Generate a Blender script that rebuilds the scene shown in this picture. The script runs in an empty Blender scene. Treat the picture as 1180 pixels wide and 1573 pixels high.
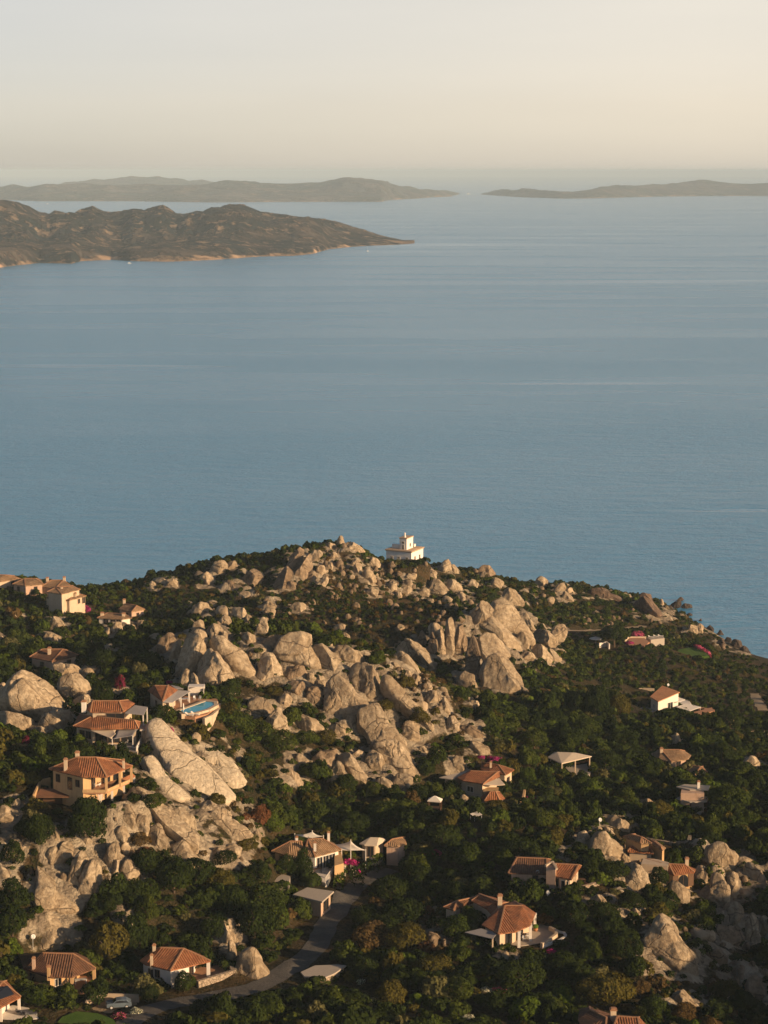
import bpy, bmesh, math, random
import numpy as np
from mathutils import Vector, Matrix

# ------------------------------------------------------------------ camera, sky, sun, exposure
SC = bpy.context.scene
COL = SC.collection
rad = math.radians
PW, PH, FPX = 1180.0, 1573.0, 3178.0          # size of the photograph and focal length in its pixels
CAMH = 180.0                                   # metres above the sea
EYE = 262.0                                    # row of eye level
PITCH = math.atan((PH / 2 - EYE) / FPX)
cam_data = bpy.data.cameras.new('camera')
cam = bpy.data.objects.new('camera', cam_data)
COL.objects.link(cam)
cam.location = (0, 0, CAMH)
cam.rotation_euler = (math.pi / 2 - PITCH, 0, 0)
cam_data.sensor_fit = 'VERTICAL'
cam_data.angle = 2 * math.atan(PH / 2 / FPX)
cam_data.clip_start, cam_data.clip_end = 1.0, 200000.0
SC.camera = cam
SC.render.resolution_x, SC.render.resolution_y = 768, 1024

SUN_AZ, SUN_EL = rad(61), rad(14)              # azimuth: to the right of straight-behind-the-camera
SUN_DIR = Vector((math.sin(SUN_AZ) * math.cos(SUN_EL), -math.cos(SUN_AZ) * math.cos(SUN_EL), math.sin(SUN_EL)))
sun_data = bpy.data.lights.new('sun', 'SUN')
sun_data.energy, sun_data.angle, sun_data.color = 5.0, rad(0.6), (1.0, 0.69, 0.40)
sun = bpy.data.objects.new('sun', sun_data)
COL.objects.link(sun)
sun.rotation_euler = SUN_DIR.to_track_quat('Z', 'Y').to_euler()

SKY_BAND = 0.28
SKY_COLS = ((0.0, (0.305, 0.255, 0.20)), (0.03, (0.36, 0.28, 0.192)), (0.085, (0.40, 0.328, 0.225)), (0.4, (0.25, 0.34, 0.45)))
world = bpy.data.worlds.new('World')
SC.world = world
world.use_nodes = True
wn, wl = world.node_tree.nodes, world.node_tree.links
bg = wn['Background']
sky = wn.new('ShaderNodeTexSky')
sky.sky_type = 'NISHITA'
sky.sun_disc = False
sky.sun_elevation = SUN_EL
sky.sun_rotation = math.atan2(SUN_DIR.x, SUN_DIR.y)
sky.altitude, sky.air_density, sky.dust_density, sky.ozone_density = 100, 0.5, 1.0, 1.0
# evening haze over the horizon: a warm pale band that thins out upwards, stronger towards the sun
def _wmath(op, a, b=None):
    x = wn.new('ShaderNodeMath')
    x.operation = op
    for k, v in enumerate((a, b)):
        if isinstance(v, (int, float)):
            x.inputs[k].default_value = v
        elif v is not None:
            wl.new(v, x.inputs[k])
    return x.outputs[0]
_tc = wn.new('ShaderNodeTexCoord')
_sep = wn.new('ShaderNodeSeparateXYZ')
wl.new(_tc.outputs['Generated'], _sep.inputs[0])
_el = _wmath('MAXIMUM', _sep.outputs[2], 0.0)
_e2 = _wmath('DIVIDE', _el, SKY_BAND)
_band = _wmath('POWER', 2.718, _wmath('MULTIPLY', _wmath('MULTIPLY', _e2, _e2), -1.0))
_dot = wn.new('ShaderNodeVectorMath')
_dot.operation = 'DOT_PRODUCT'
wl.new(_tc.outputs['Generated'], _dot.inputs[0])
_dot.inputs[1].default_value = (SUN_DIR.x, SUN_DIR.y, 0.0)
_side = _wmath('MINIMUM', _wmath('MAXIMUM', _wmath('ADD', _wmath('MULTIPLY', _dot.outputs['Value'], 1.3), 1.74), 0.7), 1.3)
_cmap = wn.new('ShaderNodeMapping')
wl.new(_tc.outputs['Generated'], _cmap.inputs[0])
_cmap.inputs['Scale'].default_value = (3.0, 3.0, 28.0)
_cn = wn.new('ShaderNodeTexNoise')
_cn.inputs['Scale'].default_value = 1.6
_cn.inputs['Detail'].default_value = 5.0
wl.new(_cmap.outputs[0], _cn.inputs['Vector'])
_veil = _wmath('ADD', _wmath('MULTIPLY', _cn.outputs['Fac'], 0.16), 0.92)
_amt = _wmath('MULTIPLY', _wmath('MULTIPLY', _band, _side), _veil)
_cr = wn.new('ShaderNodeValToRGB')
wl.new(_el, _cr.inputs[0])
_els = _cr.color_ramp.elements
for _k, (_pos, _c) in enumerate(SKY_COLS):
    _e = _els[_k] if _k < 2 else _els.new(_pos)
    _e.position = _pos
    _e.color = (*_c, 1)
_mul = wn.new('ShaderNodeMix')
_mul.data_type, _mul.blend_type = 'RGBA', 'MULTIPLY'
_mul.inputs[0].default_value = 1.0
_cc = wn.new('ShaderNodeCombineColor')
for _k in range(3):
    wl.new(_amt, _cc.inputs[_k])
wl.new(_cr.outputs[0], _mul.inputs[6])
wl.new(_cc.outputs[0], _mul.inputs[7])
_bg2 = wn.new('ShaderNodeBackground')
wl.new(_mul.outputs[2], _bg2.inputs['Color'])
_bg2.inputs['Strength'].default_value = 1.0
_add = wn.new('ShaderNodeAddShader')
wl.new(sky.outputs[0], bg.inputs['Color'])
bg.inputs['Strength'].default_value = 0.05
wl.new(bg.outputs[0], _add.inputs[0])
wl.new(_bg2.outputs[0], _add.inputs[1])
wl.new(_add.outputs[0], wn['World Output'].inputs['Surface'])

SC.view_settings.view_transform = 'Standard'
SC.view_settings.look = 'None'
SC.view_settings.exposure = 0.5
SC.view_settings.gamma = 1.0
SC.render.engine = 'CYCLES'
SC.cycles.use_denoising = True
SC.cycles.max_bounces = 5
SC.cycles.diffuse_bounces = 2
SC.cycles.glossy_bounces = 2
SC.cycles.transmission_bounces = 2
SC.cycles.volume_bounces = 0
SC.cycles.sample_clamp_indirect = 4.0
random.seed(7)
RNG = np.random.default_rng(7)

# ------------------------------------------------------------------ helpers
CAM = np.array([0.0, 0.0, CAMH])
CP, SP = math.cos(PITCH), math.sin(PITCH)

def ray(px, py):
    u, v = (px - PW / 2) / FPX, (py - PH / 2) / FPX
    return np.array([u, CP - v * SP, -SP - v * CP])

def at_y(px, py, Y):
    d = ray(px, py)
    return CAM + d * (Y / d[1])

def at_z(px, py, z):
    d = ray(px, py)
    return CAM + d * ((z - CAMH) / d[2])

def to_px(p):
    p = np.asarray(p, float) - CAM
    dep = p[..., 1] * CP - p[..., 2] * SP
    up = p[..., 1] * SP + p[..., 2] * CP
    return PW / 2 + FPX * p[..., 0] / dep, PH / 2 - FPX * up / dep, dep

def _hash(ix, iy, iz):
    h = (ix.astype(np.int64) * 374761393 + iy.astype(np.int64) * 668265263 + iz.astype(np.int64) * 2147483647) & 0xffffffff
    h = ((h ^ (h >> 13)) * 1274126177) & 0xffffffff
    h = (h ^ (h >> 16)) & 0xffffffff
    return h.astype(np.float64) / 2147483648.0 - 1.0

def vnoise(p):
    """value noise of an (n,3) array, -1..1"""
    i = np.floor(p).astype(np.int64)
    f = p - i
    f = f * f * f * (f * (f * 6 - 15) + 10)
    out = 0
    for dx in (0, 1):
        wx = f[:, 0] if dx else 1 - f[:, 0]
        for dy in (0, 1):
            wy = f[:, 1] if dy else 1 - f[:, 1]
            for dz in (0, 1):
                wz = f[:, 2] if dz else 1 - f[:, 2]
                out = out + wx * wy * wz * _hash(i[:, 0] + dx, i[:, 1] + dy, i[:, 2] + dz)
    return out

def fbm(p, octaves=4, gain=0.5, ridged=False):
    s, a, out = 1.0, 1.0, 0
    for k in range(octaves):
        n = vnoise(p * s + 17.3 * k)
        out = out + a * ((1 - 2 * np.abs(n)) if ridged else n)
        s *= 2.03
        a *= gain
    return out

def grid_mesh(name, P, smooth=True):
    """mesh from an (n,m,3) array of points"""
    n, m = P.shape[:2]
    me = bpy.data.meshes.new(name)
    idx = np.arange(n * m).reshape(n, m)
    q = np.stack([idx[:-1, :-1], idx[1:, :-1], idx[1:, 1:], idx[:-1, 1:]], -1).reshape(-1, 4)
    return np_mesh(name, P.reshape(-1, 3), q, smooth, me)

def np_mesh(name, V, F, smooth=True, me=None, mat_index=None):
    me = me or bpy.data.meshes.new(name)
    F = np.asarray(F, np.int32)
    k = F.shape[1]
    me.vertices.add(len(V))
    me.vertices.foreach_set('co', np.asarray(V, np.float32).ravel())
    me.loops.add(F.size)
    me.loops.foreach_set('vertex_index', F.ravel())
    me.polygons.add(len(F))
    me.polygons.foreach_set('loop_start', np.arange(0, F.size, k, dtype=np.int32))
    me.polygons.foreach_set('loop_total', np.full(len(F), k, np.int32))
    me.polygons.foreach_set('use_smooth', np.full(len(F), smooth, bool))
    if mat_index is not None:
        me.polygons.foreach_set('material_index', np.asarray(mat_index, np.int32))
    me.update(calc_edges=True)
    me.validate()
    return me

def link(name, me, mat=None, parent=None, loc=None):
    o = bpy.data.objects.new(name, me)
    if mat is not None:
        me.materials.append(mat)
    if loc is not None:
        o.location = loc
    if parent is not None:
        o.parent = parent
    COL.objects.link(o)
    return o

def struct(o, kind='structure'):
    o['kind'] = kind
    return o

def tag(o, label, cat, group=None):
    o['label'], o['category'] = label, cat
    if group:
        o['group'] = group
    return o

# ------------------------------------------------------------------ materials
def new_mat(name):
    m = bpy.data.materials.new(name)
    m.use_nodes = True
    return m, m.node_tree.nodes, m.node_tree.links, m.node_tree.nodes['Principled BSDF']

def mix_col(n, l, fac, a, b, blend='MIX'):
    x = n.new('ShaderNodeMix')
    x.data_type = 'RGBA'
    x.blend_type = blend
    for sock, val in ((0, fac), (6, a), (7, b)):
        if hasattr(val, 'links') or hasattr(val, 'is_linked'):
            l.new(val, x.inputs[sock])
        elif isinstance(val, (int, float)):
            x.inputs[sock].default_value = val
        else:
            x.inputs[sock].default_value = (*val, 1)
    return x.outputs[2]

def noise_node(n, l, vec, scale, detail=4, rough=0.55, lo=None, hi=None):
    t = n.new('ShaderNodeTexNoise')
    t.inputs['Scale'].default_value = scale
    t.inputs['Detail'].default_value = detail
    t.inputs['Roughness'].default_value = rough
    if vec is not None:
        l.new(vec, t.inputs['Vector'])
    if lo is None:
        return t.outputs['Fac']
    return ramp(n, l, t.outputs['Fac'], lo, hi)

def ramp(n, l, val, lo, hi, a=0.0, b=1.0):
    r = n.new('ShaderNodeMapRange')
    r.interpolation_type = 'SMOOTHSTEP'
    l.new(val, r.inputs[0])
    for k, v in enumerate((lo, hi, a, b)):
        r.inputs[k + 1].default_value = v
    return r.outputs[0]

def math_node(n, l, op, a, b=None):
    x = n.new('ShaderNodeMath')
    x.operation = op
    for k, v in enumerate((a, b)):
        if v is None:
            continue
        if isinstance(v, (int, float)):
            x.inputs[k].default_value = v
        else:
            l.new(v, x.inputs[k])
    return x.outputs[0]

def mapping(n, l, vec, scale=(1, 1, 1), rot=(0, 0, 0), loc=(0, 0, 0)):
    x = n.new('ShaderNodeMapping')
    l.new(vec, x.inputs[0])
    x.inputs['Location'].default_value = loc
    x.inputs['Rotation'].default_value = rot
    x.inputs['Scale'].default_value = scale
    return x.outputs[0]

def bump(n, l, height, dist, strength=1.0, normal=None):
    b = n.new('ShaderNodeBump')
    b.inputs['Distance'].default_value = dist
    b.inputs['Strength'].default_value = strength
    l.new(height, b.inputs['Height'])
    if normal is not None:
        l.new(normal, b.inputs['Normal'])
    return b.outputs[0]

def geo_pos(n):
    return n.new('ShaderNodeNewGeometry').outputs['Position']

def obj_coord(n, l):
    tc = n.new('ShaderNodeTexCoord')
    oi = n.new('ShaderNodeObjectInfo')
    sc = n.new('ShaderNodeVectorMath')
    sc.operation = 'ADD'
    mu = n.new('ShaderNodeMath')
    mu.operation = 'MULTIPLY'
    mu.inputs[1].default_value = 91.0
    l.new(oi.outputs['Random'], mu.inputs[0])
    l.new(tc.outputs['Object'], sc.inputs[0])
    l.new(mu.outputs[0], sc.inputs[1])
    return sc.outputs[0], oi.outputs['Random']

def sea_material():
    m, n, l, p = new_mat('sea_water')
    pos = geo_pos(n)
    p.inputs['Base Color'].default_value = (0.06, 0.275, 0.485, 1)
    p.inputs['IOR'].default_value = 1.333
    big = noise_node(n, l, mapping(n, l, pos, (0.0006, 0.004, 1), (0, 0, rad(4))), 1.0, 5, 0.6, 0.42, 0.62)
    gust = noise_node(n, l, mapping(n, l, pos, (0.0016, 0.006, 1), (0, 0, rad(-5))), 1.0, 5, 0.6, 0.35, 0.65)
    slick = noise_node(n, l, mapping(n, l, pos, (0.0009, 0.012, 1), (0, 0, rad(3)), (7, 3, 0)), 1.0, 4, 0.55, 0.66, 0.74)
    calm = math_node(n, l, 'MAXIMUM', math_node(n, l, 'MULTIPLY', big, 0.3), math_node(n, l, 'MULTIPLY', slick, 0.6))
    # a few long slicks of calm water where the photograph shows them
    sep = n.new('ShaderNodeSeparateXYZ')
    l.new(pos, sep.inputs[0])
    edge = noise_node(n, l, mapping(n, l, pos, (0.004, 0.03, 1)), 1.0, 4, 0.6)
    for px, py, lx, ly, k in ((190, 563, 200, 26, -0.06), (1080, 432, 240, 60, 0.10), (1120, 783, 120, 7, -0.04), (700, 376, 260, 110, 0.0), (930, 588, 200, 14, 0.05)):
        c = at_z(px, py, 0.0)
        u = math_node(n, l, 'MULTIPLY', math_node(n, l, 'SUBTRACT', sep.outputs[0], float(c[0])), 1.0 / (lx * float(c[1]) / FPX))
        v = math_node(n, l, 'SUBTRACT', math_node(n, l, 'SUBTRACT', sep.outputs[1], float(c[1])), math_node(n, l, 'MULTIPLY', math_node(n, l, 'SUBTRACT', sep.outputs[0], float(c[0])), k))
        v = math_node(n, l, 'MULTIPLY', v, 1.0 / ly)
        q = math_node(n, l, 'ADD', math_node(n, l, 'MULTIPLY', u, u), math_node(n, l, 'MULTIPLY', v, v))
        s_ = math_node(n, l, 'MULTIPLY', ramp(n, l, q, 0.0, 1.6, 1.0, 0.0), ramp(n, l, edge, 0.3, 0.6, 0.25, 1.0))
        calm = math_node(n, l, 'MAXIMUM', calm, s_)
    l.new(math_node(n, l, 'ADD', ramp(n, l, gust, 0, 1, 0.225, 0.25), math_node(n, l, 'MULTIPLY', calm, -0.06)), p.inputs['Roughness'])
    w3 = noise_node(n, l, mapping(n, l, pos, (0.45, 0.8, 1), (0, 0, rad(-20))), 1.0, 2, 0.6)
    w1 = noise_node(n, l, mapping(n, l, pos, (0.13, 0.34, 1), (0, 0, rad(-14))), 1.0, 3, 0.6)
    w2 = noise_node(n, l, mapping(n, l, pos, (0.035, 0.10, 1), (0, 0, rad(9))), 1.0, 2, 0.5)
    h = math_node(n, l, 'ADD', math_node(n, l, 'ADD', w1, math_node(n, l, 'MULTIPLY', w3, 0.5)), math_node(n, l, 'MULTIPLY', w2, 1.4))
    hh = math_node(n, l, 'MULTIPLY', math_node(n, l, 'MULTIPLY', h, ramp(n, l, gust, 0, 1, 0.9, 1.08)), ramp(n, l, calm, 0, 1, 1.0, 0.55))
    l.new(bump(n, l, hh, 0.75, 1.0), p.inputs['Normal'])
    return m

def terrain_material():
    m, n, l, p = new_mat('maquis_soil')
    pos = geo_pos(n)
    a = noise_node(n, l, pos, 0.05, 5, 0.6, 0.4, 0.62)
    b = noise_node(n, l, pos, 0.35, 5, 0.65, 0.42, 0.6)
    c = noise_node(n, l, pos, 1.8, 4, 0.6, 0.35, 0.7)
    col = mix_col(n, l, a, (0.030, 0.026, 0.008), (0.062, 0.040, 0.016))
    col = mix_col(n, l, b, col, (0.020, 0.022, 0.005))
    col = mix_col(n, l, c, col, mix_col(n, l, 0.5, col, (0.12, 0.085, 0.05)))
    at = n.new('ShaderNodeAttribute')
    at.attribute_name = 'rocky'
    f = math_node(n, l, 'ADD', at.outputs['Fac'], math_node(n, l, 'MULTIPLY', math_node(n, l, 'SUBTRACT', noise_node(n, l, pos, 0.5, 5, 0.65), 0.5), 0.9))
    f = ramp(n, l, f, 0.48, 0.68)
    g = noise_node(n, l, pos, 0.25, 5, 0.6, 0.36, 0.66)
    rock = mix_col(n, l, g, (0.34, 0.275, 0.19), (0.43, 0.36, 0.26))
    rock = mix_col(n, l, math_node(n, l, 'MULTIPLY', b, 0.6), rock, (0.14, 0.105, 0.075))
    col = mix_col(n, l, f, col, rock)
    l.new(col, p.inputs['Base Color'])
    p.inputs['Roughness'].default_value = 0.95
    p.inputs['Specular IOR Level'].default_value = 0.1
    l.new(bump(n, l, math_node(n, l, 'ADD', b, c), 0.22), p.inputs['Normal'])
    return m

def island_material(name, veg, rock, shore, amt, scale):
    m, n, l, p = new_mat(name)
    pos = geo_pos(n)
    a = noise_node(n, l, pos, 0.010 * scale, 7, 0.7, 0.42, 0.58)
    b = noise_node(n, l, pos, 0.028 * scale, 8, 0.75, 0.52, 0.60)
    gr = noise_node(n, l, pos, 0.0035 * scale, 5, 0.65, 0.45, 0.58)
    col = mix_col(n, l, a, veg, (veg[0] + 0.065, veg[1] + 0.042, veg[2] + 0.028))
    col = mix_col(n, l, math_node(n, l, 'MULTIPLY', gr, 0.6), col, (veg[0] * 0.5, veg[1] * 0.75, veg[2] * 0.6))
    col = mix_col(n, l, math_node(n, l, 'MULTIPLY', b, amt), col, rock)
    sep = n.new('ShaderNodeSeparateXYZ')
    l.new(pos, sep.inputs[0])
    jit = noise_node(n, l, pos, 0.01 * scale, 4, 0.6)
    z = math_node(n, l, 'SUBTRACT', sep.outputs[2], math_node(n, l, 'MULTIPLY', math_node(n, l, 'SUBTRACT', jit, 0.5), 34.0))
    sh = ramp(n, l, z, 0.0, 5.0, 1.0, 0.0)
    col = mix_col(n, l, sh, col, shore)
    l.new(col, p.inputs['Base Color'])
    p.inputs['Roughness'].default_value = 0.95
    p.inputs['Specular IOR Level'].default_value = 0.1
    l.new(bump(n, l, math_node(n, l, 'ADD', a, b), 14.0 / scale), p.inputs['Normal'])
    return m

# ------------------------------------------------------------------ the sea, the islands, the terrain
def make_sea():
    R = 60000.0
    ring = [(R * math.cos(a), R * math.sin(a), 0.0) for a in np.linspace(0, 2 * math.pi, 97)[:-1]]
    me = bpy.data.meshes.new('sea')
    me.from_pydata(ring, [], [list(range(96))])
    struct(link('sea', me, sea_material()))
make_sea()

def island(name, shore, crest, mat, depth_m, ncol, nrow, amp, freq, x0, x1, seed, jag=(9.0, 1 / 220)):
    """land between a waterline (photo pixels) and a skyline; every point stands at its real distance"""
    sx, sy = np.array(shore, float).T
    cx, cy = np.array(crest, float).T
    cols = np.linspace(x0, x1, ncol)
    ws, wc = np.interp(cols, sx, sy), np.interp(cols, cx, cy)
    P = np.zeros((ncol, nrow, 3))
    T = np.concatenate([np.linspace(-0.05, 1, nrow * 2 // 3), np.linspace(1, 2.1, nrow - nrow * 2 // 3 + 1)[1:]])
    for i, c in enumerate(cols):
        s = at_z(c, ws[i], 0.0)
        rise = max(0.0, (ws[i] - wc[i]))
        dep = depth_m * (0.25 + 0.75 * min(1.0, rise / 60.0))
        d = ray(c, wc[i])
        Yc = s[1] + dep
        top = CAM + d * (Yc / d[1])
        zc = max(top[2], 0.6)
        for j, t in enumerate(T):
            Y = s[1] + dep * t
            x = s[0] + (top[0] - s[0]) * t
            if t < 0:
                z = -6.0
            elif t <= 1:
                z = zc * (0.16 * min(1, t * 14) + 0.84 * t ** 1.05) if rise > 0 else -1
            else:
                u = (t - 1) / 1.1
                z = zc * (1 - u) ** 1.3 - 8 * u
            P[i, j] = (x, Y, z)
    env = np.sin(np.clip(T, 0, 1) * math.pi * 0.93) ** 1.2 * (T < 1) + 0.25 * (T >= 1)
    n = fbm(np.concatenate([P[..., :2], np.full(P.shape[:2] + (1,), seed)], -1).reshape(-1, 3) * np.array([freq, freq * 0.6, 1]), 7, 0.5, ridged=True).reshape(P.shape[:2])
    zmax = P[..., 2].max()
    n = n - n.mean() - 0.1
    P[..., 2] += n * amp * env[None, :] * np.clip(P[..., 2] / (0.35 * zmax), 0, 1)
    crag = fbm(np.concatenate([P[..., :2], np.full(P.shape[:2] + (1,), seed + 5)], -1).reshape(-1, 3) * np.array([jag[1], jag[1], 1]), 4, 0.55).reshape(P.shape[:2])
    P[..., 2] += np.maximum(crag, -0.4) * jag[0] * (np.clip(T * 2.0 - 0.4, 0, 1) * (T < 1.5))[None, :] * np.clip(P[..., 2] / (0.3 * zmax), 0, 1)
    return struct(link(name, grid_mesh(name, P), mat))

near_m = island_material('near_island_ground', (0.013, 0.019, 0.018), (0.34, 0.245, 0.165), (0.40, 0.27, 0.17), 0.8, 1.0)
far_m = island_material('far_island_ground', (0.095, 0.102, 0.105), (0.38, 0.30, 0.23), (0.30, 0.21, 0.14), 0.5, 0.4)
island('near_island_hills',
       [(-60, 418), (0, 411), (30, 407), (60, 404), (110, 405), (125, 401), (170, 399), (200, 401), (260, 402), (330, 399), (400, 394), (450, 393), (480, 390), (505, 383), (540, 379), (580, 377), (610, 376), (637, 374)],
       [(-60, 322), (-20, 305), (0, 301), (18, 301), (30, 304), (45, 310), (60, 319), (75, 324), (85, 321), (100, 325), (130, 323), (142, 320), (160, 326), (185, 328), (205, 321), (222, 324), (250, 317), (270, 327), (290, 329), (310, 327), (335, 320), (375, 318), (400, 327), (430, 330), (470, 336), (510, 345), (560, 356), (590, 363), (615, 368), (637, 373)],
       near_m, 900, 620, 220, 46, 1 / 520, -60, 637, 3.0, (6.0, 1 / 60))
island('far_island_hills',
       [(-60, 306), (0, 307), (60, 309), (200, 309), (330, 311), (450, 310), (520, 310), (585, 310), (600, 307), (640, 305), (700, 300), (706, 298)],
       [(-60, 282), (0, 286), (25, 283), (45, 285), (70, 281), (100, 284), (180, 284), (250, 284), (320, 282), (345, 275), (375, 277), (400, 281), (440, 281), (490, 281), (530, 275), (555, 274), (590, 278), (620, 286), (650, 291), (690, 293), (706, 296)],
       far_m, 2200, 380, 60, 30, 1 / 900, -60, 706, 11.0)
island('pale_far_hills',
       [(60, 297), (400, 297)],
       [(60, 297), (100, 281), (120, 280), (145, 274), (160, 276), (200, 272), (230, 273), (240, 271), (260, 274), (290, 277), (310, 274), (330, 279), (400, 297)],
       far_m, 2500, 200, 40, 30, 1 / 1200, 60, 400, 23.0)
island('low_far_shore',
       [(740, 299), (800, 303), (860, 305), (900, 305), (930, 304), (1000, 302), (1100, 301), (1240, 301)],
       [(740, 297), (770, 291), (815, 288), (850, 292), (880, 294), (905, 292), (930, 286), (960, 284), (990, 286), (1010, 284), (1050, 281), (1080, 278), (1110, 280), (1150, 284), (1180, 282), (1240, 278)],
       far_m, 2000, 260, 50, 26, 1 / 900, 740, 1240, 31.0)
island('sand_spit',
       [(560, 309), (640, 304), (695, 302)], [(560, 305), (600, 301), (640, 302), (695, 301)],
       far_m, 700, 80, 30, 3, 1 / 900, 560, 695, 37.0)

CTRL = [  # photo column, photo row, distance: the land's surface there
    (-60, 1573, 300), (150, 1573, 305), (400, 1573, 312), (590, 1573, 312), (800, 1573, 315), (1000, 1573, 318), (1240, 1573, 328),
    (95, 1525, 322), (270, 1510, 330), (500, 1490, 338), (800, 1500, 335), (1100, 1510, 350),
    (100, 1440, 335), (140, 1340, 352), (130, 1240, 365), (0, 1290, 355), (170, 1160, 400), (50, 1110, 425), (280, 1100, 430),
    (300, 1200, 400), (350, 1290, 375), (420, 1340, 380), (490, 1345, 388), (560, 1350, 392), (480, 1470, 345), (370, 1525, 325),
    (330, 1040, 470), (450, 1050, 475), (300, 965, 500), (450, 985, 510), (560, 1000, 500), (600, 1190, 450), (640, 1100, 475),
    (480, 1240, 425), (640, 1270, 415), (750, 1290, 405), (680, 1360, 385), (600, 1420, 362), (700, 1480, 340),
    (735, 1225, 448), (875, 1180, 480), (800, 1100, 535), (780, 1065, 560), (740, 950, 610), (580, 960, 600), (600, 1030, 575),
    (500, 930, 640), (520, 870, 690), (520, 836, 715), (640, 868, 760), (640, 900, 720), (620, 930, 680),
    (750, 885, 770), (750, 920, 700), (870, 912, 780), (870, 960, 720), (840, 1000, 625), (900, 1000, 690),
    (1000, 922, 835), (985, 990, 700), (1050, 1000, 730), (1180, 1060, 680), (1100, 1040, 680),
    (1030, 1095, 565), (900, 1080, 590), (1160, 1130, 570), (1030, 1175, 500), (1065, 1230, 455), (1150, 1230, 460),
    (950, 1260, 435), (1000, 1340, 400), (1120, 1330, 405), (880, 1350, 385), (770, 1440, 352), (1040, 1450, 355), (1150, 1450, 372),
    (0, 920, 620), (110, 935, 615), (0, 893, 660), (100, 905, 665), (200, 903, 690), (300, 876, 710), (420, 876, 720), (200, 950, 620),
    (85, 1010, 545), (180, 1000, 550), (0, 1000, 540), (400, 930, 620), (350, 900, 660), (200, 1040, 480),
]
WCTRL = []
for c in CTRL:
    WCTRL.append(at_y(*c))
for px, py in ((1010, 938), (1050, 948), (1090, 967), (1125, 988), (1150, 1004), (1180, 1012), (1240, 1026)):
    s = at_z(px, py, 0.3)
    WCTRL += [s, s + np.array([8, 35, -7.0]), s + np.array([25, 120, -22.0])]
for px, py, Y in ((-60, 890, 665), (0, 893, 660), (100, 905, 665), (200, 903, 690), (300, 876, 710), (420, 876, 720), (520, 836, 715), (640, 868, 760), (750, 885, 770), (870, 912, 780), (950, 918, 815)):
    s = at_y(px, py, Y)
    WCTRL += [np.array([s[0], Y + 75, s[2] * 0.3 - 6]), np.array([s[0] * 1.05, Y + 160, -22.0])]
WCTRL += [np.array(v, float) for v in ((-200, 350, 74), (-230, 480, 66), (-240, 600, 50), (-250, 700, 20), (-260, 800, -20), (146, 302, 69), (195, 290, 76), (180, 430, 44),  # among these, an unseen knoll on the right, raised to shade the ravine
          (220, 520, 36), (230, 600, 22), (240, 690, -4), (260, 760, -15), (0, 220, 47), (-150, 220, 54), (170, 220, 52), (-70, 220, 50))]
WCTRL = np.array(WCTRL)

def _tps(r2):
    return 0.5 * r2 * np.log(r2 + 1e-9)
_S = 100.0
_xy = WCTRL[:, :2] / _S
_n = len(_xy)
_K = _tps(((_xy[:, None] - _xy[None]) ** 2).sum(-1)) + np.eye(_n) * 0.004
_Pm = np.c_[np.ones(_n), _xy]
_A = np.block([[_K, _Pm], [_Pm.T, np.zeros((3, 3))]])
_w = np.linalg.solve(_A, np.r_[WCTRL[:, 2], 0, 0, 0])

def base_height(x, y):
    q = np.stack([x, y], -1).reshape(-1, 2) / _S
    out = np.zeros(len(q))
    for k in range(0, len(q), 20000):
        b = q[k:k + 20000]
        out[k:k + 20000] = _tps(((b[:, None] - _xy[None]) ** 2).sum(-1)) @ _w[:_n] + _w[_n] + b @ _w[_n + 1:]
    return out.reshape(np.shape(x))

GSTEP = 1.0
GX, GY = np.arange(-230, 250, GSTEP), np.arange(200, 980, GSTEP)
_gx, _gy = np.meshgrid(GX, GY, indexing='ij')
HF = base_height(_gx, _gy)
_pp = np.stack([_gx, _gy, np.zeros_like(_gx)], -1).reshape(-1, 3)
HF += (fbm(_pp / 26.0, 4, 0.5).reshape(HF.shape) * 1.3) * np.clip(HF / 8.0, 0, 1)
HF = np.maximum(HF, -12)

def height(x, y):
    fx = np.clip((np.asarray(x, float) - GX[0]) / GSTEP, 0, len(GX) - 1.001)
    fy = np.clip((np.asarray(y, float) - GY[0]) / GSTEP, 0, len(GY) - 1.001)
    ix, iy = fx.astype(int), fy.astype(int)
    u, v = fx - ix, fy - iy
    return (HF[ix, iy] * (1 - u) * (1 - v) + HF[ix + 1, iy] * u * (1 - v) + HF[ix, iy + 1] * (1 - u) * v + HF[ix + 1, iy + 1] * u * v)

def hit(px, py, ymin=260.0, ymax=960.0):
    """where the line of sight through a photo pixel first meets the land"""
    d = ray(px, py)
    Y = np.arange(ymin, ymax, 0.5)
    x, z = d[0] * Y / d[1], CAMH + d[2] * Y / d[1]
    below = np.nonzero(z <= height(x, Y))[0]
    if len(below) == 0:
        return None
    k = below[0]
    return np.array([x[k], Y[k], height(x[k], Y[k])])

# ------------------------------------------------------------------ haze
def make_haze():
    m = bpy.data.materials.new('haze')
    m.use_nodes = True
    n, l = m.node_tree.nodes, m.node_tree.links
    n.remove(n['Principled BSDF'])
    v = n.new('ShaderNodeVolumePrincipled')
    v.inputs['Color'].default_value = (0.66, 0.85, 1.0, 1)
    v.inputs['Density'].default_value = 5.4e-5
    v.inputs['Anisotropy'].default_value = -0.14
    l.new(v.outputs[0], n['Material Output'].inputs['Volume'])
    m.cycles.homogeneous_volume = True
    me = bpy.data.meshes.new('haze')
    bm = bmesh.new()
    bmesh.ops.create_cube(bm, size=1.0)
    for q in bm.verts:
        q.co = (q.co.x * 124000, q.co.y * 124000, -15.0 if q.co.z < 0 else 196.0)
    bm.to_mesh(me)
    bm.free()
    struct(link('haze', me, m), 'stuff')
make_haze()


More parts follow.
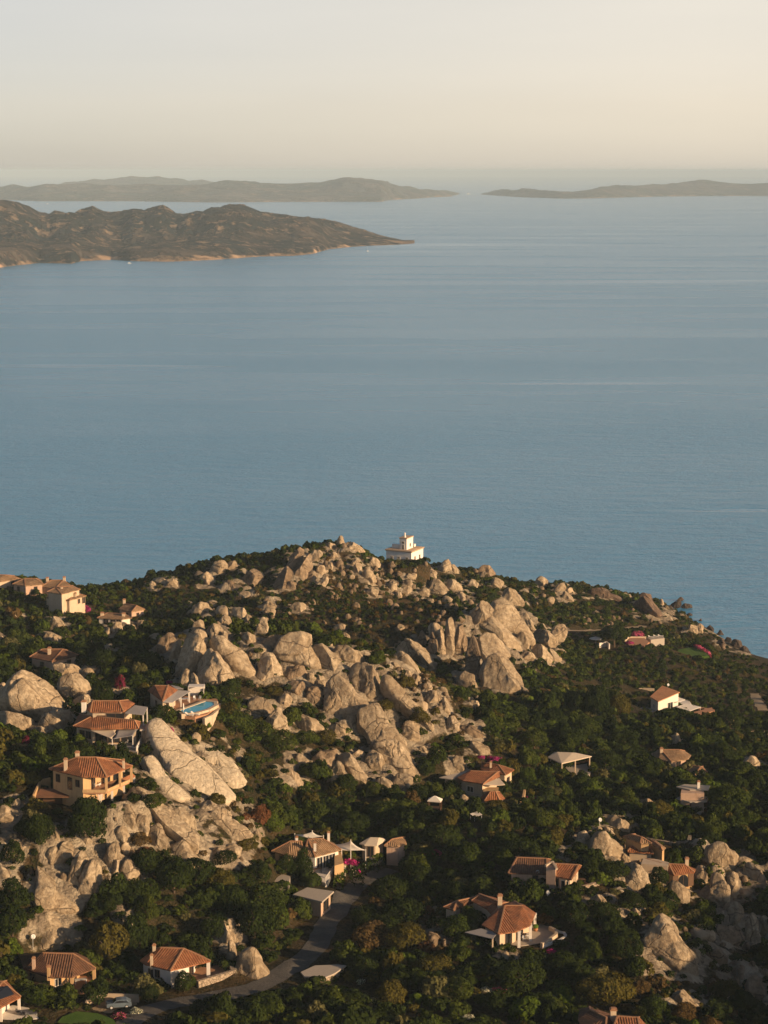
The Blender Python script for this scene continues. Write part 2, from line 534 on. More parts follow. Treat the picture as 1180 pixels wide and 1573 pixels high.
# ------------------------------------------------------------------ level ground for buildings and the road
def flatten(cx, cy, z, r, soft=5.0):
    i0, i1 = np.searchsorted(GX, (cx - r - soft, cx + r + soft))
    j0, j1 = np.searchsorted(GY, (cy - r - soft, cy + r + soft))
    if i1 <= i0 or j1 <= j0:
        return
    d = np.hypot(_gx[i0:i1, j0:j1] - cx, _gy[i0:i1, j0:j1] - cy)
    t = np.clip((d - r) / soft, 0, 1)
    t = t * t * (3 - 2 * t)
    HF[i0:i1, j0:j1] = z * (1 - t) + HF[i0:i1, j0:j1] * t

PADS = {}
for key, px, py, rr in (('lighthouse', 626, 868, 7), ('west_long', 12, 905, 6), ('west_mid', 40, 911, 6), ('west_rear', 84, 916, 6), ('west_stepped', 108, 938, 8),
                        ('gable_cottage', 200, 945, 5), ('flat_cottage', 172, 952, 6), ('low_left', 88, 1018, 8), ('pool_villa', 268, 1098, 9), ('sail_villa', 172, 1152, 10),
                        ('porch_villa', 150, 1238, 9), ('east_villa', 1022, 1092, 9), ('carport', 884, 1182, 6), ('turret_villa', 738, 1232, 9), ('white_pergola', 668, 1243, 3),
                        ('lobed_house', 1036, 1174, 7), ('canopy_house', 1066, 1236, 7), ('sail_house', 490, 1340, 9), ('round_hut', 574, 1303, 4), ('garage', 484, 1384, 5),
                        ('arch_house', 1050, 1358, 6), ('ridge_house', 985, 1312, 5), ('gable_villa', 850, 1362, 8), ('big_villa', 770, 1442, 10), ('yellow_porch', 95, 1518, 7),
                        ('stone_terrace', 275, 1506, 8), ('solar_house', 14, 1552, 7), ('corner_house', 940, 1585, 6), ('slab_roof', 497, 1500, 4), ('garden', 975, 984, 6), ('lawn', 1060, 1002, 7),
                        ('yard', 185, 1546, 6)):
    p = hit(px, py)
    if p is None:
        p = at_z(px, py, 45.0)
    c = p + np.array([0, rr * 0.6, 0])
    if key in ('sail_villa',):
        c = p + np.array([-4, 6, 0])
    flatten(c[0], c[1], p[2], rr)
    PADS[key] = p

ROAD_PX = ((600, 1338), (582, 1345), (560, 1350), (540, 1372), (520, 1398), (505, 1420), (492, 1445), (478, 1466), (448, 1490), (405, 1514), (350, 1527), (300, 1538), (240, 1556), (190, 1580))
ROAD = [hit(*q) for q in ROAD_PX]
ROAD = np.array([q if q is not None else at_z(*ROAD_PX[k], 46.0) for k, q in enumerate(ROAD)])
def dense(pts, step=1.5):
    out = []
    n = len(pts)
    for i in range(n - 1):
        p0, p1, p2, p3 = pts[max(i - 1, 0)], pts[i], pts[i + 1], pts[min(i + 2, n - 1)]
        k = max(2, int(np.linalg.norm(p2 - p1) / step))
        for j in range(k):
            t = j / k
            out.append(0.5 * (2 * p1 + (p2 - p0) * t + (2 * p0 - 5 * p1 + 4 * p2 - p3) * t * t + (3 * p1 - p0 - 3 * p2 + p3) * t ** 3))
    out.append(pts[-1])
    out = np.array(out)
    for _ in range(12):
        out[1:-1, 2] = (out[:-2, 2] + 2 * out[1:-1, 2] + out[2:, 2]) / 4
    return out
ROADC = dense(ROAD)
PATHS = [dense(np.array([hit(*q) for q in ((862, 967), (900, 968), (945, 966), (990, 962))])),
         dense(np.array([hit(*q) for q in ((1130, 1124), (1155, 1126), (1185, 1128), (1220, 1132))])),
         dense(np.array([hit(*q) for q in ((1158, 1066), (1163, 1074), (1168, 1083), (1172, 1092))]))]
for q in ROADC[::2]:
    flatten(q[0], q[1], q[2], 4.2, 3.0)
for path in PATHS:
    for q in path[::2]:
        flatten(q[0], q[1], q[2], 2.6, 2.5)
for key in ('sail_house', 'garage', 'stone_terrace', 'yard', 'slab_roof'):
    p = PADS[key]
    flatten(p[0], p[1] + 4, p[2], 4, 2.5)

# ------------------------------------------------------------------ where bare granite shows
def inside(poly, x, y):
    c = False
    j = len(poly) - 1
    for i in range(len(poly)):
        xi, yi = poly[i]
        xj, yj = poly[j]
        if (yi > y) != (yj > y) and x < (xj - xi) * (y - yi) / (yj - yi) + xi:
            c = not c
        j = i
    return c

def parse(txt):
    out = []
    for line in txt.strip().splitlines():
        line = line.strip()
        if not line or line.startswith('#'):
            continue
        head, pts = line.split(':')
        opts = {}
        for t in head.split():
            k, v = t.split('=')
            opts[k] = float(v)
        out.append((opts, [tuple(float(c) for c in q.split(',')) for q in pts.split()]))
    return out

# outlines of the boulders in the photograph (l lean, t depth, c cut faces, n joint blocks, m material)
TRACED = parse("""
# left giants
l=34 n=4 c=1 t=0.5 y=22: -8,1085 0,1065 10,1048 30,1041 45,1042 62,1050 78,1058 90,1075 103,1090 108,1103 100,1112 85,1115 65,1112 40,1102 20,1097 0,1094
l=20 c=3: 58,1112 64,1098 85,1090 108,1092 114,1103 106,1121 85,1125 62,1119
l=20 n=4: 0,1092 30,1097 52,1106 58,1120 40,1128 15,1118 0,1112
: -24,1088 -12,1054 4,1047 11,1051 3,1066 0,1092
c=3 n=2: 88,1060 92,1042 105,1036 122,1038 132,1048 140,1060 138,1072 125,1076 108,1073 95,1068
l=35 n=4: 70,1040 75,1026 90,1019 112,1021 130,1026 133,1034 120,1041 100,1038 85,1043
: 124,1037 133,1026 143,1028 147,1038 141,1051 132,1047
n=3: 112,1072 135,1069 142,1080 136,1094 120,1090
: 55,1128 62,1116 70,1120 78,1128 72,1134 58,1134
: 162,1076 168,1060 180,1058 186,1066 183,1078
: 184,1077 190,1060 196,1063 193,1077
# the pale slabs below the terrace
l=64 c=1 t=0.14 y=34 n=1 m=3: 226,1128 240,1113 252,1119 275,1140 300,1160 320,1180 335,1200 345,1215 330,1222 305,1219 280,1205 262,1190 248,1170 234,1150
l=64 c=1 t=0.14 y=34 n=2 m=3: 290,1143 315,1150 345,1168 365,1185 370,1195 345,1201 325,1182 305,1162
l=60 c=1 t=0.2 y=35 n=2 m=3: 213,1165 235,1163 255,1188 270,1205 288,1219 270,1230 245,1217 225,1197
l=50 c=2 t=0.4 n=3: 185,1242 200,1222 222,1225 245,1238 265,1250 285,1275 298,1295 290,1312 275,1300 258,1290 245,1280 228,1262 205,1250
: 180,1272 188,1240 200,1235 208,1252 202,1270 192,1277
: 203,1274 212,1250 228,1252 232,1275 222,1292 208,1287
n=2: 222,1292 232,1268 245,1262 257,1290 252,1307 238,1312
n=3: 250,1332 262,1300 285,1290 300,1310 310,1325 295,1337 270,1339
l=50 n=5 t=0.4: 295,1236 315,1228 340,1240 355,1252 350,1262 325,1258 305,1252
l=50 n=6 t=0.4: 300,1262 330,1250 355,1262 378,1275 390,1283 380,1294 350,1292 320,1280
: 387,1281 396,1275 402,1285 395,1294
n=3: 316,1322 330,1300 345,1303 354,1322 336,1328
l=40 n=4: 258,1250 280,1244 298,1262 302,1284 285,1282 268,1268
l=45 n=5: 340,1304 360,1296 374,1300 366,1316 350,1318
# cluster below the lower villa
n=2: 74,1337 90,1300 102,1287 112,1295 116,1310 105,1322 90,1337 80,1342
c=2: 103,1362 110,1325 122,1305 132,1308 138,1320 128,1342 118,1364 108,1372
c=3: 115,1377 130,1335 140,1320 150,1328 158,1340 161,1352 155,1372 148,1382 138,1392 122,1388
l=50 c=1 t=0.2 n=3 y=30: 55,1387 58,1330 70,1340 90,1360 105,1385 120,1397 90,1402 65,1397
n=2: 158,1323 170,1295 182,1293 184,1312 194,1318 178,1328 165,1338
: 172,1347 175,1320 190,1320 186,1342 180,1352
: 184,1338 192,1322 205,1325 215,1343 206,1362 194,1353
: 65,1324 75,1305 85,1300 90,1310 80,1327 70,1330
: 173,1282 190,1268 201,1285 192,1302 179,1300
: -6,1252 0,1236 15,1240 22,1255 12,1272 -4,1274
: 15,1312 20,1290 32,1288 42,1305 38,1320 25,1317
n=2: -4,1322 0,1298 12,1300 28,1312 31,1325 18,1334 3,1332
: -6,1357 0,1330 16,1340 12,1355
: 8,1297 14,1280 26,1282 25,1294
: 112,1268 124,1262 134,1270 128,1280 114,1278
: 118,1290 132,1284 142,1292 132,1300
: 78,1284 86,1276 93,1284 90,1294 80,1294
: 20,1232 28,1226 33,1234 26,1240 20,1238
l=32 n=6: 38,1442 50,1405 60,1398 80,1402 100,1415 116,1430 108,1447 98,1450 80,1457 54,1460
: 67,1404 72,1388 80,1389 83,1402
: 79,1397 95,1387 109,1392 100,1404
: 182,1427 186,1408 193,1406 195,1420 188,1430
# by the road
c=3: 323,1437 335,1418 358,1412 372,1422 365,1442 356,1452 340,1447
: 348,1477 352,1445 360,1450 364,1461 358,1480
c=2 t=0.7: 365,1492 368,1465 378,1455 390,1456 400,1470 413,1490 401,1510 380,1512
# middle cluster
c=3 n=2: 275,1042 273,1020 280,995 288,978 300,970 312,975 319,990 323,1005 318,1025 308,1037 298,1050 287,1047
: 294,974 298,958 306,952 314,957 317,968 312,978 302,977
: 321,970 326,960 338,961 343,975 338,988 326,986
: 339,987 343,968 350,972 350,989
l=40 c=1 y=25: 316,984 330,984 355,991 371,1000 383,1015 387,1034 375,1044 355,1037 335,1022 320,1012
l=36 c=1 y=28: 298,1046 318,1004 335,1020 352,1034 363,1046 345,1053 328,1064 311,1060
m=1: 237,997 245,980 262,970 277,975 273,992 260,1010 245,1007
: 261,1012 270,985 281,981 277,1000 270,1022
t=0.7: 267,1038 275,1020 282,1022 275,1044
t=0.7: 275,1048 284,1026 293,1030 286,1055
t=0.7: 287,1058 294,1033 304,1040 307,1058 300,1064
c=3 t=0.65: 395,1042 398,1015 405,1003 418,1005 430,1020 435,1035 428,1050 415,1055 402,1050
: 387,1010 395,999 410,997 413,1005 398,1012
c=3 t=0.6: 417,1007 430,985 445,976 462,975 474,980 477,1000 486,1030 465,1027 440,1016 425,1016
m=1: 399,987 412,977 435,975 440,980 425,1000 412,1002
n=3: 477,993 490,987 503,994 518,1004 525,1015 515,1030 500,1039 485,1022 479,1006
n=2: 510,1002 518,989 530,992 542,1001 552,1001 559,1010 561,1024 548,1022 530,1017 518,1010
c=3: 497,1097 500,1045 508,1039 522,1049 531,1060 526,1082 518,1103 507,1103
l=44 c=2 t=0.3 n=3 y=24 s=801: 503,1046 512,1040 527,1044 550,1059 577,1083 580,1106 556,1120 540,1108 528,1092 514,1082
l=46 c=2 t=0.26 n=3 y=26 s=802: 548,1092 577,1082 601,1107 622,1147 612,1166 586,1158 566,1138 552,1116
l=46 c=2 t=0.26 n=3 y=26 s=803: 572,1146 600,1140 621,1148 634,1184 636,1203 622,1202 600,1184 580,1166
c=4: 560,1168 575,1155 592,1166 590,1188 572,1186
c=3: 540,1067 542,1020 560,1017 581,1032 587,1050 583,1072 565,1074 550,1067
l=46 c=1 t=0.2 n=3 y=26: 585,1052 590,1039 608,1057 630,1084 650,1094 661,1107 668,1125 655,1124 640,1107 620,1092 600,1077
: 644,1122 647,1091 655,1097 667,1117 669,1130
m=1 n=3: 439,1047 443,1023 470,1021 473,1047
: 471,1052 473,1034 485,1034 485,1057
: 484,1060 485,1037 499,1039 498,1062
m=1: 469,1077 473,1054 496,1059 491,1087 478,1087
m=1: 441,1062 445,1045 469,1048 466,1070
n=2: 376,1087 385,1071 398,1069 416,1082 419,1093 408,1102 390,1100
l=40: 401,1110 414,1103 425,1089 432,1087 439,1105 439,1130 428,1137 410,1122
: 427,1082 432,1069 440,1065 449,1074 446,1092 436,1094
n=3: 454,1112 462,1099 480,1104 496,1115 497,1127 482,1137 465,1127
: 501,1122 508,1112 530,1114 537,1130 525,1137 505,1134
: 529,1112 535,1097 548,1102 551,1122 540,1124
m=1: 479,1167 490,1157 515,1151 521,1165 510,1177 490,1180
l=40: 509,1167 525,1159 545,1174 560,1189 573,1205 560,1212 535,1192
: 504,1192 515,1169 528,1177 531,1195 515,1202
: 444,1162 460,1157 473,1170 468,1184 455,1177
: 429,1197 440,1181 455,1189 466,1205 450,1212
l=40 n=3: 561,1167 570,1149 585,1159 591,1175 580,1182
n=2: 600,1202 615,1184 635,1194 633,1212 612,1217
: 617,1132 622,1111 635,1107 644,1118 641,1142 628,1142
: 599,1150 608,1137 620,1133 626,1142 615,1152
n=2: 575,1203 588,1192 602,1202 600,1216 585,1216
: 540,1160 550,1150 562,1158 560,1170 546,1170
: 640,1150 650,1146 668,1158 660,1164
# right-hand outcrop
c=3 n=2 t=0.6: 741,1065 738,1030 745,1010 760,1004 775,999 790,1019 805,1040 801,1057 790,1068 770,1070 755,1066
c=3: 732,1007 733,980 745,971 760,974 775,989 786,1008 770,1014 755,1022 744,1024
m=1 n=2: 715,1032 720,990 728,974 734,979 736,1020 739,1042 728,1047
c=2: 715,960 725,939 738,924 748,926 758,937 752,952 738,957 725,964
l=42 c=1 n=5 t=0.25 y=26: 746,962 757,927 770,924 785,934 800,949 813,970 813,987 800,987 785,982 765,970
l=40 n=2: 734,967 745,951 760,957 785,984 801,1000 790,1007 770,992 750,977
: 799,952 808,939 816,955 821,970 818,980 810,972
: 789,987 800,969 812,984 816,996 800,1000
n=2: 814,982 825,967 840,974 855,984 859,1001 845,997 830,992
: 814,1002 825,989 840,999 851,1012 838,1020 825,1014
: 839,1012 845,994 858,1004 863,1019 850,1020
: 794,1012 805,999 820,1007 823,1017 808,1020
t=0.8 m=1: 656,1012 662,969 668,967 671,1007
t=0.8: 671,1017 675,964 682,954 685,1000 680,1017
t=0.8: 682,1012 686,954 694,947 700,965 696,997 690,1017
m=1: 639,987 648,969 656,974 653,1002 642,1002
m=1 t=0.8: 697,1002 702,959 712,959 716,985 710,1012
n=2: 700,1045 712,1030 728,1040 730,1058 712,1060
c=3: 606,1007 612,989 622,985 635,991 648,999 656,1008 665,1030 655,1032 640,1012 625,1010
: 599,1012 610,1002 625,1009 640,1029 651,1040 635,1037 615,1022
: 683,1120 688,1101 697,1099 706,1110 702,1127 690,1132
l=40 m=1: 704,1120 715,1111 735,1124 741,1132 725,1137
: 717,1152 722,1137 738,1139 751,1150 748,1160 730,1160
: 691,1177 697,1162 710,1164 717,1178 708,1187 695,1185
: 719,1087 722,1076 735,1077 737,1089
n=2: 649,1072 658,1059 670,1062 676,1078 660,1082
: 654,1062 655,1044 661,1044 663,1062
: 629,1047 636,1034 646,1040 643,1052
: 618,1042 624,1030 633,1034 630,1046
: 676,1090 682,1070 690,1076 690,1096
# the summit
m=1 n=2: 416,908 426,884 440,868 452,880 440,900 430,910
m=1 n=3 l=36: 440,872 450,850 462,838 470,842 466,862 452,882
m=1 n=2 l=36: 452,884 466,864 478,852 484,868 470,888 458,894
m=1: 434,906 446,892 458,894 452,908
: 469,867 482,844 492,847 496,852 480,864
: 499,844 505,834 516,836 516,845
t=0.8: 517,837 520,825 526,824 529,837
n=3: 526,847 530,834 540,832 556,840 562,849 545,850
: 504,860 510,849 521,850 519,860
: 539,882 545,867 555,865 557,880 548,886
: 496,874 505,864 513,870 508,876
: 556,892 564,882 574,884 578,894 566,898
: 470,882 480,876 488,886 478,896
: 565,868 572,856 584,862 582,874
: 490,894 500,880 506,890 498,902
: 536,870 544,858 556,862
: 442,935 455,925 470,930 468,944 450,944
: 400,934 412,922 426,928 424,940
m=1: 370,890 390,872 405,880 400,900 380,906
m=1: 340,906 350,892 362,895 364,908
n=3: 320,880 330,864 345,861 353,870 346,882 330,884
: 349,877 352,864 362,861 366,872 358,878
: 308,887 318,879 331,890 333,900 317,900
: 226,902 232,892 240,896 241,905 230,907
: 243,897 250,889 257,893 256,900
: 256,899 266,890 276,896 276,905 262,905
# left middle
n=2: 293,942 297,929 308,924 320,927 325,937 315,945
n=2: 75,964 80,949 90,945 99,952 101,960 90,965 80,974
: 67,980 72,969 81,972 81,982
: 77,987 82,976 93,977 96,985 85,992
t=0.7: 159,977 165,962 172,971 174,982 163,982
t=0.7: 171,967 178,955 187,956 188,972 180,978
: 185,968 188,955 195,957 197,967
: 199,970 202,957 208,962 208,970
: 209,967 212,954 221,953 224,962 218,969
: -4,987 0,974 6,978 5,987
: 142,995 146,986 156,988 155,995
: 17,951 20,938 24,944 32,948 28,952
n=2: 354,947 360,932 372,934 381,945 372,952 360,952
n=2: 374,962 378,944 385,947 395,958 390,967
n=3: 394,970 400,949 408,949 413,962 408,974
: 369,982 378,971 390,977 393,985 380,990
: 334,957 345,944 356,952 352,962 342,964
: 364,914 372,908 388,910 386,918 370,920
: 158,1000 166,994 176,998 172,1004
# between summit and lighthouse
: 671,878 680,864 688,861 693,870 690,882 680,882
: 689,880 694,867 703,872 705,882
n=3: 654,907 665,889 680,894 691,908 680,917 660,912
: 684,902 690,889 700,894 709,905 700,912
n=2: 611,907 620,894 632,899 636,910 622,914
n=4: 769,922 778,904 790,907 800,917 806,930 790,934 778,930
n=2 m=1: 728,882 740,867 755,869 766,880 750,887
: 818,896 828,884 841,891 843,902 830,902
n=2: 849,907 858,896 868,894 873,905 865,914 855,914
: 859,922 868,907 877,915 879,924
: 594,907 600,889 609,895 607,910
: 640,912 650,902 660,908 656,920
: 622,888 630,878 640,884 636,894
: 655,884 662,874 672,880 668,890
: 700,918 708,906 716,914 712,926
: 716,900 724,890 736,896 732,906
: 752,898 760,888 774,894 768,904
: 560,912 570,902 582,908 576,918
n=2: 840,985 852,960 866,958 872,972 864,984
# shoreline
m=2 n=4: 899,914 908,906 920,905 935,909 945,914 959,922 950,927 925,920
m=2 n=4: 974,927 985,917 1000,924 1011,935 1016,946 1005,950 990,940
m=2 n=3 sea=1: 1009,947 1018,934 1030,932 1038,942 1035,952 1020,952
m=2 sea=1: 1027,934 1035,924 1045,923 1047,931 1038,936
m=2 sea=1: 1047,932 1050,927 1063,928 1065,934 1050,935
m=2 sea=1: 1039,923 1045,917 1051,921 1046,924
m=2 sea=1: 1047,947 1050,941 1055,945
m=2 sea=1: 1073,954 1077,950 1080,954
m=2: 977,919 985,910 998,913 1001,921
: 1052,975 1060,960 1072,962 1070,974
: 1066,970 1072,958 1080,962 1078,972
m=2 sea=1: 1112,992 1117,977 1123,980 1123,992
m=2 n=2 sea=1: 1124,997 1128,982 1137,984 1141,992 1151,996 1140,1000
m=2 sea=1: 1144,1004 1150,999 1155,1003
m=2 sea=1: 939,911 945,905 951,910
m=2 sea=1: 1006,930 1012,924 1018,931
m=2: 1100,990 1106,980 1113,986 1112,996
m=2 sea=1: 964,917 968,911 974,916
# lower right
n=3: 928,1272 935,1257 942,1253 958,1261 973,1272 973,1280 955,1280 940,1280
l=32 n=4: 906,1307 912,1284 922,1280 940,1289 960,1301 967,1312 958,1322 935,1320 920,1320
: 883,1302 890,1279 897,1277 908,1288 900,1300
: 914,1280 918,1270 925,1272 923,1280
: 925,1282 930,1269 941,1275 943,1285
: 948,1322 958,1311 969,1318 971,1325 955,1326
n=4 l=32: 949,1337 965,1324 980,1334 991,1350 996,1365 985,1377 968,1377 957,1357
t=0.7: 984,1357 990,1339 998,1345 998,1360 993,1370
c=3: 1029,1367 1033,1351 1045,1359 1059,1372 1056,1390 1045,1390 1035,1380
: 1012,1377 1018,1365 1026,1368 1025,1379
: 904,1387 912,1376 925,1375 933,1385 930,1394 915,1394
l=34 n=7: 1076,1322 1085,1300 1100,1295 1120,1304 1143,1319 1145,1332 1130,1342 1110,1337 1092,1332
n=2: 1069,1347 1075,1329 1091,1332 1093,1352 1080,1362
n=4: 1089,1377 1095,1339 1111,1340 1119,1360 1111,1397 1099,1402
n=3: 1109,1362 1120,1339 1136,1344 1139,1370 1125,1387
l=40 n=2: 1139,1347 1145,1324 1160,1339 1176,1354 1182,1364 1160,1360
: 1072,1377 1085,1359 1096,1370 1096,1384 1078,1384
n=3: 1104,1417 1110,1399 1120,1384 1141,1391 1149,1415 1130,1422
t=0.7: 1147,1442 1150,1409 1158,1401 1164,1415 1166,1457 1155,1457
t=0.7: 1167,1442 1170,1409 1179,1404 1183,1442
m=1 n=3: 1090,1440 1102,1418 1130,1424 1140,1440 1120,1452
l=50 n=12 t=0.22 y=24: 988,1437 1000,1419 1010,1407 1025,1407 1043,1421 1046,1440 1056,1454 1063,1474 1067,1502 1058,1507 1045,1492 1030,1477 1010,1462 995,1447
: 1061,1470 1065,1457 1076,1462 1074,1474
l=40 n=3: 1023,1542 1030,1529 1050,1519 1066,1534 1070,1549 1045,1547
: 969,1410 975,1394 984,1402 985,1414
: 890,1410 898,1399 909,1405 906,1414
: 943,1414 950,1401 959,1408 956,1417
: 928,1406 934,1396 943,1402 940,1410
m=1: 1088,1472 1100,1457 1116,1464 1113,1482
m=1: 1144,1527 1150,1502 1162,1496 1176,1514 1173,1542 1155,1547
m=1 l=45 n=4: 1110,1500 1125,1484 1160,1484 1170,1496 1140,1508
: 1143,1172 1148,1162 1158,1163 1169,1175 1167,1185 1150,1180
: 1035,1142 1036,1129 1042,1127 1046,1138 1042,1148
: 866,1327 870,1302 880,1304 883,1320
: 703,1242 710,1221 720,1227 723,1247
m=1: 643,1442 655,1431 670,1434 687,1450 680,1457 660,1452
: 766,1477 775,1461 783,1465 778,1479
: 794,1492 800,1482 813,1481 816,1492
m=1 n=2: 980,1238 990,1226 1004,1230 1008,1244 990,1246
: 1098,1448 1106,1438 1114,1446
m=2 sea=1: 1020,938 1028,930 1034,936 1030,942
m=2 sea=1: 1052,946 1060,941 1066,946
m=2 n=2 sea=1: 1000,944 1012,938 1024,944 1020,954 1006,954
m=2 sea=1: 1084,966 1090,960 1098,966 1094,972
m=2 sea=1: 1134,1000 1142,992 1150,998 1146,1006
m=2 sea=1: 1100,976 1106,968 1112,976
""")
ROCKZONES = [  # photo outline, amount of bare rock, loose boulders, rubble
    ([(478, 870), (500, 838), (530, 832), (560, 845), (600, 875), (590, 905), (520, 905), (470, 905)], 0.5, 16, 40),
    ([(560, 870), (640, 872), (690, 866), (760, 875), (880, 908), (870, 932), (760, 938), (640, 934), (560, 905)], 0.55, 34, 90),
    ([(300, 930), (440, 930), (440, 1000), (380, 1000), (320, 965)], 0.4, 10, 24),
    ([(400, 900), (620, 905), (640, 970), (520, 980), (420, 960)], 0.22, 12, 60),
    ([(205, 1130), (240, 1115), (340, 1150), (372, 1195), (400, 1285), (330, 1330), (290, 1312), (200, 1240)], 0.62, 8, 24),
    ([(1060, 1425), (1180, 1430), (1180, 1573), (1110, 1560)], 0.5, 12, 60),
    ([(1070, 1300), (1145, 1315), (1182, 1360), (1150, 1420), (1090, 1420)], 0.9, 10, 40),
    ([(370, 1060), (520, 1050), (590, 1130), (630, 1205), (560, 1215), (470, 1200), (430, 1150)], 0.5, 12, 24),
    ([(0, 1230), (60, 1275), (210, 1275), (210, 1385), (60, 1405), (0, 1360)], 0.42, 8, 20),
    ([(590, 1010), (640, 1020), (700, 1085), (680, 1110), (620, 1060)], 0.5, 8, 60),
    ([(960, 912), (1020, 925), (1050, 955), (1010, 960), (970, 935)], 0.7, 6, 40),
    ([(640, 935), (720, 935), (700, 1030), (600, 1020)], 0.4, 6, 50),
    ([(988, 1410), (1040, 1405), (1075, 1470), (1070, 1510), (1000, 1450)], 0.9, 4, 20),
    ([(880, 1275), (960, 1255), (1000, 1340), (990, 1375), (920, 1330)], 0.45, 6, 16),
    ([(270, 960), (440, 970), (600, 1000), (670, 1120), (540, 1060), (400, 1060), (300, 1060)], 0.6, 6, 16),
    ([(715, 930), (860, 990), (820, 1020), (790, 1060), (730, 1050)], 0.8, 4, 20),
    ([(885, 945), (960, 940), (960, 965), (880, 970)], 0.3, 4, 30),
    ([(600, 1390), (690, 1380), (700, 1450), (640, 1460)], 0.3, 3, 40),
]
ROCKY = np.zeros_like(HF)
def splat(p, r, a):
    i0, i1 = np.searchsorted(GX, (p[0] - 2 * r, p[0] + 2 * r))
    j0, j1 = np.searchsorted(GY, (p[1] - 2 * r, p[1] + 2 * r))
    if i1 > i0 and j1 > j0:
        g = a * np.exp(-((_gx[i0:i1, j0:j1] - p[0]) ** 2 + (_gy[i0:i1, j0:j1] - p[1]) ** 2) / (r * r))
        ROCKY[i0:i1, j0:j1] = np.maximum(ROCKY[i0:i1, j0:j1], g)
ZONEPTS = []
for poly, amt, nb, nr in ROCKZONES:
    q = np.array(poly)
    pts = []
    for x in np.arange(q[:, 0].min(), q[:, 0].max(), 7.0):
        for y in np.arange(q[:, 1].min(), q[:, 1].max(), 5.0):
            if inside(poly, x, y):
                p = hit(x, y)
                if p is not None:
                    pts.append(p)
                    splat(p, 3.2, amt * 0.8)
    ZONEPTS.append(np.array(pts))
for opts, poly in TRACED:
    q = np.array(poly)
    st = max(3.0, np.ptp(q[:, 0]) / 6)
    for x in np.arange(q[:, 0].min(), q[:, 0].max() + 1, st):
        for y in np.arange(q[:, 1].min() + 0.3 * np.ptp(q[:, 1]), q[:, 1].max() + 2, st):
            p = hit(x, y)
            if p is not None:
                splat(p, 2.2, 0.9)
NOROCK = np.zeros_like(HF)
for p in list(PADS.values()):
    NOROCK = np.maximum(NOROCK, np.clip(1.6 - np.hypot(_gx - p[0], _gy - p[1] - 4) / 7.0, 0, 1))
for q in ROADC[::2]:
    NOROCK = np.maximum(NOROCK, np.clip(1.8 - np.hypot(_gx - q[0], _gy - q[1]) / 4.0, 0, 1))
def blocks(size, seed, amp):
    """heights of jointed blocks: jittered cells, each at its own level with worn gaps between"""
    rng = np.random.default_rng(seed)
    wx = _gx + 0.35 * size * vnoise(_pp / (0.8 * size) + seed).reshape(HF.shape)
    wy = _gy + 0.35 * size * vnoise(_pp / (0.8 * size) + seed + 40).reshape(HF.shape)
    ix, iy = np.floor(wx / size).astype(int), np.floor(wy / size).astype(int)
    ix0, iy0 = ix.min() - 1, iy.min() - 1
    jx = rng.uniform(0.1, 0.9, (np.ptp(ix) + 4, np.ptp(iy) + 4))
    jy = rng.uniform(0.1, 0.9, jx.shape)
    jh = rng.uniform(-0.4, 1, jx.shape)
    b1 = np.full(HF.shape, 1e9)
    b2 = np.full(HF.shape, 1e9)
    hh = np.zeros(HF.shape)
    for a in (-1, 0, 1):
        for b in (-1, 0, 1):
            u, v = ix + a - ix0, iy + b - iy0
            d = np.hypot((ix + a + jx[u, v]) * size - wx, (iy + b + jy[u, v]) * size - wy)
            c = d < b1
            b2 = np.where(c, b1, np.minimum(b2, d))
            hh = np.where(c, jh[u, v], hh)
            b1 = np.minimum(b1, d)
    gap = np.clip((b2 - b1) / (0.22 * size), 0, 1)
    return amp * (hh * (0.4 + 0.6 * gap) + 0.5 * gap ** 0.5 - 0.3)
ROCKY *= (1 - NOROCK)
ROCKY = np.clip(ROCKY + 0.28 * vnoise(_pp / 5.0 + 3).reshape(HF.shape) * (ROCKY > 0.15), 0, 1)
ROCKY = np.clip(ROCKY - 0.10, 0, 1) * 1.1
HF += ROCKY * (blocks(9.0, 5, 1.9) + blocks(4.2, 8, 0.5)) * np.clip(HF / 4.0, 0, 1)

def make_terrain():
    P = np.stack([_gx, _gy, HF], -1)
    me = grid_mesh('terrain', P)
    at = me.attributes.new('rocky', 'FLOAT', 'POINT')
    at.data.foreach_set('value', ROCKY.ravel().astype(np.float32))
    struct(link('terrain', me, terrain_material()))
make_terrain()

def strip(name, C, width, mat, lift, jag=0.0):
    d = np.gradient(C[:, :2], axis=0)
    d /= np.linalg.norm(d, axis=1, keepdims=True) + 1e-9
    nrm = np.stack([-d[:, 1], d[:, 0]], -1)
    K = 7
    P = np.zeros((len(C), K, 3))
    for k in range(K):
        o = (k / (K - 1) - 0.5) * width
        j = jag * vnoise(np.stack([C[:, 0] * 0.4, C[:, 1] * 0.4, np.full(len(C), k * 5.0)], -1)) if k in (0, K - 1) else 0
        P[:, k, :2] = C[:, :2] + nrm * np.atleast_1d(o + j)[:, None]
        P[:, k, 2] = np.maximum(height(P[:, k, 0], P[:, k, 1]), C[:, 2] - 0.3) + lift
    return struct(link(name, grid_mesh(name, P), mat))

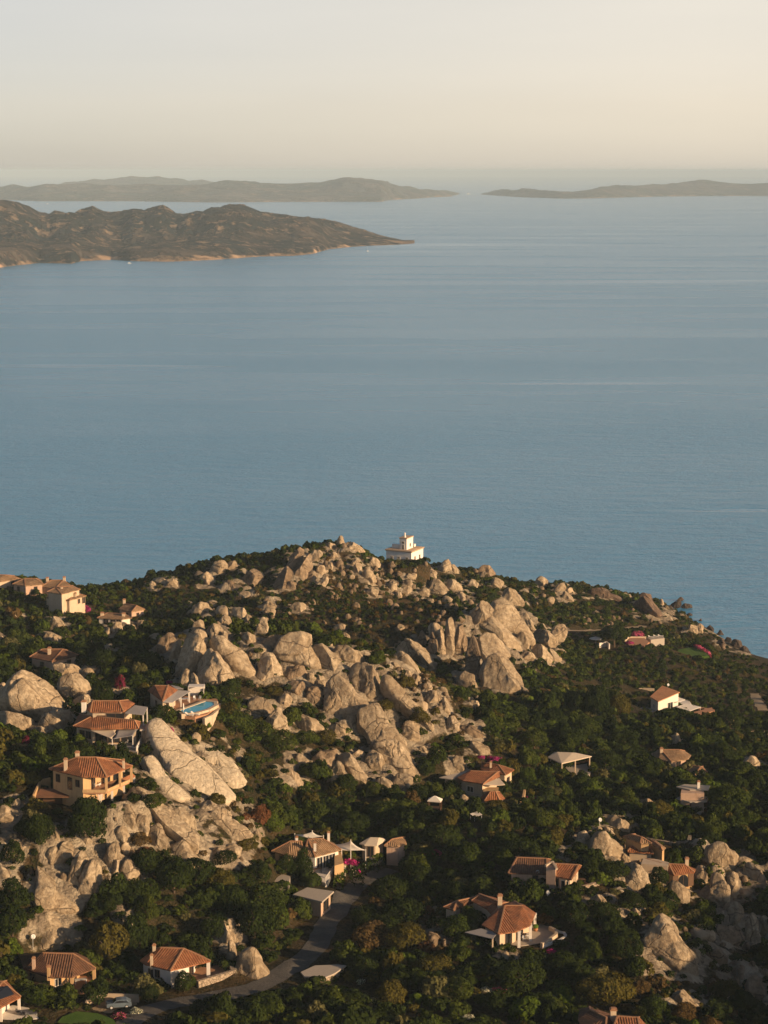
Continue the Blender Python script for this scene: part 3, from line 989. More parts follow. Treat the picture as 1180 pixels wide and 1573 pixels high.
def ground_material(name, a, b, scale, rough=0.9):
    m, n, l, p = new_mat(name)
    pos = geo_pos(n)
    f = noise_node(n, l, pos, scale, 6, 0.65, 0.35, 0.65)
    g = noise_node(n, l, pos, scale * 9, 4, 0.6, 0.35, 0.65)
    col = mix_col(n, l, f, a, b)
    col = mix_col(n, l, math_node(n, l, 'MULTIPLY', g, 0.3), col, tuple(c * 0.6 for c in a))
    l.new(col, p.inputs['Base Color'])
    p.inputs['Roughness'].default_value = rough
    p.inputs['Specular IOR Level'].default_value = 0.2
    l.new(bump(n, l, g, 0.05), p.inputs['Normal'])
    return m
ASPHALT = ground_material('worn_asphalt', (0.085, 0.078, 0.07), (0.13, 0.118, 0.10), 0.25)
DIRT = ground_material('pale_dirt', (0.30, 0.225, 0.14), (0.40, 0.31, 0.20), 0.3)
strip('road', ROADC, 4.2, ASPHALT, 0.08, 0.3)
for path in PATHS:
    strip('dirt_path', path, 3.4 if path[0][1] > 600 or path[0][0] < 60 else 4.0, DIRT, 0.08, 0.6)

# ------------------------------------------------------------------ granite
def granite_material(name, base, dark, pale):
    m, n, l, p = new_mat(name)
    v, rnd = obj_coord(n, l)
    a = noise_node(n, l, v, 0.22, 5, 0.6, 0.36, 0.66)
    b = noise_node(n, l, v, 1.1, 6, 0.7, 0.42, 0.62)
    st = noise_node(n, l, mapping(n, l, v, (0.9, 0.9, 0.16)), 1.0, 5, 0.65, 0.56, 0.72)   # water streaks and lichen
    col = mix_col(n, l, a, base, pale)
    col = mix_col(n, l, math_node(n, l, 'MULTIPLY', b, 0.5), col, dark)
    col = mix_col(n, l, math_node(n, l, 'MULTIPLY', st, 0.75), col, tuple(c * 0.7 for c in dark))
    col = mix_col(n, l, 1.0, col, ramp_grey(n, l, rnd, 0.82, 1.12), 'MULTIPLY')
    # joints in the stone
    w = n.new('ShaderNodeTexNoise')
    w.inputs['Scale'].default_value = 0.35
    w.inputs['Detail'].default_value = 3
    l.new(v, w.inputs['Vector'])
    wv = n.new('ShaderNodeVectorMath')
    wv.operation = 'MULTIPLY_ADD'
    l.new(w.outputs['Color'], wv.inputs[0])
    wv.inputs[1].default_value = (2.2, 2.2, 2.2)
    l.new(v, wv.inputs[2])
    vo = n.new('ShaderNodeTexVoronoi')
    vo.feature = 'DISTANCE_TO_EDGE'
    vo.inputs['Scale'].default_value = 0.11
    l.new(mapping(n, l, wv.outputs[0], (1.0, 1.0, 0.6), (0.3, 0.25, 0.2)), vo.inputs['Vector'])
    crack = ramp(n, l, vo.outputs['Distance'], 0.0, 0.016)
    col = mix_col(n, l, math_node(n, l, 'ADD', math_node(n, l, 'MULTIPLY', crack, 0.6), 0.4), tuple(c * 0.35 for c in dark), col)
    l.new(col, p.inputs['Base Color'])
    p.inputs['Roughness'].default_value = 0.9
    p.inputs['Specular IOR Level'].default_value = 0.2
    h = math_node(n, l, 'ADD', math_node(n, l, 'MULTIPLY', crack, 0.7), math_node(n, l, 'ADD', math_node(n, l, 'MULTIPLY', b, 0.5), noise_node(n, l, v, 3.5, 4, 0.6)))
    l.new(bump(n, l, h, 0.3, 0.9), p.inputs['Normal'])
    return m

def ramp_grey(n, l, val, lo, hi):
    r = n.new('ShaderNodeMapRange')
    l.new(val, r.inputs[0])
    r.inputs[3].default_value, r.inputs[4].default_value = lo, hi
    c = n.new('ShaderNodeCombineColor')
    for k in range(3):
        l.new(r.outputs[0], c.inputs[k])
    return c.outputs[0]

GRANITE = granite_material('granite', (0.40, 0.305, 0.195), (0.18, 0.122, 0.07), (0.50, 0.40, 0.27))
GRANITE_DARK = granite_material('dark_shaded_granite', (0.26, 0.185, 0.115), (0.10, 0.07, 0.043), (0.35, 0.26, 0.17))  # darker granite; on rocks lying in shade, that shade is in its colour
SHORE_ROCK = granite_material('shore_granite', (0.17, 0.115, 0.08), (0.05, 0.038, 0.028), (0.26, 0.18, 0.125))
WET_ROCK = granite_material('wet_granite', (0.07, 0.055, 0.045), (0.03, 0.025, 0.02), (0.11, 0.08, 0.06))
PALE_ROCK = granite_material('pale_granite', (0.60, 0.50, 0.355), (0.44, 0.34, 0.225), (0.64, 0.54, 0.39))

ROCKS = []        # (photo polygon, label record) of every traced rock, kept for planting
ROCKFOOT = []     # (x, y, radius, z)

def traced_rock(poly, lean=26, thick=0.55, cuts=3, cells=0, seed=0, mat=None, sea=False, flat=0.0, res=None, yaw=14.0):
    """a boulder whose face towards the view follows an outline; it has its own distance, real size and depth"""
    rng = np.random.default_rng(seed + 100)
    poly = np.array(poly, float)
    cx, cy = poly.mean(0)
    w, h = np.ptp(poly[:, 0]), np.ptp(poly[:, 1])
    by = poly[:, 1].max() - 0.12 * h
    bx = poly[poly[:, 1] > cy + 0.1 * h][:, 0].mean() if (poly[:, 1] > cy + 0.1 * h).any() else cx
    base = at_z(bx, by, 0.2) if sea else hit(bx, by)
    if base is None:
        base = at_z(bx, by, 0.0)
    sc = base[1] / FPX
    T = thick * min(w, h * 1.3) * sc
    # the plane of the outline: through the base, tilted away by `lean` degrees
    la = rad(lean)
    ya = rad(yaw)
    nrm = np.array([math.sin(ya) * math.cos(la), -math.cos(ya) * math.cos(la), math.sin(la)])
    o = base + np.array([0, T * 0.7, 0])
    def onplane(px, py):
        d = ray(px, py)
        t = ((o - CAM) @ nrm) / (d @ nrm)
        return CAM + d * t
    W = np.array([onplane(*q) for q in poly])
    c = np.array(onplane(cx, cy))
    U = np.array([math.cos(ya), math.sin(ya), 0])
    V = np.cross(nrm, U)
    V = V if V[2] > 0 else -V
    uv = np.stack([(W - c) @ U, (W - c) @ V], -1)
    size = max(np.ptp(uv[:, 0]), np.ptp(uv[:, 1]))
    na = res or int(np.clip(size * 7, 40, 130))
    nb = na // 2
    ang = np.linspace(0, 2 * math.pi, na, endpoint=False)
    R = np.full(na, 0.05)
    for k, a in enumerate(ang):
        dx, dy = math.cos(a), math.sin(a)
        for i in range(len(uv)):
            p, q = uv[i], uv[(i + 1) % len(uv)]
            e = q - p
            den = dx * e[1] - dy * e[0]
            if abs(den) < 1e-9:
                continue
            t = (p[0] * e[1] - p[1] * e[0]) / den
            s = (p[0] * dy - p[1] * dx) / den
            if t > 0 and -1e-6 <= s <= 1 + 1e-6:
                R[k] = max(R[k], t)
    R *= 1.04 + 0.30 * np.clip(-np.sin(ang), 0, 1) ** 1.5      # the foot goes on into the ground
    ker = np.array([1, 2, 1]) / 4.0
    for _ in range(max(1, na // 40)):
        R = ker[0] * np.roll(R, 1) + ker[1] * R + ker[2] * np.roll(R, -1)
    lam = np.linspace(-math.pi / 2, math.pi / 2, nb)
    flat_face = lean > 43
    cl, sl = np.cos(lam) ** (0.36 if flat_face else 0.55), np.sign(lam) * np.abs(np.sin(lam)) ** (0.5 if flat_face else 0.75)
    rr = R[:, None] * cl[None]
    P = np.zeros((na, nb, 3))
    P[..., 0] = rr * np.cos(ang)[:, None]
    P[..., 1] = rr * np.sin(ang)[:, None]
    P[..., 2] = T * sl[None]
    Q = P.reshape(-1, 3)
    m = size
    # a few flat faces cut into the bulge towards the viewer, each with its own tilt
    for k in range(cuts):
        a = (rad(25 + rng.uniform(-22, 25)) if k == 0 else rad(160 + rng.uniform(-40, 60)) if k == 1 else rng.uniform(0, 2 * math.pi))
        tl = rng.uniform(0.45, 1.0)
        nn = np.array([math.cos(a) * math.sin(tl), math.sin(a) * math.sin(tl) * 0.8, math.cos(tl)])
        nn /= np.linalg.norm(nn)
        dd = (Q @ nn)
        lim = dd.max() * rng.uniform(0.52, 0.78)
        over = np.maximum(dd - lim, 0)
        Q -= nn * (over * 0.92)[:, None]
    Q += 0.0
    off = rng.uniform(-50, 50, 3)
    nr = Q / (np.linalg.norm(Q * np.array([1, 1, m / (2.2 * T)]), axis=1, keepdims=True) + 1e-6)
    nr /= np.linalg.norm(nr, axis=1, keepdims=True) + 1e-9
    if not cells and size > 5.0:
        cells = 2 + int(rng.integers(3))
    if cells > 1:
        sd = rng.uniform(-0.5, 0.5, (cells, 3)) * np.array([np.ptp(uv[:, 0]), np.ptp(uv[:, 1]), 2 * T]) * 1.05
        sh = rng.uniform(-0.06, 0.03, cells) * m
        wq = Q + 0.05 * m * np.stack([vnoise(Q * (3.0 / m) + off + 9 * j) for j in range(3)], -1)
        d = np.sqrt((((wq[:, None] - sd[None]) * np.array([1, 0.75, 1])) ** 2).sum(-1))
        o2 = np.sort(d, 1)
        near = d.argmin(1)
        gap = np.clip((o2[:, 1] - o2[:, 0]) / min(0.035 * m, 0.4), 0, 1)
        Q += nr * (sh[near] * gap - min(0.05 * m, 0.55) * (1 - gap) ** 1.5)[:, None]
    Q += nr * (fbm(Q * (2.6 / m) + off, 3) * 0.028 * m + fbm(Q * 0.7 + off, 3, 0.55) * 0.14 + fbm(Q * (5.0 / m) + off, 2, 0.5, ridged=True) * 0.012 * m)[:, None]
    V3 = Q[:, :1] * U + Q[:, 1:2] * V + Q[:, 2:3] * nrm
    org = c.copy()
    G = V3.reshape(na, nb, 3)
    idx = np.arange(na * nb).reshape(na, nb)
    nx = np.roll(idx, -1, 0)
    F = np.stack([idx[:, :-1], nx[:, :-1], nx[:, 1:], idx[:, 1:]], -1).reshape(-1, 4)
    me = np_mesh('granite_boulder', G.reshape(-1, 3), F, True)
    ob = link('granite_boulder', me, mat or GRANITE, None, tuple(org))
    x, y = c[0], c[1]
    ROCKS.append(dict(poly=[tuple(q) for q in poly], ob=ob, px=cx, py=cy, w=w, h=h, size=size, y=base[1], kind='slab' if lean > 45 else 'boulder'))
    ROCKFOOT.append((x, y, 0.42 * size))
    return ob

for _i, (_o, _p) in enumerate(TRACED):
    traced_rock(_p, lean=_o.get('l', 26), thick=_o.get('t', 0.55), cuts=int(_o.get('c', 4)), cells=int(_o.get('n', 0)), seed=int(_o.get('s', _i)),
                mat=(WET_ROCK if _o.get('sea') else (GRANITE, GRANITE_DARK, SHORE_ROCK, PALE_ROCK)[int(_o.get('m', 0))]), sea=bool(_o.get('sea', 0)), yaw=_o.get('y', 14.0))


# ------------------------------------------------------------------ building materials
def plaster(name, col, stain=0.42):
    m, n, l, p = new_mat(name)
    pos = geo_pos(n)
    a = noise_node(n, l, pos, 0.8, 5, 0.65, 0.4, 0.7)
    st = noise_node(n, l, mapping(n, l, pos, (2.5, 2.5, 0.35)), 1.0, 4, 0.6, 0.5, 0.75)
    c = mix_col(n, l, math_node(n, l, 'MULTIPLY', a, stain), col, tuple(v * 0.72 for v in col))
    c = mix_col(n, l, math_node(n, l, 'MULTIPLY', st, stain * 1.2), c, (col[0] * 0.6, col[1] * 0.52, col[2] * 0.45))
    l.new(c, p.inputs['Base Color'])
    p.inputs['Roughness'].default_value = 0.9
    p.inputs['Specular IOR Level'].default_value = 0.2
    l.new(bump(n, l, noise_node(n, l, pos, 9, 3, 0.6), 0.02), p.inputs['Normal'])
    return m

def tile_material(name, a, b, dark):
    """barrel tiles: rows run down the slope (v), columns along the eave (u); UVs are in metres"""
    m, n, l, p = new_mat(name)
    uv = n.new('ShaderNodeUVMap')
    uv.uv_map = 'slope'
    sep = n.new('ShaderNodeSeparateXYZ')
    l.new(uv.outputs[0], sep.inputs[0])
    row = math_node(n, l, 'SINE', math_node(n, l, 'MULTIPLY', sep.outputs[0], 2 * math.pi / 0.42))
    rowh = math_node(n, l, 'ADD', math_node(n, l, 'MULTIPLY', row, 0.5), 0.5)
    crs = math_node(n, l, 'FRACT', math_node(n, l, 'MULTIPLY', sep.outputs[1], 1 / 0.5))
    # one value per tile
    cell = n.new('ShaderNodeTexWhiteNoise')
    cell.noise_dimensions = '2D'
    cb = n.new('ShaderNodeCombineXYZ')
    l.new(math_node(n, l, 'FLOOR', math_node(n, l, 'MULTIPLY', sep.outputs[0], 1 / 0.42)), cb.inputs[0])
    l.new(math_node(n, l, 'FLOOR', math_node(n, l, 'MULTIPLY', sep.outputs[1], 1 / 0.5)), cb.inputs[1])
    l.new(cb.outputs[0], cell.inputs['Vector'])
    pos = geo_pos(n)
    age = noise_node(n, l, pos, 0.55, 5, 0.65, 0.4, 0.68)
    col = mix_col(n, l, cell.outputs['Value'], a, b)
    col = mix_col(n, l, math_node(n, l, 'MULTIPLY', age, 0.6), col, dark)
    col = mix_col(n, l, ramp(n, l, rowh, 0.0, 0.35, 0.55, 0.0), col, tuple(c * 0.35 for c in dark))
    l.new(col, p.inputs['Base Color'])
    p.inputs['Roughness'].default_value = 0.85
    p.inputs['Specular IOR Level'].default_value = 0.25
    h = math_node(n, l, 'ADD', rowh, math_node(n, l, 'MULTIPLY', crs, 0.35))
    h = math_node(n, l, 'ADD', h, math_node(n, l, 'MULTIPLY', cell.outputs['Value'], 0.3))
    l.new(bump(n, l, h, 0.10, 1.0), p.inputs['Normal'])
    return m

def plain(name, col, rough=0.8, spec=0.3, metal=0.0):
    m, n, l, p = new_mat(name)
    pos = geo_pos(n)
    a = noise_node(n, l, pos, 2.2, 4, 0.6, 0.35, 0.7)
    l.new(mix_col(n, l, math_node(n, l, 'MULTIPLY', a, 0.3), col, tuple(c * 0.7 for c in col)), p.inputs['Base Color'])
    p.inputs['Roughness'].default_value = rough
    p.inputs['Specular IOR Level'].default_value = spec
    p.inputs['Metallic'].default_value = metal
    return m

def masonry(name, a, b, joint):
    m, n, l, p = new_mat(name)
    v, rnd = obj_coord(n, l)
    vo = n.new('ShaderNodeTexVoronoi')
    vo.inputs['Scale'].default_value = 1.9
    l.new(v, vo.inputs['Vector'])
    ve = n.new('ShaderNodeTexVoronoi')
    ve.feature = 'DISTANCE_TO_EDGE'
    ve.inputs['Scale'].default_value = 1.9
    l.new(v, ve.inputs['Vector'])
    e = ramp(n, l, ve.outputs['Distance'], 0.0, 0.09)
    sp = n.new('ShaderNodeSeparateColor')
    l.new(vo.outputs['Color'], sp.inputs[0])
    col = mix_col(n, l, sp.outputs[0], a, b)
    col = mix_col(n, l, e, joint, col)
    l.new(col, p.inputs['Base Color'])
    p.inputs['Roughness'].default_value = 0.95
    l.new(bump(n, l, e, 0.08), p.inputs['Normal'])
    return m

CREAM = plaster('cream_plaster', (0.56, 0.44, 0.31))
OCHRE = plaster('ochre_plaster', (0.52, 0.34, 0.17))
PINK = plaster('rose_plaster', (0.52, 0.36, 0.26))
WHITE = plaster('white_plaster', (0.72, 0.66, 0.58), 0.15)
LIGHTHOUSE = plaster('lighthouse_plaster', (0.80, 0.74, 0.66), 0.12)
TRIM = plaster('tan_trim', (0.50, 0.36, 0.24))
TILE = tile_material('terracotta_tiles', (0.25, 0.090, 0.038), (0.36, 0.15, 0.066), (0.13, 0.062, 0.034))
TILE_OLD = tile_material('aged_roof_tiles', (0.28, 0.165, 0.085), (0.39, 0.25, 0.14), (0.15, 0.10, 0.058))
TILE_DARK = tile_material('dark_roof_tiles', (0.14, 0.066, 0.036), (0.21, 0.105, 0.058), (0.07, 0.042, 0.026))
RIDGE = plain('ridge_tiles', (0.36, 0.19, 0.10))
GLASS = plain('window_glass', (0.02, 0.022, 0.025), 0.12, 0.6)
WOOD = plain('dark_wood', (0.10, 0.055, 0.03))
SHUTTER = plain('brown_shutter', (0.14, 0.08, 0.045))
CANVAS = plain('white_canvas', (0.74, 0.68, 0.60))
BEIGE = plain('beige_canvas', (0.58, 0.48, 0.36))
GREYC = plain('grey_canvas', (0.27, 0.25, 0.24))
CONCRETE = plain('pale_concrete', (0.42, 0.36, 0.29), 0.9)
PAVING = plain('terracotta_paving', (0.42, 0.22, 0.12), 0.85)
STONEW = masonry('rubble_masonry', (0.30, 0.23, 0.16), (0.42, 0.33, 0.24), (0.13, 0.10, 0.07))
METAL = plain('white_metal', (0.58, 0.57, 0.55), 0.5)
DARKMETAL = plain('grey_metal', (0.10, 0.10, 0.11), 0.4)
SOLAR = plain('solar_glass', (0.02, 0.024, 0.035), 0.15, 0.6)
POOLTILE = plain('pool_water', (0.03, 0.36, 0.50), 0.08, 0.5)
LAWN = ground_material('lawn_turf', (0.06, 0.12, 0.012), (0.09, 0.15, 0.02), 0.5)
TERRA = plain('terracotta_pot', (0.42, 0.19, 0.08))

# ------------------------------------------------------------------ building kit
class MB:
    """collects faces for one part"""
    def __init__(self):
        self.v, self.f, self.uv = [], [], []
    def face(self, pts, uv=None):
        k = len(self.v)
        self.v += [tuple(p) for p in pts]
        self.f.append(list(range(k, k + len(pts))))
        self.uv.append(uv or [(0, 0)] * len(pts))
    def prism(self, poly, z0, z1, bottom=True):
        a = sum(p[0] * q[1] - q[0] * p[1] for p, q in zip(poly, poly[1:] + poly[:1]))
        if a < 0:
            poly = poly[::-1]
        n = len(poly)
        zt = z1 if hasattr(z1, '__len__') else [z1] * n
        for i in range(n):
            j = (i + 1) % n
            self.face([(*poly[i], z0), (*poly[j], z0), (*poly[j], zt[j]), (*poly[i], zt[i])])
        self.face([(*q, z) for q, z in zip(poly, zt)])
        if bottom:
            self.face([(*q, z0) for q in poly[::-1]])
        return self
    def box(self, x0, x1, y0, y1, z0, z1):
        return self.prism([(x0, y0), (x1, y0), (x1, y1), (x0, y1)], z0, z1)
    def bar(self, a, b, w, h=None):
        """a square bar between two points"""
        a, b = Vector(a), Vector(b)
        d = (b - a).normalized()
        up = Vector((0, 0, 1)) if abs(d.z) < 0.95 else Vector((1, 0, 0))
        s = d.cross(up).normalized() * (w / 2)
        u = s.cross(d).normalized() * ((h or w) / 2)
        A = [a - s - u, a + s - u, a + s + u, a - s + u]
        B = [q + (b - a) for q in A]
        for i in range(4):
            j = (i + 1) % 4
            self.face([A[i], A[j], B[j], B[i]])
        self.face(A[::-1])
        self.face(B)
        return self
    def lathe(self, c, prof, n=16):
        for (r0, z0), (r1, z1) in zip(prof[:-1], prof[1:]):
            for k in range(n):
                a, b = 2 * math.pi * k / n, 2 * math.pi * (k + 1) / n
                P = [(c[0] + r0 * math.cos(a), c[1] + r0 * math.sin(a), z0), (c[0] + r0 * math.cos(b), c[1] + r0 * math.sin(b), z0),
                     (c[0] + r1 * math.cos(b), c[1] + r1 * math.sin(b), z1), (c[0] + r1 * math.cos(a), c[1] + r1 * math.sin(a), z1)]
                if r0 < 1e-6:
                    P = P[1:] if False else [P[0], P[2], P[3]]
                elif r1 < 1e-6:
                    P = P[:3]
                self.face(P)
        return self
    def build(self, name, mat, parent=None, smooth=False, uv=False, loc=None):
        me = bpy.data.meshes.new(name)
        me.from_pydata(self.v, [], self.f)
        if uv:
            lay = me.uv_layers.new(name='slope')
            flat = [c for f in self.uv for q in f for c in q]
            lay.data.foreach_set('uv', flat)
        me.update()
        bm = bmesh.new()
        bm.from_mesh(me)
        bmesh.ops.remove_doubles(bm, verts=bm.verts, dist=0.0004)
        bmesh.ops.recalc_face_normals(bm, faces=bm.faces)
        if smooth:
            for f in bm.faces:
                f.smooth = True
        bm.to_mesh(me)
        bm.free()
        return link(name, me, mat, parent, loc)

def root(name, loc, label, cat, group=None):
    o = bpy.data.objects.new(name, None)
    o.empty_display_size = 0.5
    o.location = loc
    COL.objects.link(o)
    return tag(o, label, cat, group)

THINGS = []       # (photo column, photo row, short landmark name)

class House:
    def __init__(self, name, label, cat, key, mark=None, group=None, anchor=None):
        p = PADS[key] if anchor is None else anchor
        self.o = np.array([p[0], p[1], p[2]])
        self.root = root(name, tuple(self.o), label, cat, group)
        px, py, _ = to_px(self.o)
        if mark:
            THINGS.append((float(px), float(py), mark))
    def at(self, px, py, z):
        w = at_z(px, py, self.o[2] + z)
        return (w[0] - self.o[0], w[1] - self.o[1])
    def poly(self, pts, z):
        return [self.at(x, y, z) for x, y in pts]
    def inset(self, poly, d):
        """move every edge of a polygon inwards by d"""
        n = len(poly)
        a = sum(p[0] * q[1] - q[0] * p[1] for p, q in zip(poly, poly[1:] + poly[:1]))
        s = 1 if a > 0 else -1
        out = []
        for i in range(n):
            p0, p1, p2 = Vector(poly[i - 1]), Vector(poly[i]), Vector(poly[(i + 1) % n])
            e1, e2 = (p1 - p0).normalized(), (p2 - p1).normalized()
            n1, n2 = Vector((-e1.y, e1.x)) * s, Vector((-e2.y, e2.x)) * s
            m = n1 + n2
            k = m.length_squared
            m = m * (2 / k) if k > 0.3 else m
            out.append(tuple(p1 + m * d))
        return out
    def wall(self, poly, z0, z1, mat, name='wall', parent=None):
        return MB().prism(poly, z0, z1).build(name, mat, parent or self.root)
    def roof(self, px, ridge, ze, rh, mat=None, name='roof', thick=0.22, caps=True):
        """tiled roof over eave corners given in the photograph, at height ze; ridge: one or two points, also at eave height in plan"""
        mat = mat or TILE
        E = self.poly(px, ze)
        Rg = [np.array(self.at(x, y, ze + rh)) for x, y in ridge]
        a = sum(p[0] * q[1] - q[0] * p[1] for p, q in zip(E, E[1:] + E[:1]))
        if a < 0:
            E = E[::-1]
        n = len(E)
        near = []
        for q in E:
            d = [np.hypot(*(np.array(q) - r)) for r in Rg]
            near.append(int(np.argmin(d)))
        if len(Rg) == 2 and len(set(near)) == 1:
            k = 1 - near[0]
            d = [np.hypot(*(np.array(q) - Rg[k])) for q in E]
            near[int(np.argmin(d))] = k
        mb = MB()
        for i in range(n):
            j = (i + 1) % n
            p, q = np.array([*E[i], ze]), np.array([*E[j], ze])
            e = (q - p) / (np.linalg.norm(q - p) + 1e-9)
            tops = [np.array([*Rg[near[i]], ze + rh])]
            if near[j] != near[i]:
                tops = [np.array([*Rg[near[j]], ze + rh])] + tops
            pts = [p, q] + tops
            nn = np.cross(q - p, tops[-1] - p)
            nn /= np.linalg.norm(nn) + 1e-9
            s = np.cross(nn, e)
            uv = [(float((t - p) @ e), float((t - p) @ s)) for t in pts]
            mb.face(pts, uv)
            mb.face([p - [0, 0, thick], q - [0, 0, thick], q, p], [(0, 0), (1, 0), (1, 0.2), (0, 0.2)])
        mb.face([(*q, ze - thick) for q in E[::-1]])
        ro = mb.build(name, mat, self.root, uv=True)
        if caps:
            cb = MB()
            if len(Rg) == 2:
                cb.bar((*Rg[0], ze + rh + 0.03), (*Rg[1], ze + rh + 0.03), 0.30, 0.16)
            for i in range(n):
                turn = np.array(E[i]) - np.array(E[i - 1]), np.array(E[(i + 1) % n]) - np.array(E[i])
                c = turn[0] @ turn[1] / (np.linalg.norm(turn[0]) * np.linalg.norm(turn[1]) + 1e-9)
                if c < 0.6:
                    cb.bar((*E[i], ze + 0.03), (*Rg[near[i]], ze + rh + 0.03), 0.28, 0.14)
            if cb.f:
                cb.build('ridge_cap', RIDGE, ro)
        return ro
    def slab(self, pts, mat, name='canopy', thick=0.12, parent=None, sag=0.0):
        """a sheet over corners (photo column, row, height)"""
        P = [(*self.at(x, y, z), z) for x, y, z in pts]
        a = sum(p[0] * q[1] - q[0] * p[1] for p, q in zip(P, P[1:] + P[:1]))
        if a < 0:
            P = P[::-1]
        n = len(P)
        mb = MB()
        if sag and n == 4:
            K = 8
            g = [[None] * (K + 1) for _ in range(K + 1)]
            A = [np.array(p) for p in P]
            for i in range(K + 1):
                for j in range(K + 1):
                    u, v = i / K, j / K
                    # pinched edges and a hanging middle
                    q = A[0] * (1 - u) * (1 - v) + A[1] * u * (1 - v) + A[2] * u * v + A[3] * (1 - u) * v
                    c = sum(A) / 4
                    pu, pv = 4 * u * (1 - u), 4 * v * (1 - v)
                    q = q + (c - q) * 0.13 * (pu * (1 - pv) + pv * (1 - pu))
                    q[2] -= sag * (pu * pv + 0.35 * (pu * (1 - pv) + pv * (1 - pu)))
                    g[i][j] = q
            for i in range(K):
                for j in range(K):
                    mb.face([g[i][j], g[i + 1][j], g[i + 1][j + 1], g[i][j + 1]])
            ob = mb.build(name, mat, parent or self.root, smooth=True)
            so = ob.modifiers.new('cloth_thickness', 'SOLIDIFY')
            so.thickness = 0.03
            return ob
        for i in range(n):
            j = (i + 1) % n
            mb.face([(P[i][0], P[i][1], P[i][2] - thick), (P[j][0], P[j][1], P[j][2] - thick), P[j], P[i]])
        mb.face(P)
        mb.face([(x, y, z - thick) for x, y, z in P[::-1]])
        return mb.build(name, mat, parent or self.root)
    def post(self, px, py, zp, z0, z1, w=0.3, mat=None, name='column'):
        x, y = self.at(px, py, zp)
        mb = MB().box(x - w / 2, x + w / 2, y - w / 2, y + w / 2, z0, z1)
        if w >= 0.3:
            mb.box(x - w * 0.62, x + w * 0.62, y - w * 0.62, y + w * 0.62, z1 - 0.16, z1 - 0.003)
        return mb.build(name, mat or WHITE, self.root)
    def chimney(self, px, py, z, h=1.3, w=0.75, mat=None):
        x, y = self.at(px, py, z)
        mb = MB().box(x - w / 2, x + w / 2, y - w / 2, y + w / 2, z - 1.2, z + h)
        c = mb.build('chimney', mat or CREAM, self.root)
        t = MB().box(x - w * 0.66, x + w * 0.66, y - w * 0.66, y + w * 0.66, z + h, z + h + 0.14)
        t.box(x - w * 0.42, x + w * 0.42, y - w * 0.42, y + w * 0.42, z + h + 0.14, z + h + 0.34)
        t.build('chimney_cap', RIDGE, c)
    def opening(self, poly, i, t, w, z, h, kind='window', shut=False, frame=None, arch=False):
        """a window or door on edge i of a wall plan, centred at t along it"""
        a = sum(p[0] * q[1] - q[0] * p[1] for p, q in zip(poly, poly[1:] + poly[:1]))
        p, q = Vector(poly[i]), Vector(poly[(i + 1) % len(poly)])
        e = (q - p).normalized()
        nn = Vector((e.y, -e.x)) * (1 if a > 0 else -1)
        c = p + (q - p) * t
        def pt(u, o, zz):
            g = c + e * u + nn * o
            return (g.x, g.y, zz)
        fr = MB()
        f = 0.09
        for u0, u1, z0, z1 in ((-w / 2 - f, -w / 2, z - f, z + h + f), (w / 2, w / 2 + f, z - f, z + h + f), (-w / 2, w / 2, z - f, z), (-w / 2, w / 2, z + h, z + h + f), (-0.03, 0.03, z, z + h)):
            A = [pt(u0, 0.002, z0), pt(u1, 0.002, z0), pt(u1, 0.002, z1), pt(u0, 0.002, z1)]
            B = [pt(u0, 0.09, z0), pt(u1, 0.09, z0), pt(u1, 0.09, z1), pt(u0, 0.09, z1)]
            fr.face(B)
            for k in range(4):
                fr.face([A[k], A[(k + 1) % 4], B[(k + 1) % 4], B[k]])
        fo = fr.build(kind, frame or SHUTTER, self.root)
        pn = MB()
        if arch:
            top = [pt(w / 2 * math.cos(b), 0.03, z + h - w / 2 + w / 2 * math.sin(b)) for b in np.linspace(0, math.pi, 9)]
            pn.face([pt(-w / 2, 0.03, z), pt(w / 2, 0.03, z)] + top)
        else:
            pn.face([pt(-w / 2, 0.03, z), pt(w / 2, 0.03, z), pt(w / 2, 0.03, z + h), pt(-w / 2, 0.03, z + h)])
        pn.build('pane', GLASS, fo)
        if shut:
            for s in (-1, 1):
                sh = MB()
                u0, u1 = s * (w / 2 + f + 0.02), s * (w / 2 + f + 0.02 + w / 2)
                A = [pt(u0, 0.004, z), pt(u1, 0.004, z), pt(u1, 0.004, z + h), pt(u0, 0.004, z + h)]
                B = [pt(u0, 0.06, z), pt(u1, 0.06, z), pt(u1, 0.06, z + h), pt(u0, 0.06, z + h)]
                sh.face(B)
                for k in range(4):
                    sh.face([A[k], A[(k + 1) % 4], B[(k + 1) % 4], B[k]])
                sh.build('shutter', SHUTTER, fo)
        return fo
    def parapet(self, pts, z0, z1, w=0.25, mat=None, name='parapet', closed=False):
        """a low wall along plan points (already local)"""
        mb = MB()
        n = len(pts)
        for i in range(n if closed else n - 1):
            p, q = Vector(pts[i]), Vector(pts[(i + 1) % n])
            e = (q - p).normalized() * (w / 2)
            s = Vector((-e.y, e.x))
            mb.prism([tuple(p - e - s), tuple(q + e - s), tuple(q + e + s), tuple(p - e + s)], z0, z1 - 0.002 * i)
        return mb.build(name, mat or CREAM, self.root)

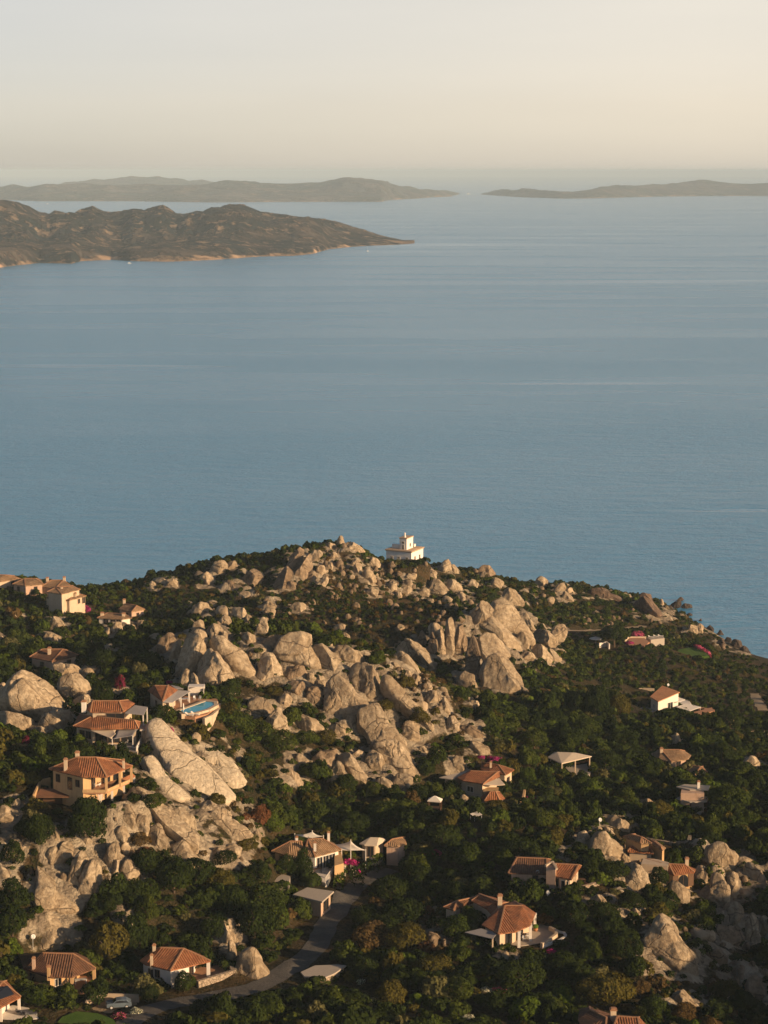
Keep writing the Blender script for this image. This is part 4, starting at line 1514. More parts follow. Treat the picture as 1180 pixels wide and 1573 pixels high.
def dish(px, py, base, z, label, facing=(0.5, -0.8, 0.35), r=0.42):
    """white satellite dish on a pole standing at a world point"""
    o = root('satellite_dish', tuple(base), label, 'satellite dish')
    MB().lathe((0, 0), [(0.045, -0.6), (0.045, z), (0, z)], 8).build('pole', METAL, o)
    f = Vector(facing).normalized()
    mb = MB().lathe((0, 0), [(0, 0), (r * 0.5, 0.05), (r, 0.2), (r * 1.02, 0.24), (r * 0.5, 0.09), (0, 0.04)], 18)
    d = mb.build('reflector', METAL, o, True)
    d.rotation_euler = f.to_track_quat('Z', 'Y').to_euler()
    d.location = (0, 0, z)
    a = MB().bar((0, -r * 0.9, 0.2), (0, 0, 0.62), 0.05)
    a.box(-0.06, 0.06, -0.06, 0.06, 0.6, 0.74)
    b = a.build('feed_arm', METAL, o)
    b.rotation_euler, b.location = d.rotation_euler, d.location
    return o

def lounger(loc, rz, label, group='white sun loungers', mat=None):
    o = root('sun_lounger', loc, label, 'sun lounger', group)
    o.rotation_euler = (0, 0, rz)
    MB().box(-0.33, 0.33, -0.95, 0.3, 0.28, 0.38).build('seat', mat or CANVAS, o)
    b = MB()
    b.prism([(-0.33, 0.302), (0.33, 0.302), (0.33, 0.95), (-0.33, 0.95)], 0.28, [0.38, 0.38, 0.78, 0.78])
    b.build('backrest', mat or CANVAS, o)
    for sx in (-0.28, 0.28):
        for sy in (-0.85, 0.7):
            MB().box(sx - 0.03, sx + 0.03, sy - 0.03, sy + 0.03, -0.02, 0.279).build('leg', METAL, o)
    return o

def table(loc, rz, w, d, label, mat=None, group=None):
    o = root('garden_table', loc, label, 'table', group)
    o.rotation_euler = (0, 0, rz)
    MB().box(-w / 2, w / 2, -d / 2, d / 2, 0.70, 0.76).build('table_top', mat or METAL, o)
    for sx in (-1, 1):
        for sy in (-1, 1):
            MB().box(sx * (w / 2 - 0.1) - 0.04, sx * (w / 2 - 0.1) + 0.04, sy * (d / 2 - 0.1) - 0.04, sy * (d / 2 - 0.1) + 0.04, -0.02, 0.699).build('leg', mat or METAL, o)
    return o

def chair(loc, rz, label, group, mat=None):
    o = root('garden_chair', loc, label, 'chair', group)
    o.rotation_euler = (0, 0, rz)
    MB().box(-0.24, 0.24, -0.24, 0.24, 0.42, 0.47).build('seat', mat or METAL, o)
    MB().box(-0.24, 0.24, 0.2, 0.24, 0.472, 0.9).build('backrest', mat or METAL, o)
    for sx in (-0.2, 0.2):
        for sy in (-0.2, 0.2):
            MB().box(sx - 0.02, sx + 0.02, sy - 0.02, sy + 0.02, -0.02, 0.419).build('leg', mat or METAL, o)
    return o

def parasol(loc, r, h, label, mat=None, closed=False):
    o = root('parasol', loc, label, 'parasol')
    MB().lathe((0, 0), [(0.04, 0.0), (0.04, h)], 8).build('pole', METAL, o)
    MB().lathe((0, 0), [(0, 0), (0.35, 0), (0.35, 0.1), (0, 0.12)], 12).build('base', CONCRETE, o)
    if closed:
        MB().lathe((0, 0), [(0.05, h * 0.35), (0.2, h * 0.45), (0.1, h * 0.95), (0, h)], 10).build('canopy', mat or CANVAS, o, True)
    else:
        MB().lathe((0, 0), [(r, h - 0.2), (r * 0.98, h - 0.08), (r * 0.5, h + 0.28), (0, h + 0.6)], 8).build('canopy', mat or CANVAS, o)
    return o

def W(h, px, py, z):
    """world point on a house's level z seen at a photo pixel"""
    p = at_z(px, py, h.o[2] + z)
    return (p[0], p[1], h.o[2] + z)

# ------------------------------------------------------------------ the lighthouse
def make_lighthouse():
    corner = at_y(632, 847, 757)
    zt = corner[2]
    base = PADS['lighthouse']
    h = House('lighthouse', 'square white two-storey lighthouse with a small tower standing on the rocky ridge', 'lighthouse', 'lighthouse', 'white lighthouse',
              anchor=np.array([corner[0], corner[1], zt - 6.6]))
    a = rad(26)
    e1 = Vector((-math.cos(a), math.sin(a)))   # along the left face, away from the corner
    e2 = Vector((math.sin(a), math.cos(a)))    # along the right face
    S = 10.4
    def rect(u0, u1, v0, v1):
        return [tuple(e1 * u + e2 * v) for u, v in ((u0, v0), (u0, v1), (u1, v1), (u1, v0))]
    H = 6.6
    body = rect(0, S, 0, S)
    h.wall(body, -5, H - 0.55, LIGHTHOUSE)
    MB().prism(rect(-0.22, S + 0.22, -0.22, S + 0.22), H - 0.55, H - 0.3).prism(rect(-0.38, S + 0.38, -0.38, S + 0.38), H - 0.3, H).build('cornice', TRIM, h.root)
    MB().prism(rect(0.35, S - 0.35, 0.35, S - 0.35), H + 0.002, H + 0.1).build('roof_terrace', TRIM, h.root)
    tw = rect(2.7, 5.6, 1.6, 7.2)
    h.wall(tw, H, H + 4.2, LIGHTHOUSE, 'tower')
    tc = MB().prism(rect(2.5, 5.8, 1.4, 7.4), H + 4.2, H + 4.55)
    tc.build('tower_cornice', TRIM, h.root)
    p = e1 * 4.1 + e2 * 3.0
    MB().lathe(tuple(p), [(0.42, H + 4.55), (0.42, H + 5.0), (0.3, H + 5.05), (0.3, H + 5.9), (0.4, H + 5.95), (0.0, H + 6.5)], 14).build('lantern', LIGHTHOUSE, h.root)
    MB().prism(rect(6.6, 9.4, 3.0, 4.2), H + 0.1, H + 1.5).build('stair_hut', LIGHTHOUSE, h.root)
    MB().prism(rect(2.8, 5.2, 8.4, 9.8), H + 0.1, H + 1.1).build('cistern', LIGHTHOUSE, h.root)
    # rect() runs corner, right end, far corner, left end: edge 0 is the right face, edge 3 the left face
    for t in (0.22, 0.5, 0.82):
        h.opening(body, 3, t, 0.95, 2.6, 1.55, frame=LIGHTHOUSE)
    for t in (0.3, 0.7):
        h.opening(body, 0, t, 0.95, 2.6, 1.55, frame=TRIM)
    h.opening(tw, 3, 0.5, 0.9, H + 0.12, 1.7, 'door', frame=LIGHTHOUSE)
    h.opening(tw, 3, 0.5, 1.1, H + 2.3, 0.8, frame=LIGHTHOUSE)
    h.opening(tw, 0, 0.55, 0.8, H + 0.9, 1.2, frame=TRIM)
make_lighthouse()

# ------------------------------------------------------------------ the houses on the western shoulder
def west_houses():
    h = House('shore_house', 'long low cream house with a tan roof at the western edge of the ridge', 'house', 'west_long', 'long house on the western ridge')
    z = 3.0
    pl = [(-22, 896), (9, 892), (33, 889), (22, 884), (-22, 886)]
    h.roof(pl, [(-12, 883), (10, 883)], z, 1.3, TILE_OLD)
    w = h.inset(h.poly(pl, z), 0.4)
    h.wall(w, -4, z - 0.23, CREAM)
    h.opening(w, 1, 0.5, 1.0, 1.1, 1.3)
    h = House('shore_house', 'cream house with a low tan hipped roof, second from the western edge of the ridge', 'house', 'west_mid', 'second house on the western ridge')
    pl = [(19, 897), (39, 900), (67, 897), (63, 890), (30, 890)]
    h.roof(pl, [(38, 888.5), (54, 888.5)], z, 1.3, TILE_OLD)
    w = h.inset(h.poly(pl, z), 0.4)
    h.wall(w, -4, z - 0.23, PINK)
    h.opening(w, 0, 0.4, 0.9, 1.0, 1.3)
    h.opening(w, 1, 0.6, 1.0, 1.0, 1.3)
    h = House('shore_house', 'tan roofed house with two chimneys just behind the tall stepped house', 'house', 'west_rear', 'house with two chimneys')
    pl = [(63, 901), (85, 904), (108, 899), (101, 892), (70, 893)]
    h.roof(pl, [(79, 891), (97, 891)], z, 1.2, TILE_OLD)
    w = h.inset(h.poly(pl, z), 0.4)
    h.wall(w, -4, z - 0.23, PINK)
    h.chimney(73, 894, z + 0.7, 1.3)
    h.chimney(99, 893.5, z + 0.7, 1.4)
    h.opening(w, 1, 0.5, 1.0, 1.0, 1.3)
    h = House('stepped_house', 'tall stepped house with cream walls and tan roofs on two levels above pink bougainvillea', 'house', 'west_stepped', 'tall stepped house')
    z2, z1 = 6.6, 4.4
    p2 = [(72, 909), (95, 912.5), (124, 905), (112, 899), (81, 902)]
    h.roof(p2, [(86, 902), (107, 900.5)], z2, 0.9, TILE_OLD)
    w2 = h.inset(h.poly(p2, z2), 0.4)
    h.wall(w2, -4, z2 - 0.23, CREAM, 'upper_wall')
    h.opening(w2, 1, 0.75, 1.3, 4.4, 1.3, frame=TRIM)
    p1 = [(69, 918), (107, 922), (133, 915), (121, 910.5), (80, 912)]
    h.roof(p1, [(88, 912), (114, 911)], z1, 0.8, TILE_OLD)
    w1 = h.inset(h.poly(p1, z1), 0.4)
    h.wall(w1, -4, z1 - 0.23, CREAM)
    h.opening(w1, 1, 0.6, 1.0, 2.5, 1.4, frame=TRIM)
    h.opening(w1, 1, 0.9, 1.3, 2.2, 1.9, frame=TRIM)
    h.opening(w1, 0, 0.5, 0.9, 2.4, 1.3)
    for q in ((95, 906), (92, 917), (116, 916)):
        h.chimney(q[0], q[1], z1 + 0.4 if q[1] > 910 else z2 + 0.3, 0.9, 0.6)
    h = House('cottage', 'small cottage with a sloping tan roof and one chimney among green scrub', 'house', 'gable_cottage', 'gabled cottage')
    z = 2.9
    pl = [(182, 935), (202, 940), (223, 936), (206, 929), (190, 929)]
    h.roof(pl, [(192, 927.5), (210, 930)], z, 1.5, TILE_OLD)
    w = h.inset(h.poly(pl, z), 0.35)
    h.wall(w, -3, z - 0.23, PINK)
    h.chimney(191, 927.5, z + 1.1, 1.3)
    h.opening(w, 1, 0.5, 0.9, 0.9, 1.2)
    h.opening(w, 0, 0.6, 0.9, 0.9, 1.2)
    h = House('cottage', 'flat wide cottage with a pale tan roof just in front of the gabled cottage', 'house', 'flat_cottage', 'flat wide cottage')
    z = 2.5
    pl = [(149, 949), (188, 951), (203, 949), (192, 942), (160, 941)]
    h.roof(pl, [(166, 941), (187, 943)], z, 0.7, TILE_OLD)
    w = h.inset(h.poly(pl, z), 0.5)
    h.wall(w, -3, z - 0.23, WHITE)
    h.chimney(157, 946, z + 0.2, 0.9, 0.9)
    h.chimney(190, 947, z + 0.2, 0.9, 0.9)
    for t in (0.3, 0.6, 0.85):
        h.opening(w, 0, t, 1.4, 0.3, 1.7, 'door')
    h = House('low_house', 'low house with a broad brown hipped roof half hidden by scrub above the round boulders', 'house', 'low_left', 'low brown-roofed house')
    z = 3.0
    pl = [(45, 1009), (80, 1016), (121, 1006), (104, 999), (58, 999)]
    h.roof(pl, [(65, 997), (97, 997)], z, 1.3, TILE_DARK)
    w = h.inset(h.poly(pl, z), 0.6)
    h.wall(w, -3, z - 0.23, PINK)
    h.chimney(76, 1003, z + 0.9, 1.2)
    h.opening(w, 1, 0.7, 1.2, 0.8, 1.3)
    h.opening(w, 0, 0.5, 1.2, 0.8, 1.3)
west_houses()

# ------------------------------------------------------------------ the villa with the pool
def pool_villa():
    h = House('pool_villa', 'villa with a tiled roof and grey terrace canopy beside the turquoise pool', 'house', 'pool_villa', 'turquoise pool')
    z = 4.0
    pl = [(227, 1060), (250, 1077), (273, 1059), (259, 1052), (236, 1053)]
    h.roof(pl, [(238, 1053), (258, 1053.5)], z, 1.4)
    w = h.inset(h.poly(pl, z), 0.5)
    h.wall(w, -3, z - 0.23, CREAM)
    h.opening(w, 1, 0.35, 1.6, 0.9, 2.1, 'door')
    h.opening(w, 0, 0.5, 1.0, 1.3, 1.3)
    h.slab([(250, 1078, 3.7), (274, 1060, 3.7), (293, 1061.5, 3.1), (264, 1079, 3.1)], GREYC, 'canopy')
    h.slab([(262, 1052, 4.2), (276, 1055, 4.0), (282, 1058, 4.0), (270, 1058, 4.2)], GREYC, 'rear_canopy')
    for q in ((291, 1062, 3.0), (266, 1077.5, 3.0), (278, 1070, 3.0)):
        h.post(q[0], q[1], q[2], 0.0, 2.98, 0.22)
    deck = h.poly([(228, 1090), (262, 1079), (285, 1069), (314, 1066), (334, 1074), (337, 1084), (318, 1097), (300, 1101), (280, 1100)], 0.5)
    MB().prism(deck, -4, 0.5).build('terrace', PAVING, h.root)
    # the pool lies in a raised rim on the terrace
    po = root('swimming_pool', tuple(h.o + [0, 0, 0.5]), 'kidney-shaped turquoise swimming pool with a beige stone rim on the terrace edge', 'swimming pool')
    water = h.poly([(277, 1091), (283, 1095.5), (300, 1094), (318, 1089), (329, 1083), (328, 1078.5), (316, 1077), (297, 1084)], 0.95)
    rim = h.inset(water, -0.45)
    hh = House.__new__(House)
    hh.o, hh.root = h.o + [0, 0, 0.5], po
    hh.parapet(rim, -4.2, 0.5, 0.8, CREAM, 'rim', True)
    MB().prism(water, -0.3, 0.38).build('water', POOLTILE, po)
    out = h.poly([(314, 1099), (325, 1094), (336, 1085), (337, 1077)], 0.95)
    h.parapet(out, -5, 0.4, 0.6, CREAM, 'retaining_wall')
    for t, (a, b) in enumerate(((300, 1069), (309, 1071))):
        pass
    sc = House('screen_pavilion', 'white slatted garden pavilion with open front behind the turquoise pool', 'pavilion', 'pool_villa', None, anchor=np.array([*W(h, 302, 1071, 0.5)]))
    a, b = (-1.6, 0.0), (1.6, 0.3)
    MB().box(-1.75, 1.75, 1.4, 1.5, 0, 2.5).build('back_screen', WHITE, sc.root)
    MB().box(-1.75, 1.75, -0.9, 1.55, 2.503, 2.6).build('roof', WHITE, sc.root)
    for x in (-1.7, 1.7):
        MB().box(x - 0.06, x + 0.06, -0.85, -0.73, 0, 2.5).build('post', WHITE, sc.root)
    chair(W(h, 299, 1075, 0.5), 0.5, 'white chair in front of the white pavilion by the pool', 'white chairs by the pool')
    chair(W(h, 307, 1075, 0.5), -0.4, 'white chair beside the back edge of the turquoise pool', 'white chairs by the pool')
    chair(W(h, 318, 1073, 0.5), -0.8, 'white chair at the far corner of the pool terrace', 'white chairs by the pool')
    table(W(h, 283, 1078, 0.5), 0.3, 2.0, 1.0, 'white table under the grey canopy beside the pool')
    chair(W(h, 277, 1079, 0.5), 1.2, 'white chair at the table under the grey canopy', 'white chairs by the pool')
    lounger(W(h, 300, 1099, 0.5), 1.2, 'white sun lounger on the terrace below the turquoise pool')
    lounger(W(h, 291, 1100, 0.5), 1.2, 'white sun lounger left of another one below the turquoise pool')
    parasol(W(h, 282, 1098, 0.5), 1.0, 2.6, 'closed white parasol at the left end of the turquoise pool', closed=True)
pool_villa()

# ------------------------------------------------------------------ the villa with the shade sails
def sail_villa():
    h = House('sail_villa', 'long villa of two tiled wings with beige and grey shade sails over its terrace', 'house', 'sail_villa', 'villa with the beige shade sail')
    zu, zl = 6.4, 3.7
    pu = [(139, 1093.5), (190, 1093), (207, 1080), (197, 1075), (142, 1076), (129, 1085)]
    h.roof(pu, [(143, 1076.5), (183, 1076.5)], zu, 1.5)
    wu = h.inset(h.poly(pu, zu), 0.6)
    h.wall(wu, -4, zu - 0.23, CREAM, 'upper_wall')
    h.opening(wu, 0, 0.3, 1.6, zu - 2.0, 1.0)
    h.opening(wu, 0, 0.78, 3.6, zu - 2.7, 2.1, 'door')
    h.slab([(192, 1095, zu - 0.3), (207, 1083, zu - 0.3), (227, 1086, zu - 0.7), (221, 1098, zu - 0.7)], GREYC, 'canopy')
    for q in ((220, 1097), (226, 1087)):
        h.post(q[0], q[1], zu - 0.8, 2.5, zu - 0.85, 0.2)
    pl = [(112, 1115), (140, 1119.5), (213, 1118.5), (217, 1109), (186, 1104), (137, 1096), (122, 1096)]
    h.roof(pl, [(141, 1100), (207, 1106.5)], zl, 1.5)
    wl = h.inset(h.poly(pl, zl), 0.7)
    h.wall(wl, -4, zl - 0.23, CREAM)
    for t in (0.35, 0.75):
        h.opening(wl, 0, t, 1.1, 1.4, 1.4)
    for t in (0.2, 0.5, 0.8):
        h.opening(wl, 1, t, 2.2, 0.6, 2.3, 'door')
    h.chimney(129, 1085, zu + 0.8, 1.0, 0.9, WHITE)
    ter = h.poly([(166, 1149), (211, 1155), (223, 1131), (180, 1124)], 0.25)
    MB().prism(ter, -5, 0.25).build('terrace', CONCRETE, h.root)
    h.slab([(133.5, 1120, 3.4), (179, 1120, 3.3), (178, 1127, 3.1), (172, 1135, 2.9)], BEIGE, 'shade_sail', sag=0.25)
    h.slab([(179.5, 1120, 3.3), (213, 1119, 3.3), (205, 1130, 3.0), (173, 1135.5, 2.85)], GREYC, 'shade_sail', sag=0.25)
    for q in ((172.6, 1134.8), (204, 1130)):
        h.post(q[0], q[1], 2.9, 0.25, 2.9, 0.16)
    h.parapet(h.poly([(210, 1154), (222, 1131)], 0.25), 0.25, 1.3, 0.2, WHITE, 'terrace_wall')
    h.parapet(h.poly([(167, 1148), (210, 1154)], 0.25), 0.95, 1.05, 0.08, WHITE, 'railing')
    for t in np.linspace(0, 1, 9):
        pass
    # small flat-roofed annex and the stair down the slab
    h.slab([(214, 1112, 3.2), (234, 1112, 3.2), (237, 1119, 3.2), (215, 1121, 3.2)], CONCRETE, 'annex_roof', 0.3)
    an = h.inset(h.poly([(214, 1112), (234, 1112), (237, 1119), (215, 1121)], 3.2), 0.3)
    h.wall(an, -4, 2.89, TRIM, 'annex_wall')
    st = root('garden_stair', tuple(h.o), 'narrow stone stair going down beside the pale rock slab', 'stair')
    a, b = np.array(h.at(225, 1138, 0.0)), np.array(h.at(228, 1160, -3.2))
    mb = MB()
    for k in range(12):
        t0, t1 = k / 12, (k + 1) / 12
        p, q = a + (b - a) * t0, a + (b - a) * t1
        e = (b - a) / np.linalg.norm(b - a)
        s = np.array([-e[1], e[0]]) * 0.8
        mb.prism([tuple(p - s), tuple(q - s), tuple(q + s), tuple(p + s)], -6, -0.1 - 3.1 * t0)
    mb.build('steps', CONCRETE, st)
    table(W(h, 190, 1138, 0.25), 0.1, 2.2, 1.0, 'wooden table under the grey shade sail on the terrace', WOOD)
    for q, r in (((182, 1138), 1.5), ((198, 1138), -1.5), ((188, 1143), 0.2), ((195, 1143), -0.2)):
        chair(W(h, *q, 0.25), r, 'pale chair around the wooden table under the grey shade sail', 'chairs under the shade sail')
sail_villa()

# ------------------------------------------------------------------ the ochre villa with the open porch
def porch_villa():
    h = House('porch_villa', 'large ochre villa with a many-sided tiled roof and a corner porch of columns', 'house', 'porch_villa', 'ochre villa with the corner porch')
    z, f = 6.4, 3.2
    pl = [(75, 1180.5), (95, 1186), (125, 1193), (164, 1193), (204, 1176), (186, 1167), (105, 1167)]
    h.roof(pl, [(119, 1163), (148, 1163)], z, 2.2)
    E = h.poly(pl, z)
    I = h.inset(E, 0.6)
    mid = h.poly([(138, 1189), (152, 1179), (188, 1170)], z)
    body = [I[0], I[1], I[2], mid[0], mid[1], mid[2], I[6]]
    h.wall(body, -3, z - 0.23, OCHRE)
    h.opening(body, 0, 0.45, 1.0, f + 0.9, 1.4)
    h.opening(body, 1, 0.3, 1.0, f + 0.05, 2.2, 'door')
    h.opening(body, 1, 0.72, 0.9, f + 0.9, 1.2)
    h.opening(body, 3, 0.35, 1.5, f + 0.05, 2.2, 'door')
    h.opening(body, 4, 0.3, 1.6, f + 0.05, 2.2, 'door')
    h.opening(body, 4, 0.75, 1.6, f + 0.05, 2.2, 'door')
    # porch: floor, columns, tiled skirt below it
    fl = [I[2], I[3], I[4], I[5], mid[2], mid[1], mid[0]]
    MB().prism(fl, f - 0.25, f).build('porch_floor', PAVING, h.root)
    for q in ((163, 1191), (184, 1182.5), (201.5, 1175.5)):
        h.post(q[0], q[1], z, f, z - 0.23, 0.42, OCHRE)
    h.parapet([I[2], I[3], I[4]], f, f + 0.55, 0.22, OCHRE, 'porch_parapet')
    sk = h.poly([(104, 1210), (128, 1214), (154, 1218.5), (184, 1206), (207, 1191), (202, 1188), (160, 1209), (128, 1207)], f - 0.6)
    h.slab([(104, 1212, f - 0.7), (154, 1219, f - 0.7), (157, 1210, f - 0.2), (108, 1205, f - 0.2)], TILE_DARK, 'lower_roof', 0.2)
    h.slab([(154, 1219, f - 0.72), (208, 1192, f - 0.72), (204, 1188, f - 0.22), (157, 1210, f - 0.22)], TILE, 'lower_roof', 0.2)
    low = h.inset(h.poly([(112, 1211), (153, 1217), (203, 1191), (180, 1180), (120, 1195)], f - 0.7), 1.2)
    h.wall(low, -4, f - 0.9, PINK, 'lower_wall')
    for t in (0.25, 0.6, 0.85):
        h.opening(low, 1, t, 1.4, 0.4, 1.7, 'door', frame=WHITE)
    for q in ((135, 1216), (154, 1218), (172, 1211), (190, 1201), (206, 1192)):
        h.post(q[0], q[1], f - 0.9, -0.5, f - 0.9, 0.38, WHITE)
    base = h.poly([(128, 1228), (160, 1244), (182, 1232), (208, 1214), (190, 1204), (140, 1214)], 0.0)
    MB().prism(base, -5, 0.0).build('lower_terrace', CREAM, h.root)
    # the side awning on the left, over a recessed court
    h.slab([(54, 1224, 1.9), (106, 1224, 1.9), (106, 1211, 2.5), (62, 1211, 2.5)], TILE_DARK, 'side_roof', 0.2)
    h.wall(h.inset(h.poly([(58, 1222), (104, 1222), (104, 1212), (64, 1212)], 1.9), 0.8), -4, 1.65, WOOD, 'side_wall')
    for q in ((57, 1223), (103, 1223)):
        h.post(q[0], q[1], 1.7, -2, 1.7, 0.3, OCHRE)
    h.parapet(h.poly([(52, 1222), (62, 1200), (76, 1197)], 2.6), -2, 2.9, 0.3, OCHRE, 'court_wall')
    h.chimney(119, 1164, z + 1.9, 1.0, 0.7)
    h.chimney(101, 1178, z + 0.9, 1.4, 0.6)
    h.chimney(190, 1176, z + 0.6, 1.0, 0.4)
    table(W(h, 140, 1209, f), 0.2, 1.6, 0.9, 'pale table on the upper porch of the ochre villa', CANVAS)
    lounger(W(h, 147, 1208, f), -1.2, 'white sun lounger on the upper porch of the ochre villa')
    j = root('plunge_pool', tuple(W(h, 88, 1243, -1.0)), 'small round grey-blue plunge pool in the shaded court below the ochre villa', 'pool')
    MB().lathe((0, 0), [(1.9, -2.5), (1.9, 0.5), (1.6, 0.5), (1.6, 0.3)], 24).build('rim', CONCRETE, j)
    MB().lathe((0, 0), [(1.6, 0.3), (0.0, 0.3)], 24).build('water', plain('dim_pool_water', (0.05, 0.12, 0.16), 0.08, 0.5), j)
porch_villa()

# ------------------------------------------------------------------ right-hand slope
def east_villa():
    h = House('east_villa', 'white two-level house with a single sloping orange roof and white awnings on the right slope', 'house', 'east_villa', 'white house with the orange roof')
    P = [(998.5, 1070, 4.6), (1017.5, 1053, 6.0), (1044.5, 1063, 5.4), (1011, 1077.5, 4.2)]
    mb = MB()
    Q = [np.array([*h.at(x, y, z), z]) for x, y, z in P]
    e = (Q[3] - Q[0]) / np.linalg.norm(Q[3] - Q[0])
    s = np.cross(np.cross(Q[3] - Q[0], Q[1] - Q[0]) / np.linalg.norm(np.cross(Q[3] - Q[0], Q[1] - Q[0])), e)
    mb.face(Q, [(float((q - Q[0]) @ e), float((q - Q[0]) @ s)) for q in Q])
    B = [q - [0, 0, 0.25] for q in Q]
    for i in range(4):
        mb.face([B[i], B[(i + 1) % 4], Q[(i + 1) % 4], Q[i]])
    mb.face(B[::-1])
    mb.build('roof', tile_material('orange_roof_tiles', (0.48, 0.22, 0.11), (0.56, 0.29, 0.15), (0.34, 0.17, 0.09)), h.root, uv=True)
    plan = [tuple(q[:2]) for q in Q]
    w = h.inset(plan, 0.3)
    order = MB()
    zt = [q[2] - 0.32 for q in Q]
    a = sum(p[0] * q[1] - q[0] * p[1] for p, q in zip(w, w[1:] + w[:1]))
    MB().prism(w if a > 0 else w[::-1], -4, zt if a > 0 else zt).build('wall', WHITE, h.root) if a > 0 else MB().prism(w[::-1], -4, zt[::-1]).build('wall', WHITE, h.root)
    h.opening(w, 3, 0.55, 0.8, 1.6, 1.0, frame=WHITE)
    h.opening(w, 2, 0.4, 2.2, 0.6, 2.2, 'door', frame=WHITE)
    h.slab([(1023, 1075, 3.0), (1037, 1069, 3.0), (1053, 1074.5, 2.6), (1040, 1079, 2.6)], CANVAS, 'awning')
    h.slab([(1039, 1086, 1.5), (1054, 1080, 1.5), (1077, 1086, 1.1), (1060, 1092, 1.1)], CANVAS, 'awning')
    MB().prism(h.poly([(1012, 1088), (1040, 1076), (1066, 1084), (1098, 1090), (1096, 1099), (1050, 1101), (1020, 1097)], -0.6), -5, -0.6).build('terrace', PAVING, h.root)
    h.wall(h.poly([(1040, 1076), (1058, 1074), (1062, 1080), (1044, 1084)], 1.2), -3, 1.0, WHITE, 'terrace_wall')
    h.parapet(h.poly([(1030, 1078), (1056, 1098)], -0.5), -0.6, 0.5, 0.25, TRIM, 'terrace_parapet')
    for q in ((1061, 1091), (1076, 1086.5)):
        h.post(q[0], q[1], 1.0, -0.6, 1.0, 0.16)
    h.wall(h.poly([(1066, 1093), (1094, 1086), (1096, 1092), (1070, 1098)], 0.6), -4, 0.5, PAVING, 'garden_wall')
    g = House('flat_roof_annex', 'flat dark grey canopy roof on the shaded side of the white house', 'annex', 'east_villa', None, anchor=np.array(W(h, 990, 1094, 0.0)))
    g.slab([(972, 1092, 0.9), (990, 1085, 0.9), (1010, 1092, 0.9), (1006, 1098, 0.9), (980, 1097, 0.9)], GREYC, 'roof', 0.2)
    for q in ((974, 1092), (1004, 1097), (981, 1096.5)):
        g.post(q[0], q[1], 0.9, -3, 0.69, 0.2)
    r = House('garden_wall', 'pale low wall stepping along the slope behind the white house', 'wall', 'east_villa', None, anchor=np.array(W(h, 985, 1064, 0.0)))
    r.parapet(r.poly([(960, 1063), (978, 1062), (984, 1057), (1004, 1058)], 0.8), -3, 0.9, 0.5, CREAM, 'coping')
    dish(1026, 1052, at_z(1026, 1054, h.o[2] + 3.0) - [0, 0, 2.0], 2.4, 'white satellite dish just behind the orange roof of the white house')
east_villa()

def carport():
    h = House('garden_canopy', 'open white pavilion roof on slim posts over a paved corner among dense trees', 'pavilion', 'carport', 'open white pavilion')
    z = 3.2
    pl = [(841, 1163), (863, 1172.5), (909, 1161.5), (884, 1156), (852, 1155)]
    h.roof(pl, [(856, 1155), (880, 1156)], z, 0.8, plain_tile := TILE_OLD, caps=False).data.materials[0] = BEIGE
    for q in ((863.5, 1171.5), (884, 1167), (906, 1162), (846, 1163)):
        h.post(q[0], q[1], z, -0.5, z - 0.23, 0.28, CREAM)
    MB().prism(h.poly([(868, 1178), (912, 1172), (906, 1190), (880, 1192)], 0.0), -3, 0.05).build('floor', CONCRETE, h.root)
    for i, q in enumerate(((888, 1173), (895, 1171.5), (901, 1170))):
        p = root('planter', W(h, q[0], q[1], 0.05), 'dark planter box under the open white pavilion', 'planter', 'planters under the pavilion')
        MB().box(-0.5, 0.5, -0.3, 0.3, 0, 0.5).build('trough', TERRA, p)
        MB().box(-0.45, 0.45, -0.25, 0.25, 0.501, 0.8).build('plants', LAWN, p)
carport()

